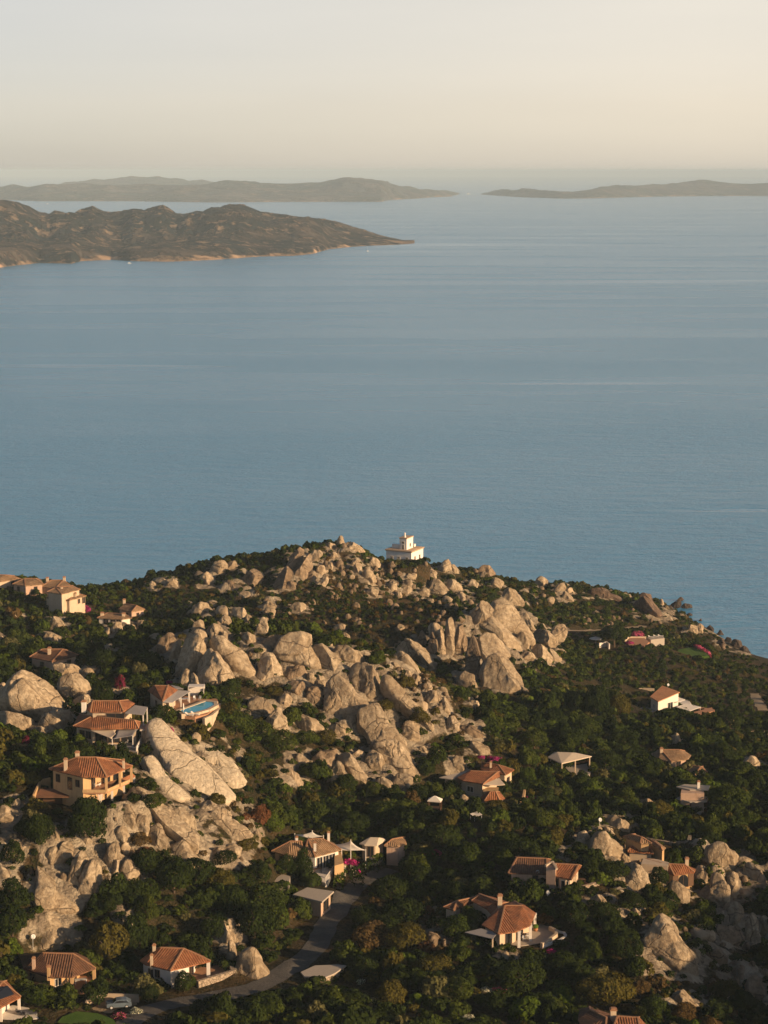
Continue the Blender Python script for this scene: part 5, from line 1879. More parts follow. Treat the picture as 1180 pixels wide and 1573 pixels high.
def turret_villa():
    h = House('turret_villa', 'cream villa with a red-brown roof and a small faceted turret room in front', 'house', 'turret_villa', 'cream villa with the turret')
    z = 4.2
    pl = [(703, 1194), (711, 1199), (742, 1204), (768, 1192), (767, 1185), (722, 1183.5)]
    h.roof(pl, [(723, 1184), (764, 1186)], z, 0.9)
    w = h.inset(h.poly([(705, 1194.5), (742, 1203.5), (767, 1193), (766, 1186), (722, 1185)], z), 0.5)
    h.wall(w, -4, z - 0.23, CREAM)
    h.opening(w, 0, 0.42, 1.7, 1.4, 1.2, frame=WHITE)
    h.slab([(675, 1194, 3.9), (722, 1183, 4.7), (703, 1193.5, 4.1), (694, 1197, 3.8)], CONCRETE, 'side_roof', 0.2)
    h.wall(h.inset(h.poly([(680, 1194), (716, 1186), (702, 1194), (694, 1196)], 3.9), 0.3), -4, 3.5, CREAM, 'side_wall')
    h.slab([(742, 1204.5, 4.0), (767, 1195, 4.1), (776, 1205, 3.7), (764, 1206, 3.7)], BEIGE, 'porch_roof', 0.15)
    MB().prism(h.poly([(706, 1216), (741, 1222), (741, 1208), (709, 1204)], 1.4), -3, 1.1).build('balcony', CREAM, h.root)
    z = 2.3
    tp = [(737, 1226), (744, 1229.5), (768, 1229.5), (776, 1226), (768, 1216), (748, 1216)]
    h.roof(tp, [(753, 1216), (762, 1216)], z, 1.6)
    tw = h.inset(h.poly(tp, z), 0.4)
    h.wall(tw, -4, z - 0.23, CONCRETE, 'turret_wall')
    h.opening(tw, 1, 0.6, 1.4, 0.8, 1.2, frame=WHITE)
    h.opening(tw, 2, 0.5, 0.8, 0.8, 1.2, frame=WHITE)
    h.wall(h.poly([(742, 1215), (766, 1214), (766, 1208), (744, 1208)], 2.8), -2, 2.6, OCHRE, 'yellow_wall')
    h.parapet(h.poly([(738, 1246), (735, 1228), (740, 1212)], 0.4), -3, 1.0, 0.35, CREAM, 'stair_wall')
    g = House('rear_cottage', 'brown-roofed cottage tucked behind the cream villa, with one pale chimney', 'house', 'turret_villa', None, anchor=np.array(at_y(762, 1196, PADS['turret_villa'][1] + 14)))
    z = 4.0 - 0.0
    g.o[2] = height(g.o[0], g.o[1])
    g.root.location = tuple(g.o)
    z = 3.4
    dy = 0
    pl = [(738, 1180), (747, 1186), (777, 1190), (790, 1182.5), (770, 1174), (754, 1170.5), (740, 1171)]
    g.roof(pl, [(749, 1172), (766, 1175)], z, 0.9)
    gw = g.inset(g.poly(pl, z), 0.5)
    g.wall(gw, -4, z - 0.23, CREAM)
    g.chimney(754, 1178, z + 0.6, 1.1, 0.5)
    g.opening(gw, 2, 0.5, 1.2, 0.6, 1.5)
    r = House('curved_wall', 'sunlit yellow retaining wall curving down between hedges beside the cream villa', 'wall', 'turret_villa', None, anchor=np.array(W(h, 800, 1232, 0.0)))
    r.o[2] = height(r.o[0], r.o[1])
    r.root.location = tuple(r.o)
    r.parapet(r.poly([(806, 1214), (804, 1224), (800, 1231), (793, 1236)], 1.5), -2, 1.6, 0.5, OCHRE, 'masonry')
    k = House('garden_pavilion', 'tiny square pavilion with a white pyramid roof beside round shrubs', 'pavilion', 'white_pergola', 'white pyramid pavilion')
    z = 2.6
    pl = [(656.5, 1230), (677, 1231.5), (680, 1227), (659, 1225.5)]
    k.roof(pl, [(667, 1222.5), (669, 1222.5)], z, 1.0, TILE_OLD, caps=False).data.materials[0] = CANVAS
    for q in ((658, 1229.5), (676, 1231), (678.5, 1227.3), (660, 1226)):
        k.post(q[0], q[1], z, -1.5, z - 0.23, 0.2, WOOD)
    k.wall(k.inset(k.poly(pl, z), 0.25), -1.5, 0.9, WOOD, 'parapet')
    q = hit(730, 1256)
    tn = root('shade_tent', tuple(q), 'low white canvas shade below the turret room', 'awning')
    t = House.__new__(House)
    t.o, t.root = q, tn
    t.slab([(722, 1250, 2.2), (734, 1246, 2.4), (741, 1251, 2.2), (729, 1255, 1.9)], CANVAS, 'cloth', 0.05)
    for a in ((723, 1250), (740, 1251), (729, 1254.5), (734, 1246.5)):
        t.post(a[0], a[1], 2.2, -0.5, 1.95, 0.1, METAL)
turret_villa()

def lobed_house():
    h = House('lobed_house', 'low house with a rounded tan roof sunk among trees, a pale chimney on top', 'house', 'lobed_house', 'rounded tan roof')
    z = 2.6
    pl = [(1000, 1158), (1012, 1166), (1032, 1170), (1056, 1166), (1062, 1160), (1052, 1153), (1010, 1152)]
    h.roof(pl, [(1016, 1151.5), (1044, 1151.5)], z, 1.3, TILE_OLD)
    w = h.inset(h.poly(pl, z), 0.5)
    h.wall(w, -4, z - 0.23, PINK)
    h.opening(w, 1, 0.5, 1.2, 1.0, 1.4)
    h.opening(w, 2, 0.5, 1.2, 1.0, 1.4)
    h.chimney(1016, 1157, z + 0.7, 1.2)
    p2 = [(1054, 1181), (1068, 1190), (1087, 1186), (1080, 1177), (1062, 1174)]
    h.roof(p2, [(1064, 1176), (1076, 1178)], 1.6, 0.8, TILE_OLD)
    h.wall(h.inset(h.poly(p2, 1.6), 0.4), -4, 1.37, PINK, 'wing_wall')
    g = House('canopy_house', 'shaded house under two flat grey canopies among dark trees', 'house', 'canopy_house', 'house under grey canopies')
    g.slab([(1039, 1208, 4.4), (1052, 1204.5, 4.4), (1091, 1206.5, 4.4), (1088, 1213, 4.4), (1060, 1213, 4.4)], CONCRETE, 'upper_canopy', 0.25)
    g.slab([(1039, 1226, 2.6), (1058, 1218, 2.9), (1089, 1223, 2.6), (1086, 1231, 2.4), (1060, 1232, 2.4)], CONCRETE, 'canopy', 0.25)
    g.wall(g.poly([(1046, 1216), (1082, 1217), (1080, 1208), (1048, 1207)], 4.4), -3, 4.1, PINK, 'wall')
    for q in ((1042, 1226), (1061, 1231), (1085, 1230)):
        g.post(q[0], q[1], 2.4, -1, 2.15, 0.2, WOOD)
    for q in ((1044, 1209), (1088, 1211)):
        g.post(q[0], q[1], 4.3, 0, 4.14, 0.2, WOOD)
    g.chimney(1073, 1214, 4.0, 2.0, 0.6, WHITE)
    MB().prism(g.poly([(1040, 1258), (1070, 1256), (1084, 1240), (1046, 1240)], 0.0), -3, 0.06).build('court', CONCRETE, g.root)
    for q, zz in (((1051, 1216), 2.9), ((1071, 1233), 0.1)):  # clay pots added where only orange glowing spots are known
        p = root('plant_pot', W(g, q[0], q[1], zz), 'added pot for an orange glow %s of the house under grey canopies' % ('between the two canopies' if zz > 1 else 'below the lower canopy'), 'pot')
        MB().lathe((0, 0), [(0.0, 0), (0.35, 0), (0.5, 0.7), (0.55, 0.75), (0.45, 0.75), (0, 0.6)], 12).build('clay_body', TERRA, p, True)
    table(W(g, 1056, 1241, 0.06), 0.3, 1.6, 0.9, 'white table in the shaded court below the grey canopies')
lobed_house()

def sail_house():
    h = House('sail_house', 'cream house with a fan of tan tiled roof, white terrace railing and two white sails', 'house', 'sail_house', 'cream house with white sails')
    z = 3.3
    pl = [(466, 1313.5), (484.5, 1316), (524.5, 1305), (513, 1294.5), (490, 1290), (466, 1296)]
    h.roof(pl, [(474, 1289), (495, 1288)], z, 1.8, TILE_OLD)
    w = h.inset(h.poly(pl, z), 0.5)
    h.wall(w, -4, z - 0.23, WHITE)
    for t in (0.2, 0.45, 0.72):
        h.opening(w, 1, t, 1.5, 0.3, 2.4, 'door', frame=WHITE)
    pw = [(417, 1307), (441, 1314), (467, 1313), (468, 1299), (448, 1297)]
    h.roof(pw, [(446, 1292), (463, 1292)], z - 0.2, 1.8, TILE_OLD)
    ww = h.inset(h.poly(pw, z - 0.2), 0.5)
    h.wall(ww, -4, z - 0.43, CREAM, 'wing_wall')
    h.opening(ww, 0, 0.5, 1.0, 1.0, 1.3)
    h.opening(ww, 1, 0.5, 1.0, 1.0, 1.3)
    h.chimney(484, 1306, z + 0.7, 1.5, 0.5, WHITE)
    h.chimney(505, 1291, z + 0.9, 1.6, 0.5, WHITE)
    h.chimney(456, 1296, z + 1.0, 1.3, 0.5, WHITE)
    ter = h.poly([(470, 1336), (478, 1334), (515, 1334), (500, 1356), (486, 1352)], 0.1)
    MB().prism(ter, -5, 0.1).build('terrace', WHITE, h.root)
    h.parapet(h.poly([(472, 1337), (487, 1351), (500, 1355), (514, 1335)], 0.1), 0.95, 1.05, 0.09, WHITE, 'railing')
    rb = MB()
    R = [Vector(q) for q in h.poly([(472, 1337), (487, 1351), (500, 1355), (514, 1335)], 0.1)]
    for a, b in zip(R[:-1], R[1:]):
        k = max(2, int((b - a).length / 0.45))
        for i in range(k):
            c = a + (b - a) * (i / k)
            rb.box(c.x - 0.03, c.x + 0.03, c.y - 0.03, c.y + 0.03, 0.1, 0.948)
    rb.build('balusters', WHITE, h.root)
    h.wall(h.poly([(514, 1330), (528, 1326), (524, 1308), (514, 1312)], 2.2), -3, 2.2, OCHRE, 'side_wall')
    table(W(h, 488, 1340, 0.1), 0.4, 1.6, 0.9, 'dark table on the white terrace of the house with sails', WOOD)
    chair(W(h, 480, 1340, 0.1), 1.4, 'pale chair at the dark table on the white terrace', 'chairs on the white terrace')
    chair(W(h, 497, 1341, 0.1), -1.4, 'pale chair at the dark table on the white terrace', 'chairs on the white terrace')
    for lab, c, pk in (('white peaked shade sail on posts behind the tan roof', [(453, 1282, 4.2), (480, 1277.5, 5.0), (497, 1284.5, 4.2), (474, 1287, 4.0)], None),
                       ('wide white shade sail with a raised peak beside the pink arch', [(510, 1297, 3.2), (539, 1291.5, 4.8), (562, 1306, 2.9), (525, 1306, 2.9)], None)):
        s = root('shade_sail', tuple(h.o), lab, 'shade sail')
        t = House.__new__(House)
        t.o, t.root = h.o, s
        t.slab(c, CANVAS, 'cloth', sag=0.45)
        for x, y, zz in c:
            t.post(x, y, zz, -1.0, zz + 0.25, 0.16, WHITE, 'mast')
    pt = House('patio', 'small pale patio half hidden by trees left of the house with white sails', 'patio', 'sail_house', None, anchor=hit(430, 1350))
    MB().prism(pt.poly([(414, 1346), (424, 1340), (446, 1346), (444, 1357), (420, 1354)], 0.4), -3, 0.4).build('paving', CONCRETE, pt.root)
    g = House('garage', 'low building with a flat tan roof beside the road below the white terrace', 'garage', 'garage', 'flat tan garage roof')
    g.slab([(450, 1374, 2.8), (472, 1363, 3.0), (513, 1369, 3.0), (495, 1385, 2.8)], CONCRETE, 'roof', 0.3)
    gw = g.inset(g.poly([(450, 1374), (472, 1363), (513, 1369), (495, 1385)], 2.8), 0.5)
    g.wall(gw, -4, 2.48, PINK)
    g.opening(gw, 2, 0.5, 2.4, 0.1, 2.0, 'door')
    k = House('round_hut', 'small hut with a rounded straw-coloured roof right of the white sails', 'hut', 'round_hut', 'straw-coloured hut')
    pl = [(552, 1295.5), (560, 1298), (579, 1298.5), (593, 1290), (588, 1287), (566, 1287)]
    k.roof(pl, [(569, 1286), (582, 1286.5)], 2.6, 0.9, TILE_OLD, caps=False).data.materials[0] = BEIGE
    kw = k.inset(k.poly(pl, 2.6), 0.5)
    k.wall(kw, -3, 2.37, CREAM)
    k.opening(kw, 1, 0.5, 1.2, 0.1, 2.0, 'door')
    b = House('brown_hut', 'brown tiled hut beside the straw-coloured hut, with a leaning ridge', 'hut', 'round_hut', None, anchor=hit(606, 1304))
    pl = [(590, 1299), (612, 1300), (625, 1296), (622, 1286), (600, 1289)]
    b.roof(pl, [(602, 1289), (618, 1286)], 2.2, 0.8, TILE_OLD)
    b.wall(b.inset(b.poly(pl, 2.2), 0.4), -3, 1.97, PINK)
    p = hit(548, 1342)
    for q, lab in (((545, 1345), 'white gatepost under the pink flowering arch'), ((528, 1345), 'white gatepost left of the pink flowering arch')):
        o = hit(*q)
        r = root('gatepost', tuple(o), lab, 'gatepost')
        MB().box(-0.45, 0.45, -0.45, 0.45, -1, 2.0).build('pillar', WHITE, r)
        MB().box(-0.55, 0.55, -0.55, 0.55, 2.0, 2.15).build('cap', CREAM, r)
sail_house()

def right_lower():
    h = House('gable_villa', 'tan-roofed villa with a tall chimney gable and a dark tiled wing to its left', 'house', 'gable_villa', 'villa with the tall gable')
    z = 3.4
    p1 = [(855, 1346), (878, 1351), (893, 1330), (872, 1326), (852, 1328)]
    h.roof(p1, [(853, 1326.5), (889, 1328.5)], z, 1.4)
    w = h.inset(h.poly(p1, z), 0.5)
    h.wall(w, -3, z - 0.23, CREAM)
    h.opening(w, 0, 0.55, 1.5, 0.5, 2.1, 'door', frame=WHITE)
    p2 = [(781, 1341), (842, 1343), (846, 1320), (830, 1316), (792, 1316)]
    h.roof(p2, [(795, 1317), (840, 1319)], z - 0.6, 1.2, TILE_DARK)
    w2 = h.inset(h.poly(p2, z - 0.6), 0.5)
    h.wall(w2, -3, z - 0.83, PINK, 'wing_wall')
    h.opening(w2, 0, 0.7, 1.0, 1.0, 1.3)
    h.wall(h.poly([(839, 1345), (853, 1347), (855, 1338), (843, 1335)], z), -3, z + 1.5, PINK, 'gable')
    h.parapet(h.poly([(839, 1331), (849, 1326), (855, 1336)], z + 1.5), z + 1.5, z + 1.9, 0.4, CREAM, 'gable_coping')
    for q in ((870, 1350), (884, 1344)):
        h.post(q[0], q[1], z - 0.3, -0.5, z - 0.3, 0.35, CREAM)
    MB().prism(h.poly([(856, 1364), (880, 1366), (904, 1357), (890, 1349), (866, 1354)], 0.1), -3, 0.1).build('terrace', PAVING, h.root)
    h.parapet(h.poly([(880, 1368), (906, 1362), (930, 1352)], 0.1), -3, 0.6, 0.6, STONEW, 'terrace_wall')
    table(W(h, 893, 1356, 0.1), 0.4, 1.4, 0.9, 'dark table on the terrace of the villa with the tall gable', WOOD)
    dish(825, 1340, at_z(825, 1343, h.o[2] + 2.4) - [0, 0, 0.6], 1.0, 'white satellite dish on the dark roof wing')
    q = hit(841, 1382)
    dish(841, 1378, q, 1.3, 'white satellite dish in shrubs below the villa with the tall gable')
    # big villa
    h = House('big_villa', 'large villa with a fan-shaped terracotta roof, arched porch and curved white terrace', 'house', 'big_villa', 'large terracotta villa')
    z = 3.4
    pq = [(740, 1420), (766, 1434), (792, 1431), (815, 1421), (823, 1402), (806, 1390), (790, 1384), (770, 1389), (755, 1404)]
    h.roof(pq, [(776, 1391), (802, 1391)], z, 1.5)
    I = h.inset(h.poly(pq, z), 0.6)
    mid = h.poly([(790, 1420), (806, 1410)], z)
    body = [I[0], I[1], mid[0], mid[1], I[4], I[5], I[6], I[7], I[8]]
    h.wall(body, -3, z - 0.23, CREAM)
    h.opening(body, 0, 0.5, 1.4, 1.0, 1.4)
    h.opening(body, 1, 0.6, 2.0, 0.2, 2.3, 'door')
    h.opening(body, 2, 0.5, 2.4, 0.2, 2.3, 'door')
    pp = [(724, 1383), (736, 1372.5), (762, 1379), (782, 1386), (770, 1397), (756, 1405), (748, 1396)]
    h.roof(pp, [(738, 1373.5), (772, 1387)], z, 0.9)
    pw = h.inset(h.poly(pp, z), 0.5)
    h.wall(pw, -3, z - 0.23, CREAM, 'wing_wall')
    pd = [(681, 1393), (697, 1398), (727, 1386), (735, 1375), (700, 1383)]
    h.roof(pd, [(702, 1384), (729, 1378)], z - 0.7, 0.8, TILE_DARK)
    dw = h.inset(h.poly(pd, z - 0.7), 0.4)
    h.wall(dw, -3, z - 0.93, CREAM, 'rear_wing_wall')
    h.opening(dw, 1, 0.5, 1.0, 1.2, 1.2)
    h.chimney(768, 1392, z + 0.8, 2.0, 0.8)
    for q in ((797.5, 1430), (815, 1420.5), (822, 1403)):
        h.post(q[0], q[1], z - 0.3, -0.5, z - 0.3, 0.5, WHITE)
    MB().prism(h.poly([(778, 1450), (800, 1453), (833, 1448), (856, 1434), (848, 1425), (826, 1418), (806, 1416), (788, 1430)], 0.1), -4, 0.1).build('terrace', CONCRETE, h.root)
    h.parapet(h.poly([(833, 1450), (846, 1442), (854, 1436), (855, 1430), (846, 1425)], 0.6), -3, 0.8, 0.5, CREAM, 'curved_parapet')
    h.parapet(h.poly([(835, 1451), (860, 1443), (870, 1437), (866, 1432), (858, 1430)], 0.4), -4, 0.4, 0.5, WHITE, 'outer_wall')
    h.slab([(714, 1432, 2.9), (739, 1426, 3.2), (764, 1433.5, 3.1), (757, 1442, 2.7)], GREYC, 'awning', 0.1)
    for q in ((757, 1441.5), (764, 1434)):
        h.post(q[0], q[1], 2.6, -1, 2.6, 0.25, CREAM)
    table(W(h, 806, 1441, 0.1), 0.3, 2.0, 0.9, 'wooden dining table in the arched porch of the large villa', WOOD)
    for k, q in enumerate(((800, 1443), (805, 1445), (811, 1442))):
        chair(W(h, *q, 0.1), 0.2, 'pale chair at the porch dining table of the large villa', 'chairs in the large porch')
    q = W(h, 823, 1430, 0.1)
    p = root('plant_pot', q, 'round dark pot with a small bush on the large villa terrace', 'pot')
    MB().lathe((0, 0), [(0.0, 0), (0.3, 0), (0.42, 0.5), (0, 0.5)], 12).build('clay_body', TERRA, p, True)
    MB().lathe((0, 0), [(0.1, 0.5), (0.5, 0.7), (0.45, 1.1), (0, 1.3)], 9).build('bush', LAWN, p)
    # ridge houses on the right
    h = House('ridge_house', 'cluster house of three stepped orange roofs built between pale boulders', 'house', 'ridge_house', 'stepped orange roofs')
    pa = [(957, 1285), (984, 1295), (1001, 1295), (990, 1286), (976, 1281)]
    h.roof(pa, [(970, 1281.5), (986, 1286)], 4.6, 0.8, TILE_OLD)
    h.wall(h.inset(h.poly(pa, 4.6), 0.4), -3, 4.37, OCHRE, 'upper_wall')
    pb = [(1000, 1297), (1018, 1306), (1023, 1302), (1008, 1291), (1000, 1290)]
    h.roof(pb, [(1006, 1293), (1016, 1301)], 3.8, 0.5, TILE_OLD)
    h.wall(h.inset(h.poly(pb, 3.8), 0.3), -3, 3.57, OCHRE, 'side_wall')
    pc = [(964, 1308), (1004, 1311), (1004, 1301), (966, 1300)]
    h.roof(pc, [(970, 1300), (1000, 1301)], 2.6, 0.6)
    h.wall(h.inset(h.poly(pc, 2.6), 0.4), -3, 2.37, CREAM)
    g = House('arch_house', 'house with a terracotta hipped roof, dark arched window and pale chimney among boulders', 'house', 'arch_house', 'house with the arched window')
    z = 3.8
    pd = [(1018, 1339), (1036, 1344), (1067, 1340), (1069, 1335), (1050, 1327), (1024, 1328)]
    g.roof(pd, [(1028, 1327), (1052, 1328)], z, 1.3)
    w = g.inset(g.poly(pd, z), 0.5)
    g.wall(w, -5, z - 0.23, OCHRE)
    g.opening(w, 1, 0.5, 2.2, 0.9, 2.5, shut=True, arch=True)
    pe = [(983, 1328), (1020, 1337), (1026, 1329), (1006, 1320), (986, 1320)]
    g.roof(pe, [(992, 1319.5), (1016, 1326)], z + 0.6, 0.6)
    g.wall(g.inset(g.poly(pe, z + 0.6), 0.4), -4, z + 0.37, OCHRE, 'wing_wall')
    g.wall(g.poly([(985, 1326), (1026, 1330), (1028, 1324), (1010, 1319), (988, 1318)], z + 1.4), 0, z + 1.3, CREAM, 'step_wall')
    g.chimney(1055, 1331, z + 0.6, 1.6, 0.7)
    r = House('ruined_wall', 'long low broken stone wall across the scrub behind the orange roofs', 'wall', 'ridge_house', None, anchor=hit(1030, 1292))
    r.parapet(r.poly([(996, 1288), (1030, 1294), (1058, 1292), (1060, 1284)], 0.9), -3, 1.0, 0.7, STONEW, 'masonry')
    q = hit(921, 1270)
    dish(920, 1266, q, 1.4, 'white satellite dish beside the boulders above the orange roofs')
    # corner house at the lower edge
    h = House('corner_house', 'villa roof of brown tiles with a square chimney at the lower edge of the view', 'house', 'corner_house', 'brown roof at the lower edge')
    z = 3.6
    p1 = [(888, 1566), (895, 1580), (930, 1590), (944, 1566), (937, 1557), (906, 1546), (890, 1550)]
    h.roof(p1, [(907, 1551), (932, 1563)], z, 1.0, TILE_DARK)
    h.wall(h.inset(h.poly(p1, z), 0.5), -4, z - 0.23, PINK)
    p2 = [(938, 1590), (985, 1590), (994, 1575), (982, 1562), (946, 1560)]
    h.roof(p2, [(949, 1561), (980, 1563)], z + 0.3, 0.9)
    h.wall(h.inset(h.poly(p2, z + 0.3), 0.5), -4, z + 0.07, PINK, 'wing_wall')
    h.chimney(942, 1561, z + 0.8, 1.1, 0.9)
right_lower()

def lower_left():
    h = House('yellow_porch_house', 'house with a dark sagging tiled roof and a sunlit yellow corner porch', 'house', 'yellow_porch', 'house with the yellow porch')
    z = 3.1
    pl = [(36, 1487), (74, 1500.5), (111, 1500.5), (147, 1487), (134, 1471), (118, 1463), (66, 1462), (30, 1468)]
    h.roof(pl, [(66, 1463.5), (112, 1465)], z, 1.9, TILE_DARK)
    I = h.inset(h.poly(pl, z), 0.6)
    mid = h.poly([(100, 1490), (122, 1474)], z)
    body = [I[0], I[1], mid[0], mid[1], I[5], I[6], I[7]]
    h.wall(body, -3, z - 0.23, OCHRE)
    h.opening(body, 0, 0.25, 1.1, 0.3, 2.0, 'door')
    h.opening(body, 1, 0.5, 1.2, 0.9, 1.2, frame=WHITE)
    h.opening(body, 2, 0.4, 1.6, 0.1, 2.2, 'door')
    for q in ((110.5, 1499.5), (144.5, 1487)):
        h.post(q[0], q[1], z - 0.25, -1, z - 0.25, 0.5, OCHRE)
    MB().prism(h.poly([(72, 1512), (112, 1522), (152, 1510), (138, 1490), (104, 1496)], 0.1), -3, 0.1).build('porch_floor', PAVING, h.root)
    table(W(h, 124, 1511, 0.1), 0.35, 2.0, 0.9, 'white table in the sunlit yellow porch')
    h.chimney(75, 1495, z + 0.5, 1.1, 0.5, OCHRE)
    h.chimney(52, 1482, z + 0.9, 1.1, 0.5, PINK)
    q = hit(51, 1462)
    dish(51, 1458, q, 2.2, 'pale satellite dish standing behind the dark sagging roof')
    h = House('stone_terrace_house', 'white-walled house with a brown tiled roof and a rubble stone terrace by the road', 'house', 'stone_terrace', 'house with the stone terrace')
    z = 3.4
    pl = [(215, 1475), (223, 1481), (262, 1490.5), (324, 1476), (306, 1463), (272, 1453.5), (238, 1456)]
    h.roof(pl, [(247, 1455.5), (282, 1457)], z, 1.7)
    I = h.inset(h.poly(pl, z), 0.5)
    mid = h.poly([(286, 1482), (300, 1465)], z)
    body = [I[0], I[1], I[2], mid[0], mid[1], I[5], I[6]]
    h.wall(body, -3, z - 0.23, WHITE)
    h.opening(body, 1, 0.14, 0.9, 0.4, 2.1, 'door')
    h.opening(body, 1, 0.42, 0.9, 1.4, 1.2)
    h.opening(body, 3, 0.5, 1.8, 0.4, 2.2, 'door')
    h.post(320, 1476.5, z - 0.25, -1, z - 0.25, 0.55, WHITE)
    h.chimney(233, 1478, z + 0.5, 1.2, 0.45, CREAM)
    h.chimney(237, 1461, z + 1.1, 1.0, 0.5, CREAM)
    MB().prism(h.poly([(280, 1502), (307, 1512), (357, 1496), (352, 1484), (322, 1482), (300, 1486)], 0.3), -4, 0.3).build('terrace', PAVING, h.root)
    tw = h.poly([(306, 1513), (358, 1497), (354, 1486), (340, 1483)], 0.3)
    h.parapet(tw, -5, 1.1, 0.6, STONEW, 'terrace_wall')
    P = [tw[1], tw[0], (tw[0][0], tw[0][1] + 4)]
    mb = MB()
    a, b = Vector(tw[0]), Vector(tw[1])
    e = (b - a).normalized()
    nn = Vector((e.y, -e.x))
    c = a + (b - a) * 0.36
    q = [c - e * 0.9 + nn * 0.31, c + e * 0.9 + nn * 0.31, c + e * 0.9 + nn * 0.45, c - e * 0.9 + nn * 0.45]
    MB().prism([tuple(v) for v in q], -3.0, -0.7).build('dark_opening_panel', WOOD, h.root)  # dark wood panel in place of the dark opening in the wall
    dish(239, 1486, at_z(239, 1490, h.o[2] + 2.0) + [0, -0.3, 0], 0.5, 'pale satellite dish on the white front of the house with the stone terrace', r=0.45)
    h = House('solar_house', 'white house with dark solar panels on its roof at the lower left corner', 'house', 'solar_house', 'house with solar panels')
    z = 3.1
    pl = [(-30, 1556), (0, 1548), (32, 1531), (10, 1506), (-30, 1508)]
    h.roof(pl, [(-22, 1507), (4, 1508)], z, 1.5)
    I = h.inset(h.poly(pl, z), 0.6)
    mid = h.poly([(-10, 1540), (14, 1520)], z)
    h.wall([I[0], mid[0], mid[1], I[3], I[4]], -3, z - 0.23, WHITE)
    for q in ((29, 1531), (1, 1546)):
        h.post(q[0], q[1], z - 0.25, -1, z - 0.25, 0.4, WHITE)
    s = h.slab([(-18, 1541, z + 0.62), (22, 1526.5, z + 0.62), (12, 1514, z + 1.5), (-18, 1520, z + 1.5)], SOLAR, 'solar_panel', 0.08)
    MB().prism(h.poly([(-30, 1570), (0, 1573), (60, 1564), (44, 1548), (20, 1544), (-10, 1552)], 0.08), -3, 0.08).build('terrace', WHITE, h.root)
    for k, q in enumerate(((34, 1556), (41, 1558), (48, 1560))):
        lounger(W(h, *q, 0.08), 1.9, 'dark sun lounger on the white terrace of the house with solar panels', 'dark sun loungers', DARKMETAL)
    # slab roof by the road
    h = House('road_shelter', 'low stone-walled store with a pale cracked flat roof beside the road', 'store', 'slab_roof', 'pale flat roof by the road')
    pp = [(462, 1493), (484, 1483), (520, 1481.5), (532, 1483), (514, 1495), (500, 1501), (468, 1500)]
    h.slab([(x, y, 1.6) for x, y in pp], CONCRETE, 'roof', 0.25)
    h.wall(h.inset(h.poly(pp, 1.6), 0.3), -4, 1.34, STONEW)
    # yard with the parked car
    yp = PADS['yard']
    y = House('paved_yard', 'small paved yard with pale walls where the blue-grey car is parked', 'yard', 'yard', 'parked car')
    MB().prism(y.poly([(128, 1556), (158, 1560), (214, 1552), (210, 1540), (160, 1538)], 0.06), -3, 0.06).build('paving', DIRT, y.root)
    y.parapet(y.poly([(132, 1548), (136, 1538), (158, 1532), (212, 1534)], 0.6), -2, 1.3, 0.35, CREAM, 'wall')
    y.parapet(y.poly([(60, 1568), (92, 1560), (104, 1552)], 0.2), -2, 0.5, 0.4, STONEW, 'garden_wall')
    car(W(y, 183, 1547, 0.06), rad(10))
    g = House('garden_lawn', 'rounded bright green lawn bank at the lower edge below the parked car', 'lawn', 'yard', None, anchor=hit(130, 1566))
    mb = MB()
    pts = g.poly([(80, 1580), (96, 1562), (118, 1554), (150, 1557), (174, 1566), (182, 1580)], 0.5)
    MB().prism(pts, -3, 0.55).build('turf', LAWN, g.root)

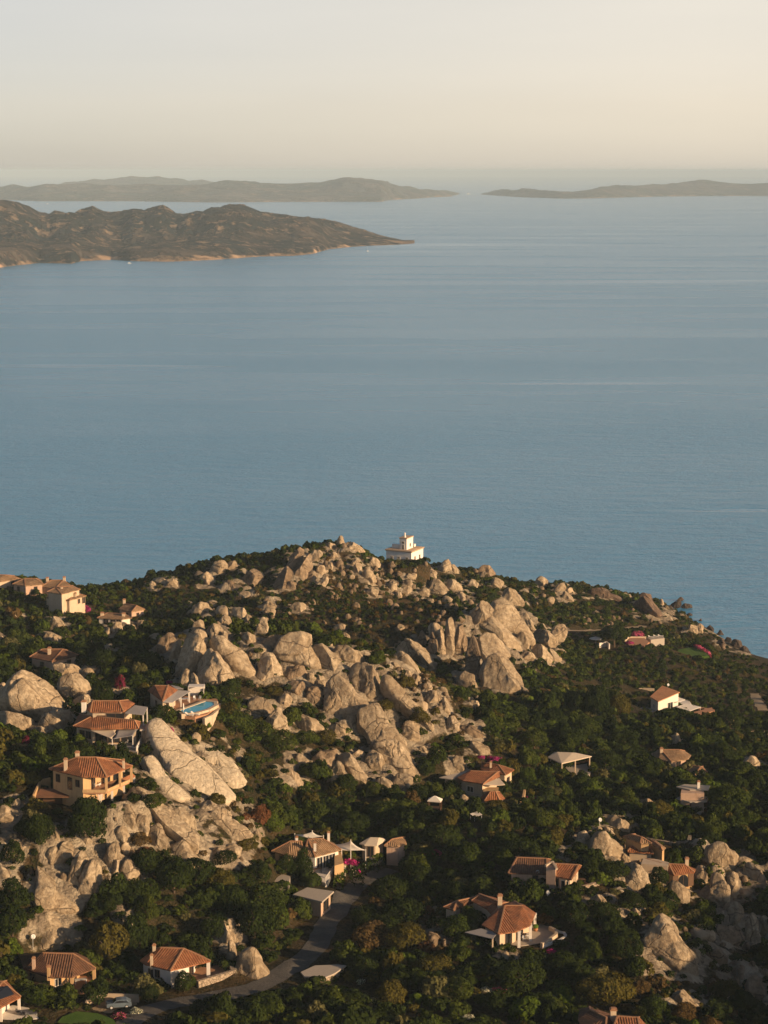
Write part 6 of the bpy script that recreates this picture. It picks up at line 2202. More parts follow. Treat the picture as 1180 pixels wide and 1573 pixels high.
def car(loc, rz):
    paint = plain('blue_grey_paint', (0.12, 0.155, 0.19), 0.25, 0.6)
    tyre = plain('tyre_rubber', (0.02, 0.02, 0.02), 0.8)
    o = root('parked_car', loc, 'blue-grey hatchback parked in the walled yard beside the white flowering bush', 'car')
    o.rotation_euler = (0, 0, rz)
    prof = [(-2.0, 0.35), (-2.05, 0.7), (-1.95, 0.95), (-1.55, 1.0), (-1.0, 1.05), (-0.45, 1.45), (0.3, 1.52), (1.2, 1.45), (1.75, 1.05), (1.98, 0.95), (2.02, 0.5), (1.95, 0.3)]
    rings = []
    for y, ins in ((-0.86, 0.0), (-0.8, 0.0), (0.8, 0.0), (0.86, 0.0)):
        rings.append([(x * (0.985 if abs(y) > 0.82 else 1), y * (0.84 if z > 1.3 else 1), z - (0.02 if abs(y) > 0.82 else 0)) for x, z in prof])
    mb = MB()
    n = len(prof)
    for a, b in zip(rings[:-1], rings[1:]):
        for i in range(n):
            j = (i + 1) % n
            mb.face([a[i], a[j], b[j], b[i]])
    mb.face(rings[0])
    mb.face(rings[-1][::-1])
    mb.build('body', paint, o)
    for s in (-1, 1):
        w = MB()
        w.face([(-0.85, s * 0.865, 1.02), (1.5, s * 0.865, 1.02), (1.15, s * 0.755, 1.38), (-0.4, s * 0.755, 1.38)])
        w.build('side_window', GLASS, o)
        for x in (-1.25, 1.2):
            t = MB()
            r = 0.32
            for k in range(16):
                a, b = 2 * math.pi * k / 16, 2 * math.pi * (k + 1) / 16
                t.face([(x + r * math.cos(a), s * 0.66, r + r * math.sin(a)), (x + r * math.cos(b), s * 0.66, r + r * math.sin(b)), (x + r * math.cos(b), s * 0.89, r + r * math.sin(b)), (x + r * math.cos(a), s * 0.89, r + r * math.sin(a))])
            t.face([(x + r * math.cos(2 * math.pi * k / 16), s * 0.89, r + r * math.sin(2 * math.pi * k / 16)) for k in range(16)])
            wh = t.build('wheel', tyre, o)
            rm = MB()
            rm.face([(x + 0.2 * math.cos(2 * math.pi * k / 12), s * 0.896, r + 0.2 * math.sin(2 * math.pi * k / 12)) for k in range(12)])
            rm.build('rim', METAL, wh)
    ws = MB()
    ws.face([(-0.98, -0.72, 1.09), (-0.98, 0.72, 1.09), (-0.5, 0.64, 1.44), (-0.5, -0.64, 1.44)])
    ws.build('windscreen', GLASS, o)
    for s in (-1, 1):
        MB().box(-2.09, -2.0, s * 0.62 - 0.15, s * 0.62 + 0.15, 0.68, 0.82).build('headlight', METAL, o)
lower_left()

def garden_house():
    p = hit(915, 992)
    parasol(tuple(p), 2.2, 2.6, 'large white parasol beside the round dark pine near the shore')
    h = House('garden_house', 'low terracotta garden terrace with white walls under pink bougainvillea near the shore', 'terrace', 'garden', 'shore garden terrace', anchor=hit(980, 990))
    MB().prism(h.poly([(962, 988), (968, 980), (990, 980), (998, 986), (990, 992), (970, 993)], 0.4), -3, 0.4).build('paving', PAVING, h.root)
    h.parapet(h.poly([(960, 984), (966, 979), (992, 979)], 0.6), -2, 0.9, 0.35, CREAM, 'wall')
    MB().prism(h.poly([(994, 979), (1018, 976.5), (1021, 980), (1000, 982.5)], 0.4), -3, 0.35).build('white_terrace', CONCRETE, h.root)
    for q in ((1000, 979.5), (1008, 978.5), (1015, 978)):
        lounger(W(h, *q, 0.35), 1.3, 'white sun lounger on the white terrace of the shore garden', 'loungers in the shore garden')
    w = House('garden_wall', 'small white wall and gate between the parasol and the round pine', 'wall', 'garden', None, anchor=hit(928, 992))
    w.parapet(w.poly([(921, 991), (932, 989), (936, 992)], 0.8), -2, 1.6, 0.4, WHITE, 'masonry')
    l = House('garden_lawn', 'bright green rectangular lawn inside clipped hedges near the shore', 'lawn', 'lawn', 'shore lawn', anchor=hit(1062, 1003))
    pts = [(1036, 999), (1062, 994), (1076, 995), (1090, 1008), (1050, 1009)]
    MB().prism(l.poly(pts, 0.3), -3, 0.3).build('turf', LAWN, l.root)
garden_house()

# ------------------------------------------------------------------ boats out on the strait
def boat(px, py, L, rz, label, mast=False):
    p = at_z(px, py, 0.0)
    o = root('motor_boat' if not mast else 'sailing_boat', (p[0], p[1], 0.0), label, 'boat')
    o.rotation_euler = (0, 0, rz)
    w = L * 0.14
    mb = MB()
    ring = [(-0.5, -1), (0.2, -1), (0.5, 0), (0.2, 1), (-0.5, 1)]
    lo = [(x * L * 0.94, y * w * 0.7, -0.2) for x, y in ring]
    hi = [(x * L, y * w, L * 0.09) for x, y in ring]
    for i in range(5):
        j = (i + 1) % 5
        mb.face([lo[i], lo[j], hi[j], hi[i]])
    mb.face(hi)
    mb.face(lo[::-1])
    mb.build('hull', METAL, o)
    MB().prism([(-0.3 * L, -w * 0.6), (0.12 * L, -w * 0.6), (0.18 * L, 0), (0.12 * L, w * 0.6), (-0.3 * L, w * 0.6)], L * 0.091, L * 0.17).build('cabin', METAL, o)
    if mast:
        MB().bar((0, 0, L * 0.17), (0, 0, L * 1.2), 0.18).build('mast', METAL, o)
    else:
        MB().prism([(-0.2 * L, -w * 0.4), (0.02 * L, -w * 0.4), (0.02 * L, w * 0.4), (-0.2 * L, w * 0.4)], L * 0.171, L * 0.24).build('bridge', METAL, o)
boat(720, 298.5, 34, rad(10), 'white motor yacht in the gap between the two far islands')
boat(199, 404.5, 8, rad(20), 'small white motor boat anchored close under the near island')
boat(565, 386, 9, rad(60), 'small sailing boat anchored off the tip of the near island', True)
boat(73, 313.5, 15, rad(5), 'white sailing boat beyond the saddle of the near island', True)


# ------------------------------------------------------------------ loose boulders and rubble
def boulder_mesh(seed, n=5, na=26, nb=15):
    """a block worn round: the common part of a ball and several half-spaces"""
    rng = np.random.default_rng(seed)
    th = np.linspace(0, 2 * math.pi, na, endpoint=False)
    ph = np.linspace(-math.pi / 2, math.pi / 2, nb)
    D = np.stack([np.cos(ph)[None] * np.cos(th)[:, None], np.cos(ph)[None] * np.sin(th)[:, None], np.sin(ph)[None] * np.ones_like(th)[:, None]], -1).reshape(-1, 3)
    r = np.full(len(D), 1.0)
    for _ in range(n + 4):
        v = rng.normal(size=3)
        v /= np.linalg.norm(v)
        c = D @ v
        lim = rng.uniform(0.55, 0.85)
        r = np.where(c > 0.05, np.minimum(r, lim / np.maximum(c, 0.05) + 0.02), r)
    Q = D * r[:, None]
    Q += D * (fbm(Q * 1.8 + seed * 3.1, 3) * 0.06)[:, None]
    idx = np.arange(na * nb).reshape(na, nb)
    nx = np.roll(idx, -1, 0)
    F = np.stack([idx[:, :-1], nx[:, :-1], nx[:, 1:], idx[:, 1:]], -1).reshape(-1, 4)
    return Q, F

BVAR = [boulder_mesh(900 + k) for k in range(9)]
BSMALL = [boulder_mesh(950 + k, 4, 12, 7) for k in range(6)]
BMESH = []
for q, f in BVAR:
    me = np_mesh('granite_boulder', q, f, True)
    me.materials.append(GRANITE)
    BMESH.append(me)

KEEP = []      # photo boxes of buildings with their distance: nothing may stand in front of their upper parts
def collect_keep():
    for o in list(COL.objects):
        if o.type != 'MESH' or o.parent is None:
            continue
        top = o
        chain = [o]
        while top.parent is not None:
            top = top.parent
            chain.append(top)
        if top.get('kind'):
            continue
        off = sum((np.array(c.location) for c in chain), np.zeros(3))
        v = np.zeros(len(o.data.vertices) * 3, np.float32)
        o.data.vertices.foreach_get('co', v)
        v = v.reshape(-1, 3) + off
        z0 = top.location[2]
        big = len(v) and (v[:, 2].max() - z0) > 0.25
        if not big:
            continue
        v[:, 2] = np.maximum(v[:, 2], min(z0 + 1.0, v[:, 2].max() - 0.3))
        px, py, d = to_px(v)
        KEEP.append((px.min(), px.max(), py.min(), py.max(), float(np.mean(v[:, 1]))))
collect_keep()
KEEPA = np.array(KEEP)
# floors and terraces that must stay in view: photo outlines with a distance
CLEAR = [([(277, 1091), (283, 1097), (318, 1092), (331, 1083), (328, 1074), (285, 1068), (262, 1080)], 445),
         ([(166, 1135), (172, 1153), (212, 1158), (224, 1130)], 410), ([(128, 1215), (160, 1240), (208, 1214), (206, 1180)], 372),
         ([(800, 1418), (800, 1452), (834, 1450), (872, 1440), (850, 1424)], 362), ([(472, 1330), (498, 1356), (516, 1334)], 392),
         ([(1020, 1080), (1045, 1099), (1096, 1096), (1096, 1085), (1050, 1074)], 570), ([(1040, 998), (1062, 995), (1076, 997), (1088, 1008), (1052, 1008)], 745),
         ([(72, 1508), (112, 1521), (150, 1509), (140, 1490)], 325), ([(0, 1546), (60, 1566), (0, 1573)], 312), ([(130, 1552), (160, 1558), (212, 1550), (208, 1540), (160, 1538)], 325),
         ([(92, 1573), (100, 1562), (120, 1556), (150, 1559), (172, 1568)], 312), ([(868, 1178), (904, 1172), (904, 1189), (882, 1191)], 490), ([(962, 988), (968, 980), (1022, 976), (1022, 981), (990, 992)], 720),
         ([(300, 1500), (356, 1487), (358, 1503), (306, 1525)], 332), ([(416, 1346), (444, 1346), (443, 1356), (420, 1354)], 392)]
ROADPOLY = []
for a in range(len(ROADC)):
    x, y, d = to_px(ROADC[a])
    ROADPOLY.append((float(x), float(y), 2.6 * FPX / d, ROADC[a][1]))
ROADPOLY = np.array(ROADPOLY)
PATHPTS = np.concatenate(PATHS)
PATHPOLY = np.array([(*[float(t) for t in to_px(q)[:2]], q[1]) for q in PATHPTS])

def blocks_view(x, y, z, r, h, slack=0.5):
    """would a plant here hide a building, a terrace, the road?"""
    cx, top, d = to_px((x, y, z + h))
    _, bot, _ = to_px((x, y, z))
    w = r * FPX / d
    k = (KEEPA[:, 4] > y - 0.5) & (cx + w * 0.8 > KEEPA[:, 0]) & (cx - w * 0.8 < KEEPA[:, 1]) & (top < KEEPA[:, 3] - slack * (KEEPA[:, 3] - KEEPA[:, 2])) & (bot > KEEPA[:, 2])
    if k.any():
        return True
    for poly, Y in CLEAR:
        if y < Y:
            for u, v in ((cx, top + 2), (cx - 0.7 * w, (top + bot) / 2), (cx + 0.7 * w, (top + bot) / 2), (cx, (top + bot) / 2)):
                if inside(poly, u, v):
                    return True
    k = (ROADPOLY[:, 3] > y - 1) & (np.abs(ROADPOLY[:, 0] - cx) < w + ROADPOLY[:, 2] * 0.55) & (ROADPOLY[:, 1] > top + 1.0) & (ROADPOLY[:, 1] < bot + 2)
    return bool(k.any())

def on_rock(x, y, z, h):
    cx, cy, d = to_px((x, y, z + 0.6 * h))
    for R in ROCKS:
        if abs(cx - R['px']) < R['w'] * 0.6 and abs(cy - R['py']) < R['h'] * 0.6 and y < R['y'] + 6 and inside(R['poly'], cx, cy):
            return True
    return False

def near_pad(x, y, m):
    for key, p in PADS.items():
        if key in ('lighthouse',):
            continue
        if math.hypot(x - p[0], y - p[1] - 4) < m:
            return True
    return False

def scatter_boulders():
    rng = np.random.default_rng(21)
    left = 300 - len(ROCKS)
    RV, RF, nv = [], [], 0
    total = sum(z[2] for z in ROCKZONES)
    made = 0
    for (poly, amt, nb, nr), pts in zip(ROCKZONES, ZONEPTS):
        if len(pts) == 0:
            continue
        want = int(round(nb * left / total))
        for k in range(want * 3):
            if want <= 0 or made >= left:
                break
            p = pts[rng.integers(len(pts))] + np.array([rng.uniform(-2, 2), rng.uniform(-3, 3), 0])
            s = rng.uniform(0.9, 2.3)
            z = float(height(p[0], p[1]))
            if z < 0.5 or blocks_view(p[0], p[1], z, s, s * 1.2) or on_rock(p[0], p[1], z, s):
                continue
            o = bpy.data.objects.new('granite_boulder', BMESH[int(rng.integers(len(BMESH)))])
            sc = np.array([rng.uniform(0.8, 1.4), rng.uniform(0.8, 1.3), rng.uniform(0.65, 1.2)]) * s
            o.scale = tuple(sc)
            o.location = (p[0], p[1], z + sc[2] * 0.30)
            o.rotation_euler = (rng.uniform(-0.35, 0.35), rng.uniform(-0.35, 0.35), rng.uniform(0, 6.28))
            COL.objects.link(o)
            px, py, d = to_px((p[0], p[1], z + sc[2] * 0.3))
            ROCKS.append(dict(poly=[], ob=o, px=float(px), py=float(py), w=2 * sc[0] * FPX / d, h=2 * sc[2] * FPX / d, size=2 * max(sc), y=p[1], kind='loose'))
            want -= 1
            made += 1
        for k in range(nr):
            p = pts[rng.integers(len(pts))] + np.array([rng.uniform(-2.5, 2.5), rng.uniform(-4, 4), 0])
            s = rng.uniform(0.25, 0.95) ** 1.2 * (1.5 if p[1] > 600 else 1.0)
            z = float(height(p[0], p[1]))
            if z < 0.5 or blocks_view(p[0], p[1], z, s, s) or on_rock(p[0], p[1], z, s):
                continue
            q, f = BSMALL[int(rng.integers(len(BSMALL)))]
            a = rng.uniform(0, 6.28)
            M = np.array([[math.cos(a), -math.sin(a), 0], [math.sin(a), math.cos(a), 0], [0, 0, 1]])
            RV.append((q * rng.uniform(0.7, 1.3, 3) * s) @ M.T + [p[0], p[1], z + 0.25 * s])
            RF.append(f + nv)
            nv += len(q)
    me = np_mesh('rubble', np.concatenate(RV), np.concatenate(RF), True)
    struct(link('rubble', me, GRANITE_DARK), 'stuff')
scatter_boulders()

# ------------------------------------------------------------------ plants
def leaf_material(name, a, b, warm=0.0):
    m, n, l, p = new_mat(name)
    g = n.new('ShaderNodeNewGeometry')
    pos = g.outputs['Position']
    big = noise_node(n, l, pos, 0.16, 3, 0.5, 0.35, 0.65)
    col = mix_col(n, l, big, a, b)
    col = mix_col(n, l, 1.0, col, ramp_grey(n, l, g.outputs['Random Per Island'], 0.6, 1.32), 'MULTIPLY')
    l.new(col, p.inputs['Base Color'])
    p.inputs['Roughness'].default_value = 0.8
    p.inputs['Specular IOR Level'].default_value = 0.06
    tr = n.new('ShaderNodeBsdfTranslucent')
    l.new(mix_col(n, l, 1.0, col, (1.1, 1.1, 0.45), 'MULTIPLY'), tr.inputs['Color'])
    mx = n.new('ShaderNodeMixShader')
    mx.inputs[0].default_value = 0.18
    l.new(p.outputs[0], mx.inputs[1])
    l.new(tr.outputs[0], mx.inputs[2])
    l.new(mx.outputs[0], n['Material Output'].inputs['Surface'])
    return m

TONES = ['dark green', 'green', 'olive green', 'brownish', 'grey-green', 'bright green', 'rust brown']
LEAVES = [leaf_material('dark_leaves', (0.018, 0.029, 0.005), (0.030, 0.044, 0.007)),
          leaf_material('green_leaves', (0.034, 0.052, 0.007), (0.056, 0.071, 0.010)),
          leaf_material('olive_leaves', (0.064, 0.058, 0.010), (0.088, 0.074, 0.014)),
          leaf_material('brown_scrub', (0.085, 0.054, 0.018), (0.105, 0.068, 0.024)),
          leaf_material('grey_green_leaves', (0.090, 0.088, 0.030), (0.120, 0.110, 0.042)),
          leaf_material('bright_leaves', (0.055, 0.085, 0.008), (0.075, 0.105, 0.012)),
          leaf_material('rust_scrub', (0.16, 0.065, 0.028), (0.13, 0.070, 0.032))]
FLOWERS = {'magenta': leaf_material('magenta_flowers', (0.50, 0.035, 0.20), (0.38, 0.03, 0.18)),
           'pink': leaf_material('pink_flowers', (0.55, 0.10, 0.20), (0.42, 0.08, 0.15)),
           'white': leaf_material('white_flowers', (0.62, 0.60, 0.48), (0.40, 0.42, 0.26)),
           'dark red': leaf_material('dark_red_flowers', (0.20, 0.02, 0.045), (0.16, 0.02, 0.05))}
BARK = plain('bark', (0.10, 0.07, 0.045), 0.95, 0.1)

def crown(seed, nleaf, leaf, nlobes=7, spread=0.62, flat=0.8, low=-0.35, loose=0.0):
    """leaf clumps on the skin of several lobes; unit radius, standing on z = 0"""
    rng = np.random.default_rng(seed)
    C = [np.array([0, 0, 0.55 * flat])]
    Rr = [0.62]
    for k in range(nlobes):
        a = 2 * math.pi * (k + rng.uniform(-0.3, 0.3)) / nlobes
        rr = spread * rng.uniform(0.6, 1.0)
        C.append(np.array([rr * math.cos(a), rr * math.sin(a), flat * rng.uniform(0.32, 0.85)]))
        Rr.append(rng.uniform(0.26, 0.46))
    for k in range(nlobes // 3):
        a = rng.uniform(0, 6.28)
        C.append(np.array([0.28 * math.cos(a), 0.28 * math.sin(a), flat * rng.uniform(0.95, 1.15)]))
        Rr.append(rng.uniform(0.24, 0.36))
    C, Rr = np.array(C), np.array(Rr)
    w = Rr ** 2 / (Rr ** 2).sum()
    k = rng.choice(len(C), nleaf * 3, p=w)
    d = rng.normal(size=(nleaf * 3, 3))
    d /= np.linalg.norm(d, axis=1, keepdims=True)
    P = C[k] + d * Rr[k][:, None] * rng.uniform(0.82, 1.08 + loose, (nleaf * 3, 1)) * np.array([1, 1, 0.9])
    dist = np.linalg.norm((P[:, None] - C[None]), axis=2) / Rr[None]
    dist[np.arange(len(P)), k] = 9
    ok = (dist.min(1) > 0.86) & (P[:, 2] > 0.03) & (d[:, 2] > low)
    P, d = P[ok][:nleaf], d[ok][:nleaf]
    n = len(P)
    nr = d + rng.normal(size=(n, 3)) * 0.32
    nr /= np.linalg.norm(nr, axis=1, keepdims=True)
    t = np.cross(nr, rng.normal(size=(n, 3)))
    t /= np.linalg.norm(t, axis=1, keepdims=True) + 1e-9
    b = np.cross(nr, t)
    s = leaf * rng.uniform(0.6, 1.4, (n, 1))
    b = b * rng.uniform(0.5, 0.95, (n, 1))
    V = np.stack([P - t * s - b * s * 0.6, P + t * s * 0.7 - b * s, P + t * s + b * s * 0.5, P - t * s * 0.6 + b * s], 1).reshape(-1, 3)
    F = np.arange(n * 4).reshape(-1, 4)
    return V, F

def big_crown_mesh(name, seed, nleaf, leaf, **kw):
    V, F = crown(seed, nleaf, leaf, **kw)
    me = np_mesh(name, V, F, False)
    me.materials.append(LEAVES[0])
    return me

SHRUBS = [big_crown_mesh('maquis_shrub', 300 + k, 900, 0.075, nlobes=6 + k % 4, flat=(0.75, 0.95, 0.65, 1.05)[k % 4]) for k in range(12)]
CROWNS = [big_crown_mesh('crown', 400 + k, 2400, 0.048, nlobes=9 + k % 4, spread=0.66, flat=(0.85, 1.0, 0.75)[k % 3], low=-0.7, loose=0.12 * (k % 3)) for k in range(10)]
PINE = big_crown_mesh('crown', 480, 1500, 0.06, nlobes=9, spread=0.6, flat=0.6, low=-0.8)
NEARV = [crown(500 + k, 260, 0.125, nlobes=5 + k % 3, flat=(0.75, 0.95, 0.6)[k % 3]) for k in range(6)]
FARV = [crown(520 + k, 110, 0.19, nlobes=4 + k % 3, flat=(0.75, 0.9, 0.6)[k % 3]) for k in range(6)]

def trunk_mesh(seed):
    rng = np.random.default_rng(seed)
    mb = MB()
    def limb(p, q, r0, r1, n=7):
        p, q = Vector(p), Vector(q)
        d = (q - p).normalized()
        s = d.cross(Vector((0.3, 0.9, 0.1))).normalized()
        t = d.cross(s)
        for k in range(n):
            a, b = 2 * math.pi * k / n, 2 * math.pi * (k + 1) / n
            f = lambda c, r, ang: c + s * (r * math.cos(ang)) + t * (r * math.sin(ang))
            mb.face([f(p, r0, a), f(p, r0, b), f(q, r1, b), f(q, r1, a)])
    top = (rng.uniform(-0.06, 0.06), rng.uniform(-0.06, 0.06), 0.42)
    limb((0, 0, -0.25), top, 0.075, 0.05)
    for k in range(4):
        a = 2 * math.pi * k / 4 + rng.uniform(-0.5, 0.5)
        mid = (top[0] + 0.25 * math.cos(a), top[1] + 0.25 * math.sin(a), 0.42 + rng.uniform(0.12, 0.28))
        limb(top, mid, 0.042, 0.028)
        limb(mid, (mid[0] + 0.25 * math.cos(a + 0.3), mid[1] + 0.25 * math.sin(a + 0.3), mid[2] + 0.2), 0.028, 0.012)
    me = bpy.data.meshes.new('trunk')
    me.from_pydata(mb.v, [], mb.f)
    me.materials.append(BARK)
    return me
TRUNKS = [trunk_mesh(600 + k) for k in range(4)]
PLANTS = []    # things to be labelled

def set_mat(o, m):
    o.material_slots[0].link = 'OBJECT'
    o.material_slots[0].material = m

def tree(x, y, z, r, h, tone, seed, kind='tree', label=None):
    rng = np.random.default_rng(seed)
    o = bpy.data.objects.new('pine_tree' if kind == 'pine' else 'broadleaf_tree', None)
    o.location = (x, y, z)
    COL.objects.link(o)
    c = bpy.data.objects.new('crown', PINE if kind == 'pine' else CROWNS[seed % len(CROWNS)])
    COL.objects.link(c)
    c.parent = o
    hc = h * (0.8 if kind != 'pine' else 0.55)
    c.scale = (r, r * rng.uniform(0.85, 1.1), hc)
    c.location = (0, 0, h - hc * 1.12)
    c.rotation_euler = (0, 0, rng.uniform(0, 6.28))
    set_mat(c, LEAVES[tone])
    t = bpy.data.objects.new('trunk', TRUNKS[seed % len(TRUNKS)])
    COL.objects.link(t)
    t.parent = o
    t.scale = (r * 0.9, r * 0.9, h * 0.85)
    px, py, d = to_px((x, y, z + h * 0.5))
    PLANTS.append(dict(ob=o, px=float(px), py=float(py), r=r, h=h, tone=tone, kind='umbrella pine' if kind == 'pine' else 'tree', label=label))
    return o

TREES = [  # column, row of the foot, width and height in photo pixels, tone
    (944, 994, 50, 50, 0, 'pine'), (135, 1292, 62, 70, 0), (62, 1300, 48, 58, 0), (168, 1478, 78, 78, 2), (208, 1462, 56, 66, 0), (446, 1462, 86, 80, 1), (302, 1490, 56, 60, 0),
    (268, 1372, 62, 62, 0), (352, 1402, 62, 58, 0), (404, 1396, 60, 52, 0), (330, 1372, 56, 50, 2), (466, 1352, 34, 48, 0), (440, 1342, 34, 36, 0), (130, 1140, 56, 40, 0), (172, 1150, 40, 34, 1),
    (158, 1082, 34, 44, 0), (216, 1052, 24, 40, 4), (160, 1030, 48, 36, 0), (120, 1018, 40, 30, 0), (350, 1072, 46, 38, 0), (300, 1122, 52, 32, 0), (362, 1128, 60, 40, 1), (250, 1108, 40, 34, 1), (228, 1100, 40, 40, 0),
    (915, 1100, 46, 52, 0), (952, 1104, 36, 46, 2), (885, 1096, 44, 44, 0), (1120, 1250, 70, 52, 1), (1092, 1208, 40, 40, 0), (1150, 1272, 46, 40, 1), (1010, 1262, 56, 34, 2), (960, 1245, 52, 34, 1),
    (693, 1222, 32, 32, 1), (680, 1234, 28, 26, 1), (812, 1206, 30, 30, 5), (846, 1182, 30, 30, 0), (850, 1226, 36, 26, 4), (762, 1256, 50, 38, 2), (830, 1270, 52, 34, 1), (716, 1418, 36, 26, 4),
    (748, 1464, 40, 34, 0), (776, 1462, 32, 36, 0), (832, 1472, 36, 36, 0), (930, 1545, 88, 72, 2), (890, 1520, 60, 50, 0), (560, 1420, 48, 40, 0), (570, 1458, 70, 46, 3), (625, 1460, 66, 44, 2), (660, 1500, 60, 40, 2),
    (1012, 1362, 36, 40, 0), (905, 1330, 46, 30, 0), (945, 1350, 40, 30, 0), (970, 1395, 44, 34, 0), (520, 1530, 70, 46, 0), (600, 1545, 56, 50, 2), (455, 1540, 70, 40, 0), (400, 1560, 60, 40, 0), (340, 1562, 60, 36, 1),
    (640, 1360, 60, 44, 0), (600, 1300, 50, 40, 0), (540, 1280, 60, 44, 0), (480, 1262, 50, 40, 1), (590, 1260, 54, 36, 1), (680, 1300, 60, 40, 0), (720, 1330, 54, 40, 1), (650, 1330, 48, 34, 1),
    (700, 1540, 66, 50, 1), (770, 1560, 60, 44, 0), (840, 1565, 60, 40, 1), (700, 1380, 50, 36, 0), (745, 1360, 44, 36, 0), (420, 1280, 40, 32, 5), (1080, 1150, 50, 36, 0), (1120, 1120, 50, 34, 0),
    (850, 1120, 50, 40, 0), (900, 1130, 50, 40, 1), (960, 1150, 50, 34, 0), (820, 1150, 46, 36, 1), (930, 1180, 50, 36, 0), (20, 1330, 40, 44, 0), (20, 1440, 50, 60, 0), (225, 1420, 40, 44, 1), (330, 1440, 40, 44, 0),
    (60, 1545, 56, 34, 1), (30, 1540, 40, 30, 0), (230, 1540, 30, 34, 0), (283, 1525, 36, 40, 0), (1120, 1540, 44, 40, 2), (1000, 1560, 50, 40, 1), (400, 1270, 34, 40, 6), (228, 1322, 36, 26, 6), (1050, 1570, 40, 36, 3),
    (392, 1440, 74, 70, 0), (300, 1362, 60, 56, 0), (250, 1347, 50, 46, 0), (436, 1412, 62, 58, 0), (396, 1362, 52, 50, 0), (620, 1422, 70, 50, 0), (590, 1442, 60, 46, 0), (560, 1502, 60, 40, 0), (620, 1522, 60, 50, 0), (800, 1522, 72, 56, 0), (860, 1502, 60, 50, 0), (884, 1422, 56, 50, 0), (700, 1442, 56, 44, 1), (930, 1422, 50, 50, 0), (960, 1472, 60, 56, 0), (780, 1210, 46, 40, 0), (870, 1150, 46, 40, 0), (990, 1200, 50, 40, 0), (1110, 1170, 50, 42, 0), (650, 1270, 56, 44, 0), (800, 1320, 60, 44, 0), (985, 1530, 36, 34, 3), (22, 1402, 56, 60, 0), (206, 1388, 50, 46, 0), (168, 1404, 44, 40, 0), (228, 1348, 48, 48, 0), (264, 1346, 40, 30, 2), (236, 1242, 40, 26, 1), (330, 1238, 34, 26, 2), (430, 1156, 52, 36, 1), (398, 1136, 50, 34, 1), (470, 1146, 40, 26, 1), (352, 1108, 42, 34, 2), (500, 1142, 36, 24, 2), (480, 1196, 44, 28, 1), (120, 1284, 40, 36, 0), (40, 1282, 36, 32, 0), (216, 1300, 36, 28, 3), (620, 1060, 34, 24, 2), (645, 1112, 36, 26, 2), (590, 1092, 30, 20, 2), (420, 1070, 26, 20, 2), (530, 1218, 44, 30, 0), (345, 1330, 40, 30, 0), (380, 1310, 36, 28, 2), (600, 1385, 60, 38, 0), (640, 1230, 40, 34, 0), (575, 1225, 44, 30, 1), (1160, 1215, 40, 40, 0), (1170, 1300, 40, 34, 1), (1090, 1290, 44, 30, 1), (1040, 1275, 50, 30, 1), (1030, 1310, 40, 26, 1)]
TREEPOS = []
FORCED = [k for k, t in enumerate(TREES) if t[:2] in ((22, 1402), (206, 1388), (168, 1404), (228, 1348), (944, 994), (135, 1292), (283, 1525), (466, 1352), (440, 1342), (693, 1222), (1012, 1362), (62, 1300))]
for k, tr in enumerate(TREES):
    p = hit(tr[0], tr[1])
    if p is None:
        continue
    sc = (p[1] * 1.06) / FPX
    r, h = tr[2] * sc / 2, max(tr[3] - 0.3 * tr[2], 0.5 * tr[2]) * sc * 1.05
    if k not in FORCED and blocks_view(p[0], p[1], p[2], r * 0.8, h, 0.45):
        p = p + np.array([0, 3.0, 0])
        p[2] = height(p[0], p[1])
        h *= 0.8
        if blocks_view(p[0], p[1], p[2], r * 0.7, h, 0.6):
            continue
    TREEPOS.append((p[0], p[1], r))
    tree(p[0], p[1], float(p[2]), r, h, tr[4], k, 'pine' if len(tr) > 5 else 'tree')

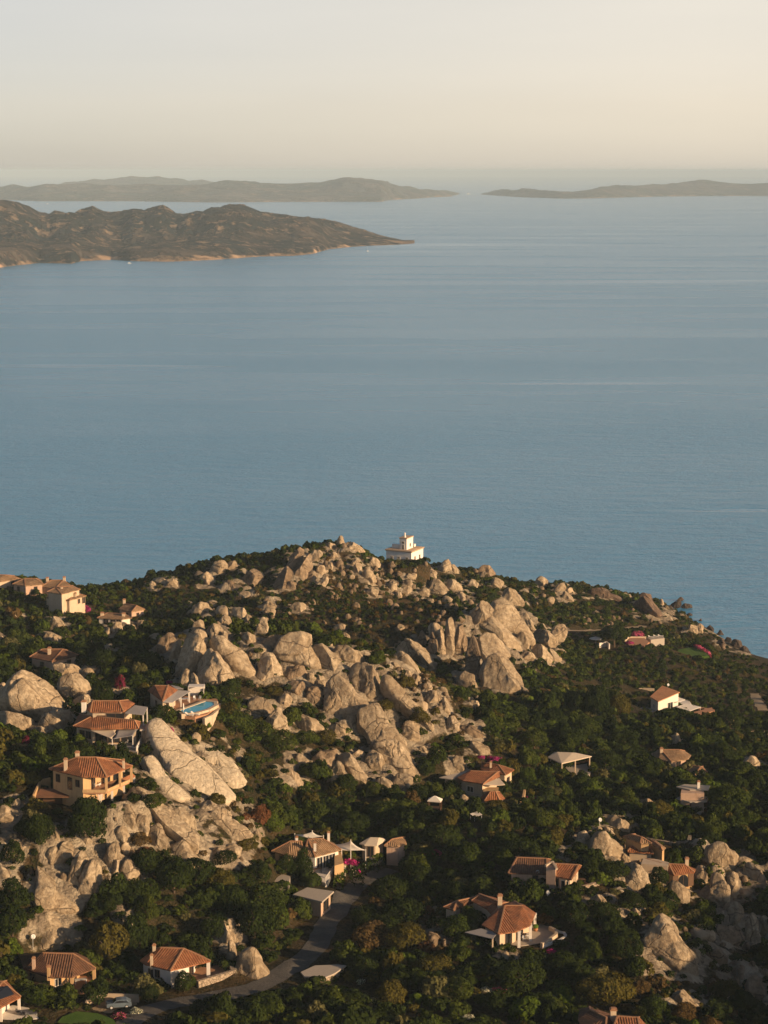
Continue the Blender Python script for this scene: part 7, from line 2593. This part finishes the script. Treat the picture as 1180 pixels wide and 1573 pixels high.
FLOWERPTS = [(537, 1333, 15, 14, 398.0)]
def flowering(px, py, w, h, colour, label, n=500, leafy=0):
    p = hit(px, py)
    if p is None:
        return
    FLOWERPTS.append((px, py - h * 0.5, w * 0.55, h * 0.55, p[1]))
    sc = p[1] * 1.06 / FPX
    r, hh = w * sc / 2, max(h - 0.3 * w, 0.4 * w) * sc
    V, F = crown(int(px * 7 + py), n, 0.10, nlobes=9, spread=0.85, flat=0.7, loose=0.25)
    mi = (np.random.default_rng(int(px)).random(len(F)) < leafy).astype(int)
    me = np_mesh('flowering_shrub', V, F, False, mat_index=mi)
    o = link('flowering_shrub', me, FLOWERS[colour])
    me.materials.append(LEAVES[1])
    o.location = tuple(p - [0, 0, 0.1])
    o.scale = (r, r * 0.9, hh)
    tag(o, label, 'flowering shrub')
    return o
for f in ((133, 942, 12, 15, 'magenta', 'magenta bougainvillea at the foot of the tall stepped house'),
          (979, 979, 22, 11, 'pink', 'bright pink bougainvillea mound over the shore garden terrace'),
          (967, 990, 12, 6, 'magenta', 'low magenta bougainvillea at the left end of the shore garden terrace'),
          (759, 1172, 22, 15, 'magenta', 'magenta bougainvillea above the brown-roofed rear cottage'),
          (739, 1166, 12, 8, 'magenta', 'small dim magenta bougainvillea against the rock behind the rear cottage'),
          (815, 1231, 20, 13, 'magenta', 'magenta bougainvillea at the bend of the yellow curved wall'),
          (652, 1314, 20, 12, 'pink', 'coral pink flowering bush left of two among dark trees right of the brown hut'),
          (670, 1314, 18, 9, 'pink', 'coral pink flowering bush right of two among dark trees right of the brown hut'),
          (259, 1050, 11, 7, 'magenta', 'magenta bougainvillea behind the roof of the pool villa'),
          (41, 1142, 12, 15, 'dark red', 'dark red creeper below the giant left boulder'),
          (185, 1062, 14, 26, 'dark red', 'tall dark red bougainvillea between trees above the long villa'),
          (263, 1128, 10, 12, 'magenta', 'small magenta bougainvillea at the top of the pale slab'),
          (846, 1464, 16, 11, 'magenta', 'magenta bougainvillea under the curved white terrace wall'),
          (767, 1524, 20, 12, 'pink', 'coral pink oleander beside a white one near the lower edge'),
          (748, 1524, 16, 11, 'white', 'white oleander beside a coral pink one near the lower edge'),
          (209, 1558, 18, 16, 'white', 'white flowering bush beside the parked car'),
          (183, 1564, 22, 12, 'pink', 'bush with scattered red flowers in front of the parked car'),
          (574, 1542, 16, 14, 'white', 'pale flowering bush among dark shrubs right of the road'),
          (555, 1512, 12, 11, 'white', 'small pale flowering bush behind the flat-roofed road store'),
          (716, 1568, 22, 16, 'white', 'cream flowering bush at the lower edge of the view')):
    flowering(*f, leafy=0.5 if 'scattered' in f[5] else 0.3 if f[4] == 'white' else 0.12)

def arch():
    """the bougainvillea over the gate"""
    p = hit(537, 1345)
    rng = np.random.default_rng(5)
    V, F, k = [], [], 0
    for i in range(900):
        a = rng.uniform(-0.15, math.pi + 0.15)
        c = np.array([1.55 * math.cos(a), rng.uniform(-0.7, 0.7), 0.3 + 2.4 * max(0, math.sin(a)) ** 0.6]) + rng.normal(size=3) * 0.22
        t = rng.normal(size=3) * 0.13
        b = rng.normal(size=3) * 0.13
        V += [c - t, c + b, c + t, c - b]
        F.append([k, k + 1, k + 2, k + 3])
        k += 4
    me = np_mesh('bougainvillea_arch', np.array(V), np.array(F), False)
    o = link('bougainvillea_arch', me, FLOWERS['magenta'], None, tuple(p))
    tag(o, 'magenta bougainvillea arch over the road gate of the house with white sails', 'flowering arch')
arch()

def hedge(pts, w, h, tone, label):
    P = [hit(*q) for q in pts]
    P = dense(np.array(P), 0.5)
    rng = np.random.default_rng(int(pts[0][0]))
    V, F, k = [], [], 0
    o0 = P[0].copy()
    for q in P:
        z = float(height(q[0], q[1]))
        for i in range(16):
            u, v = rng.uniform(-1, 1), rng.uniform(0, 1)
            side = rng.random() < 0.45
            c = np.array([q[0] + u * w / 2, q[1] + rng.uniform(-0.5, 0.5), z + h]) if not side else np.array([q[0] + rng.choice([-1, 1]) * w / 2, q[1] + rng.uniform(-w / 2, w / 2), z + v * h])
            c = c + rng.normal(size=3) * 0.07 - o0
            t, b = rng.normal(size=3) * 0.17, rng.normal(size=3) * 0.17
            V += [c - t, c + b, c + t, c - b]
            F.append([k, k + 1, k + 2, k + 3])
            k += 4
    me = np_mesh('hedge', np.array(V), np.array(F), False)
    tag(link('hedge', me, LEAVES[tone] if tone >= 0 else FLOWERS['pink'], None, tuple(o0)), label, 'hedge')
hedge([(1057, 977), (1072, 986), (1088, 998), (1104, 1010)], 1.4, 1.6, 1, 'clipped green hedge running down the right side of the shore lawn')
hedge([(1068, 994), (1078, 1000), (1090, 1010)], 1.2, 1.0, -1, 'pink flowering strip along the right edge of the shore lawn')
hedge([(1034, 996), (1050, 993), (1066, 990)], 1.3, 1.4, 1, 'clipped green hedge along the far side of the shore lawn')
hedge([(150, 1530), (175, 1532), (205, 1530), (232, 1532)], 2.0, 2.4, 1, 'tall green hedge behind the parked car')
hedge([(553, 1366), (545, 1352), (560, 1345), (585, 1335)], 1.5, 2.2, 0, 'dark hedge right of the pink flowering arch beside the road end')
hedge([(519, 1368), (524, 1352), (527, 1344)], 1.6, 1.8, 5, 'bright green hedge between the white terrace and the road')
hedge([(20, 1534), (50, 1542), (78, 1552), (100, 1552)], 2.6, 2.2, 1, 'broad green hedge in front of the house with the yellow porch')
hedge([(1040, 1086), (1060, 1100), (1080, 1102)], 1.2, 1.2, 5, 'bright green hedge below the terrace of the white house with the orange roof')

ZONES = [  # outline, spacing, radius range, weights of the seven tones
    ([(380, 880), (500, 850), (620, 870), (700, 930), (640, 1010), (520, 985), (400, 930)], 2.3, (0.55, 1.35), (0.48, 0.14, 0.14, 0.2, 0.03, 0.0, 0.01)),
    ([(590, 1000), (700, 1040), (720, 1130), (660, 1110), (600, 1040)], 2.2, (0.6, 1.5), (0.2, 0.1, 0.3, 0.3, 0.1, 0, 0)),
    ([(200, 890), (420, 860), (420, 960), (200, 960)], 2.5, (0.8, 1.7), (0.6, 0.2, 0.15, 0.05, 0, 0, 0)),
    ([(940, 1490), (1100, 1500), (1100, 1573), (960, 1573)], 2.3, (0.7, 1.7), (0.25, 0.2, 0.2, 0.3, 0, 0.05, 0)),
    ([(280, 1180), (400, 1190), (420, 1330), (320, 1340), (280, 1250)], 2.6, (0.6, 1.5), (0.25, 0.2, 0.25, 0.2, 0.05, 0.03, 0.02)),
    ([(560, 1380), (720, 1380), (720, 1470), (580, 1470)], 2.4, (0.7, 1.7), (0.3, 0.1, 0.25, 0.28, 0.02, 0, 0.05)),
    ([(880, 960), (1180, 1010), (1180, 1140), (900, 1060)], 3.0, (1.1, 2.3), (0.55, 0.32, 0.09, 0.02, 0.02, 0, 0)),
]
DEFZ = (2.6, (0.85, 2.9), (0.50, 0.31, 0.09, 0.01, 0.03, 0.06, 0.0))

def plant_all():
    rng = np.random.default_rng(77)
    cand = []
    step = 2.3
    for y in np.arange(285, 905, step):
        half = 0.192 * y + 26
        for x in np.arange(-half, half + 8, step):
            cand.append((x + rng.uniform(-0.5, 0.5) * step, y + rng.uniform(-0.5, 0.5) * step))
    cand = np.array(cand)
    z = height(cand[:, 0], cand[:, 1])
    rk = ROCKY[np.clip(np.round((cand[:, 0] - GX[0]) / GSTEP).astype(int), 0, len(GX) - 1), np.clip(np.round((cand[:, 1] - GY[0]) / GSTEP).astype(int), 0, len(GY) - 1)]
    px, py, dep = to_px(np.c_[cand, z + 0.8])
    # hidden behind the ridge: leave out
    vis = np.ones(len(cand), bool)
    for t in np.linspace(0.25, 0.985, 60):
        x, y, zz = cand[:, 0] * t, cand[:, 1] * t, CAMH + (z + 3.5 - CAMH) * t
        vis &= ~((y > 262) & (height(x, y) > zz + 0.5))
    slope_ok = z > 2.2
    out = []
    for i in np.nonzero(vis & slope_ok)[0]:
        x, y = cand[i]
        sp, rr, tw = DEFZ
        for poly, s_, r_, w_ in ZONES:
            if inside(poly, px[i], py[i]):
                sp, rr, tw = s_, r_, w_
                break
        if rng.random() > (step / sp) ** 2:
            continue
        r = rr[0] + (rr[1] - rr[0]) * rng.random() ** 1.9
        if y > 600:
            r = 0.85 + (r - 0.85) * 0.5
        if rk[i] > 0.42:
            if rng.random() > 0.85:
                continue
            r = rng.uniform(0.45, 1.25)
        elif rk[i] > 0.2 and rng.random() > 0.85:
            continue
        if z[i] < 6:
            r = min(r, 0.75)
        h = r * rng.uniform(0.75, 1.4)
        d2 = ((ROADC[:, :2] - (x, y)) ** 2).sum(1).min()
        if d2 < (3.1 + 0.6 * r) ** 2 or ((PATHPTS[:, :2] - (x, y)) ** 2).sum(1).min() < (1.9 + 0.6 * r) ** 2:
            continue
        if any(math.hypot(x - a, y - b) < 0.55 * c for a, b, c in TREEPOS):
            continue
        if near_pad(x, y, 3.5):
            continue
        if blocks_view(x, y, z[i], r, h):
            if rng.random() < 0.2:
                continue
            r, h = r * 0.5, h * 0.38
            if blocks_view(x, y, z[i], r, h):
                continue
        wpx, top = r * FPX / dep[i], py[i] - (h - 0.8) * FPX / dep[i]
        if any(y < F[4] + 0.5 and abs(px[i] - F[0]) < wpx * 0.9 + F[2] * 0.6 and top < F[1] + F[3] * 0.5 and py[i] > F[1] - F[3] for F in FLOWERPTS):
            continue
        if on_rock(x, y, z[i], h):
            if rng.random() > 0.25:
                continue
            r, h = r * 0.6, h * 0.55
        k = (PATHPOLY[:, 2] > y) & (np.abs(PATHPOLY[:, 0] - px[i]) < 9) & (PATHPOLY[:, 1] > py[i] - h * 0.3 * FPX / dep[i]) & (PATHPOLY[:, 1] < py[i] + 4)
        if k.any():
            continue
        out.append((x, y, z[i], r, h, int(rng.choice(7, p=np.array(tw) / sum(tw))), px[i], py[i], dep[i]))
    infr = [i for i, q in enumerate(out) if 6 < q[6] < PW - 6 and q[7] < PH - 6]
    infr.sort(key=lambda i: -(out[i][3] ** 2 * out[i][4] / out[i][8] ** 2))
    solo = set(infr[:290])
    RV, RF, RM, nv = [], [], [], 0
    for i, (x, y, zz, r, h, tone, a, b, d) in enumerate(out):
        if i in solo:
            o = bpy.data.objects.new('maquis_shrub', SHRUBS[int(rng.integers(len(SHRUBS)))])
            COL.objects.link(o)
            set_mat(o, LEAVES[tone])
            o.location = (x, y, zz - 0.15)
            o.scale = (r * 1.12, r * rng.uniform(0.9, 1.2), h * 1.05)
            o.rotation_euler = (0, 0, rng.uniform(0, 6.28))
            PLANTS.append(dict(ob=o, px=float(a), py=float(b), r=r, h=h, tone=tone, kind='shrub', label=None))
            continue
        V, F = (NEARV if d < 560 else FARV)[int(rng.integers(6))]
        t = rng.uniform(0, 6.28)
        M = np.array([[math.cos(t), -math.sin(t), 0], [math.sin(t), math.cos(t), 0], [0, 0, 1]])
        RV.append((V @ M.T) * [r * 1.12, r * rng.uniform(0.9, 1.2), h * 1.05] + [x, y, zz - 0.15])
        RF.append(F + nv)
        RM.append(np.full(len(F), tone))
        nv += len(V)
    print('shrubs', len(out), 'merged faces', nv // 4)
    me = np_mesh('maquis_ground_cover', np.concatenate(RV).astype(np.float32), np.concatenate(RF), False, mat_index=np.concatenate(RM))
    for m in LEAVES:
        me.materials.append(m)
    struct(link('maquis_undergrowth', me), 'stuff')
plant_all()


# ------------------------------------------------------------------ labels: each one says which thing it is
def label_all():
    marks = list(THINGS)
    for px, py, name in MARKS:
        marks.append((px, py, name))
    def words_of(v, kind):
        px, py = v['px'], v['py']
        d = sorted(((math.hypot((px - a) * 1.0, (py - b) * 1.5), a, b, nm) for a, b, nm in marks), key=lambda t: t[0])
        dist, a, b, nm = d[0]
        dx, dy = px - a, (py - b) * 1.5
        side = ('right of' if dx > 0 else 'left of') if abs(dx) > abs(dy) else ('in front of' if dy > 0 else 'behind')
        return nm, side, dist
    ORD = ['nearest', 'second nearest', 'third nearest', 'fourth nearest', 'fifth nearest', 'sixth nearest', 'seventh nearest', 'eighth nearest', 'ninth nearest', 'tenth nearest',
           'eleventh nearest', 'twelfth nearest', 'thirteenth nearest', 'fourteenth nearest']
    groups = {}
    for v in ROCKS:
        if v['ob'].get('label'):
            continue
        sz = v['size']
        s = 'huge' if sz > 10 else 'large' if sz > 5.5 else 'mid-sized' if sz > 3.2 else 'small'
        ar = v['w'] / max(1.0, v['h'])
        sh = 'sloping' if v['kind'] == 'slab' else 'upright' if ar < 0.75 else 'wide' if ar > 1.5 else 'rounded'
        nm, side, dist = words_of(v, 'boulder')
        groups.setdefault((f'{s} {sh} granite ' + ('slab' if v['kind'] == 'slab' else 'boulder'), side, nm), []).append((dist, v['ob'], 'boulder', 'granite boulders on the hill'))
    for v in PLANTS:
        if v['label']:
            continue
        t = TONES[v['tone']]
        if v['kind'] == 'shrub':
            s = 'big' if v['r'] > 1.9 else 'small' if v['r'] < 1.3 else 'mid-sized'
            sh = 'upright' if v['h'] > 1.15 * v['r'] else 'low'
            lab = f'{s} {sh} {t} shrub'
        else:
            s = 'big' if v['r'] > 3.4 else 'small' if v['r'] < 2.4 else 'mid-sized'
            lab = f"{s} {t} {v['kind']}"
        nm, side, dist = words_of(v, v['kind'])
        groups.setdefault((lab, side, nm), []).append((dist, v['ob'], 'shrub' if v['kind'] == 'shrub' else 'tree', 'maquis shrubs on the hill' if v['kind'] == 'shrub' else 'trees on the hill'))
    for (lab, side, nm), L in groups.items():
        L.sort(key=lambda t: t[0])
        for k, (dist, o, cat, grp) in enumerate(L):
            txt = f'{lab} {side} the {nm}' if len(L) == 1 else f'{lab} {side} the {nm}, {ORD[min(k, 13)]} it' if len((lab + side + nm).split()) < 9 else f'{ORD[min(k, 13)]} {lab} {side} the {nm}'
            if len(txt.split()) > 16:
                txt = ' '.join(w for w in txt.split() if w not in ('granite', 'low', 'upright', 'it'))
            tag(o, txt, cat, grp)
MARKS = [(50, 1075, 'giant left boulder'), (290, 1165, 'pale smooth slab'), (448, 1000, 'cracked crest boulder'), (300, 1010, 'split crest tower'), (580, 1120, 'long tilted slab'),
         (770, 1035, 'tall right-hand outcrop'), (680, 985, 'row of stone pillars'), (448, 870, 'leaning summit slab'), (140, 1350, 'leaning block cluster'), (1115, 1320, 'eastern crag'),
         (1035, 1455, 'layered lower slab'), (1045, 940, 'sea rocks'), (1132, 990, 'tiny sea stacks'), (390, 1480, 'egg-shaped roadside boulder'), (530, 835, 'summit rocks'),
         (345, 870, 'pale ridge rocks'), (510, 1400, 'asphalt road bend'), (700, 1480, 'open scrub by the road'), (560, 930, 'brown scrub hollow'), (900, 1120, 'dense green slope'),
         (920, 966, 'dirt path by the shore'), (1150, 1126, 'dirt track at the right'), (1160, 1500, 'dark ravine'), (95, 955, 'western rock knot'), (380, 1150, 'sloping dry wall'),
         (860, 1510, 'dense thicket at the lower edge'), (660, 1380, 'dark thicket by the road end')]
label_all()
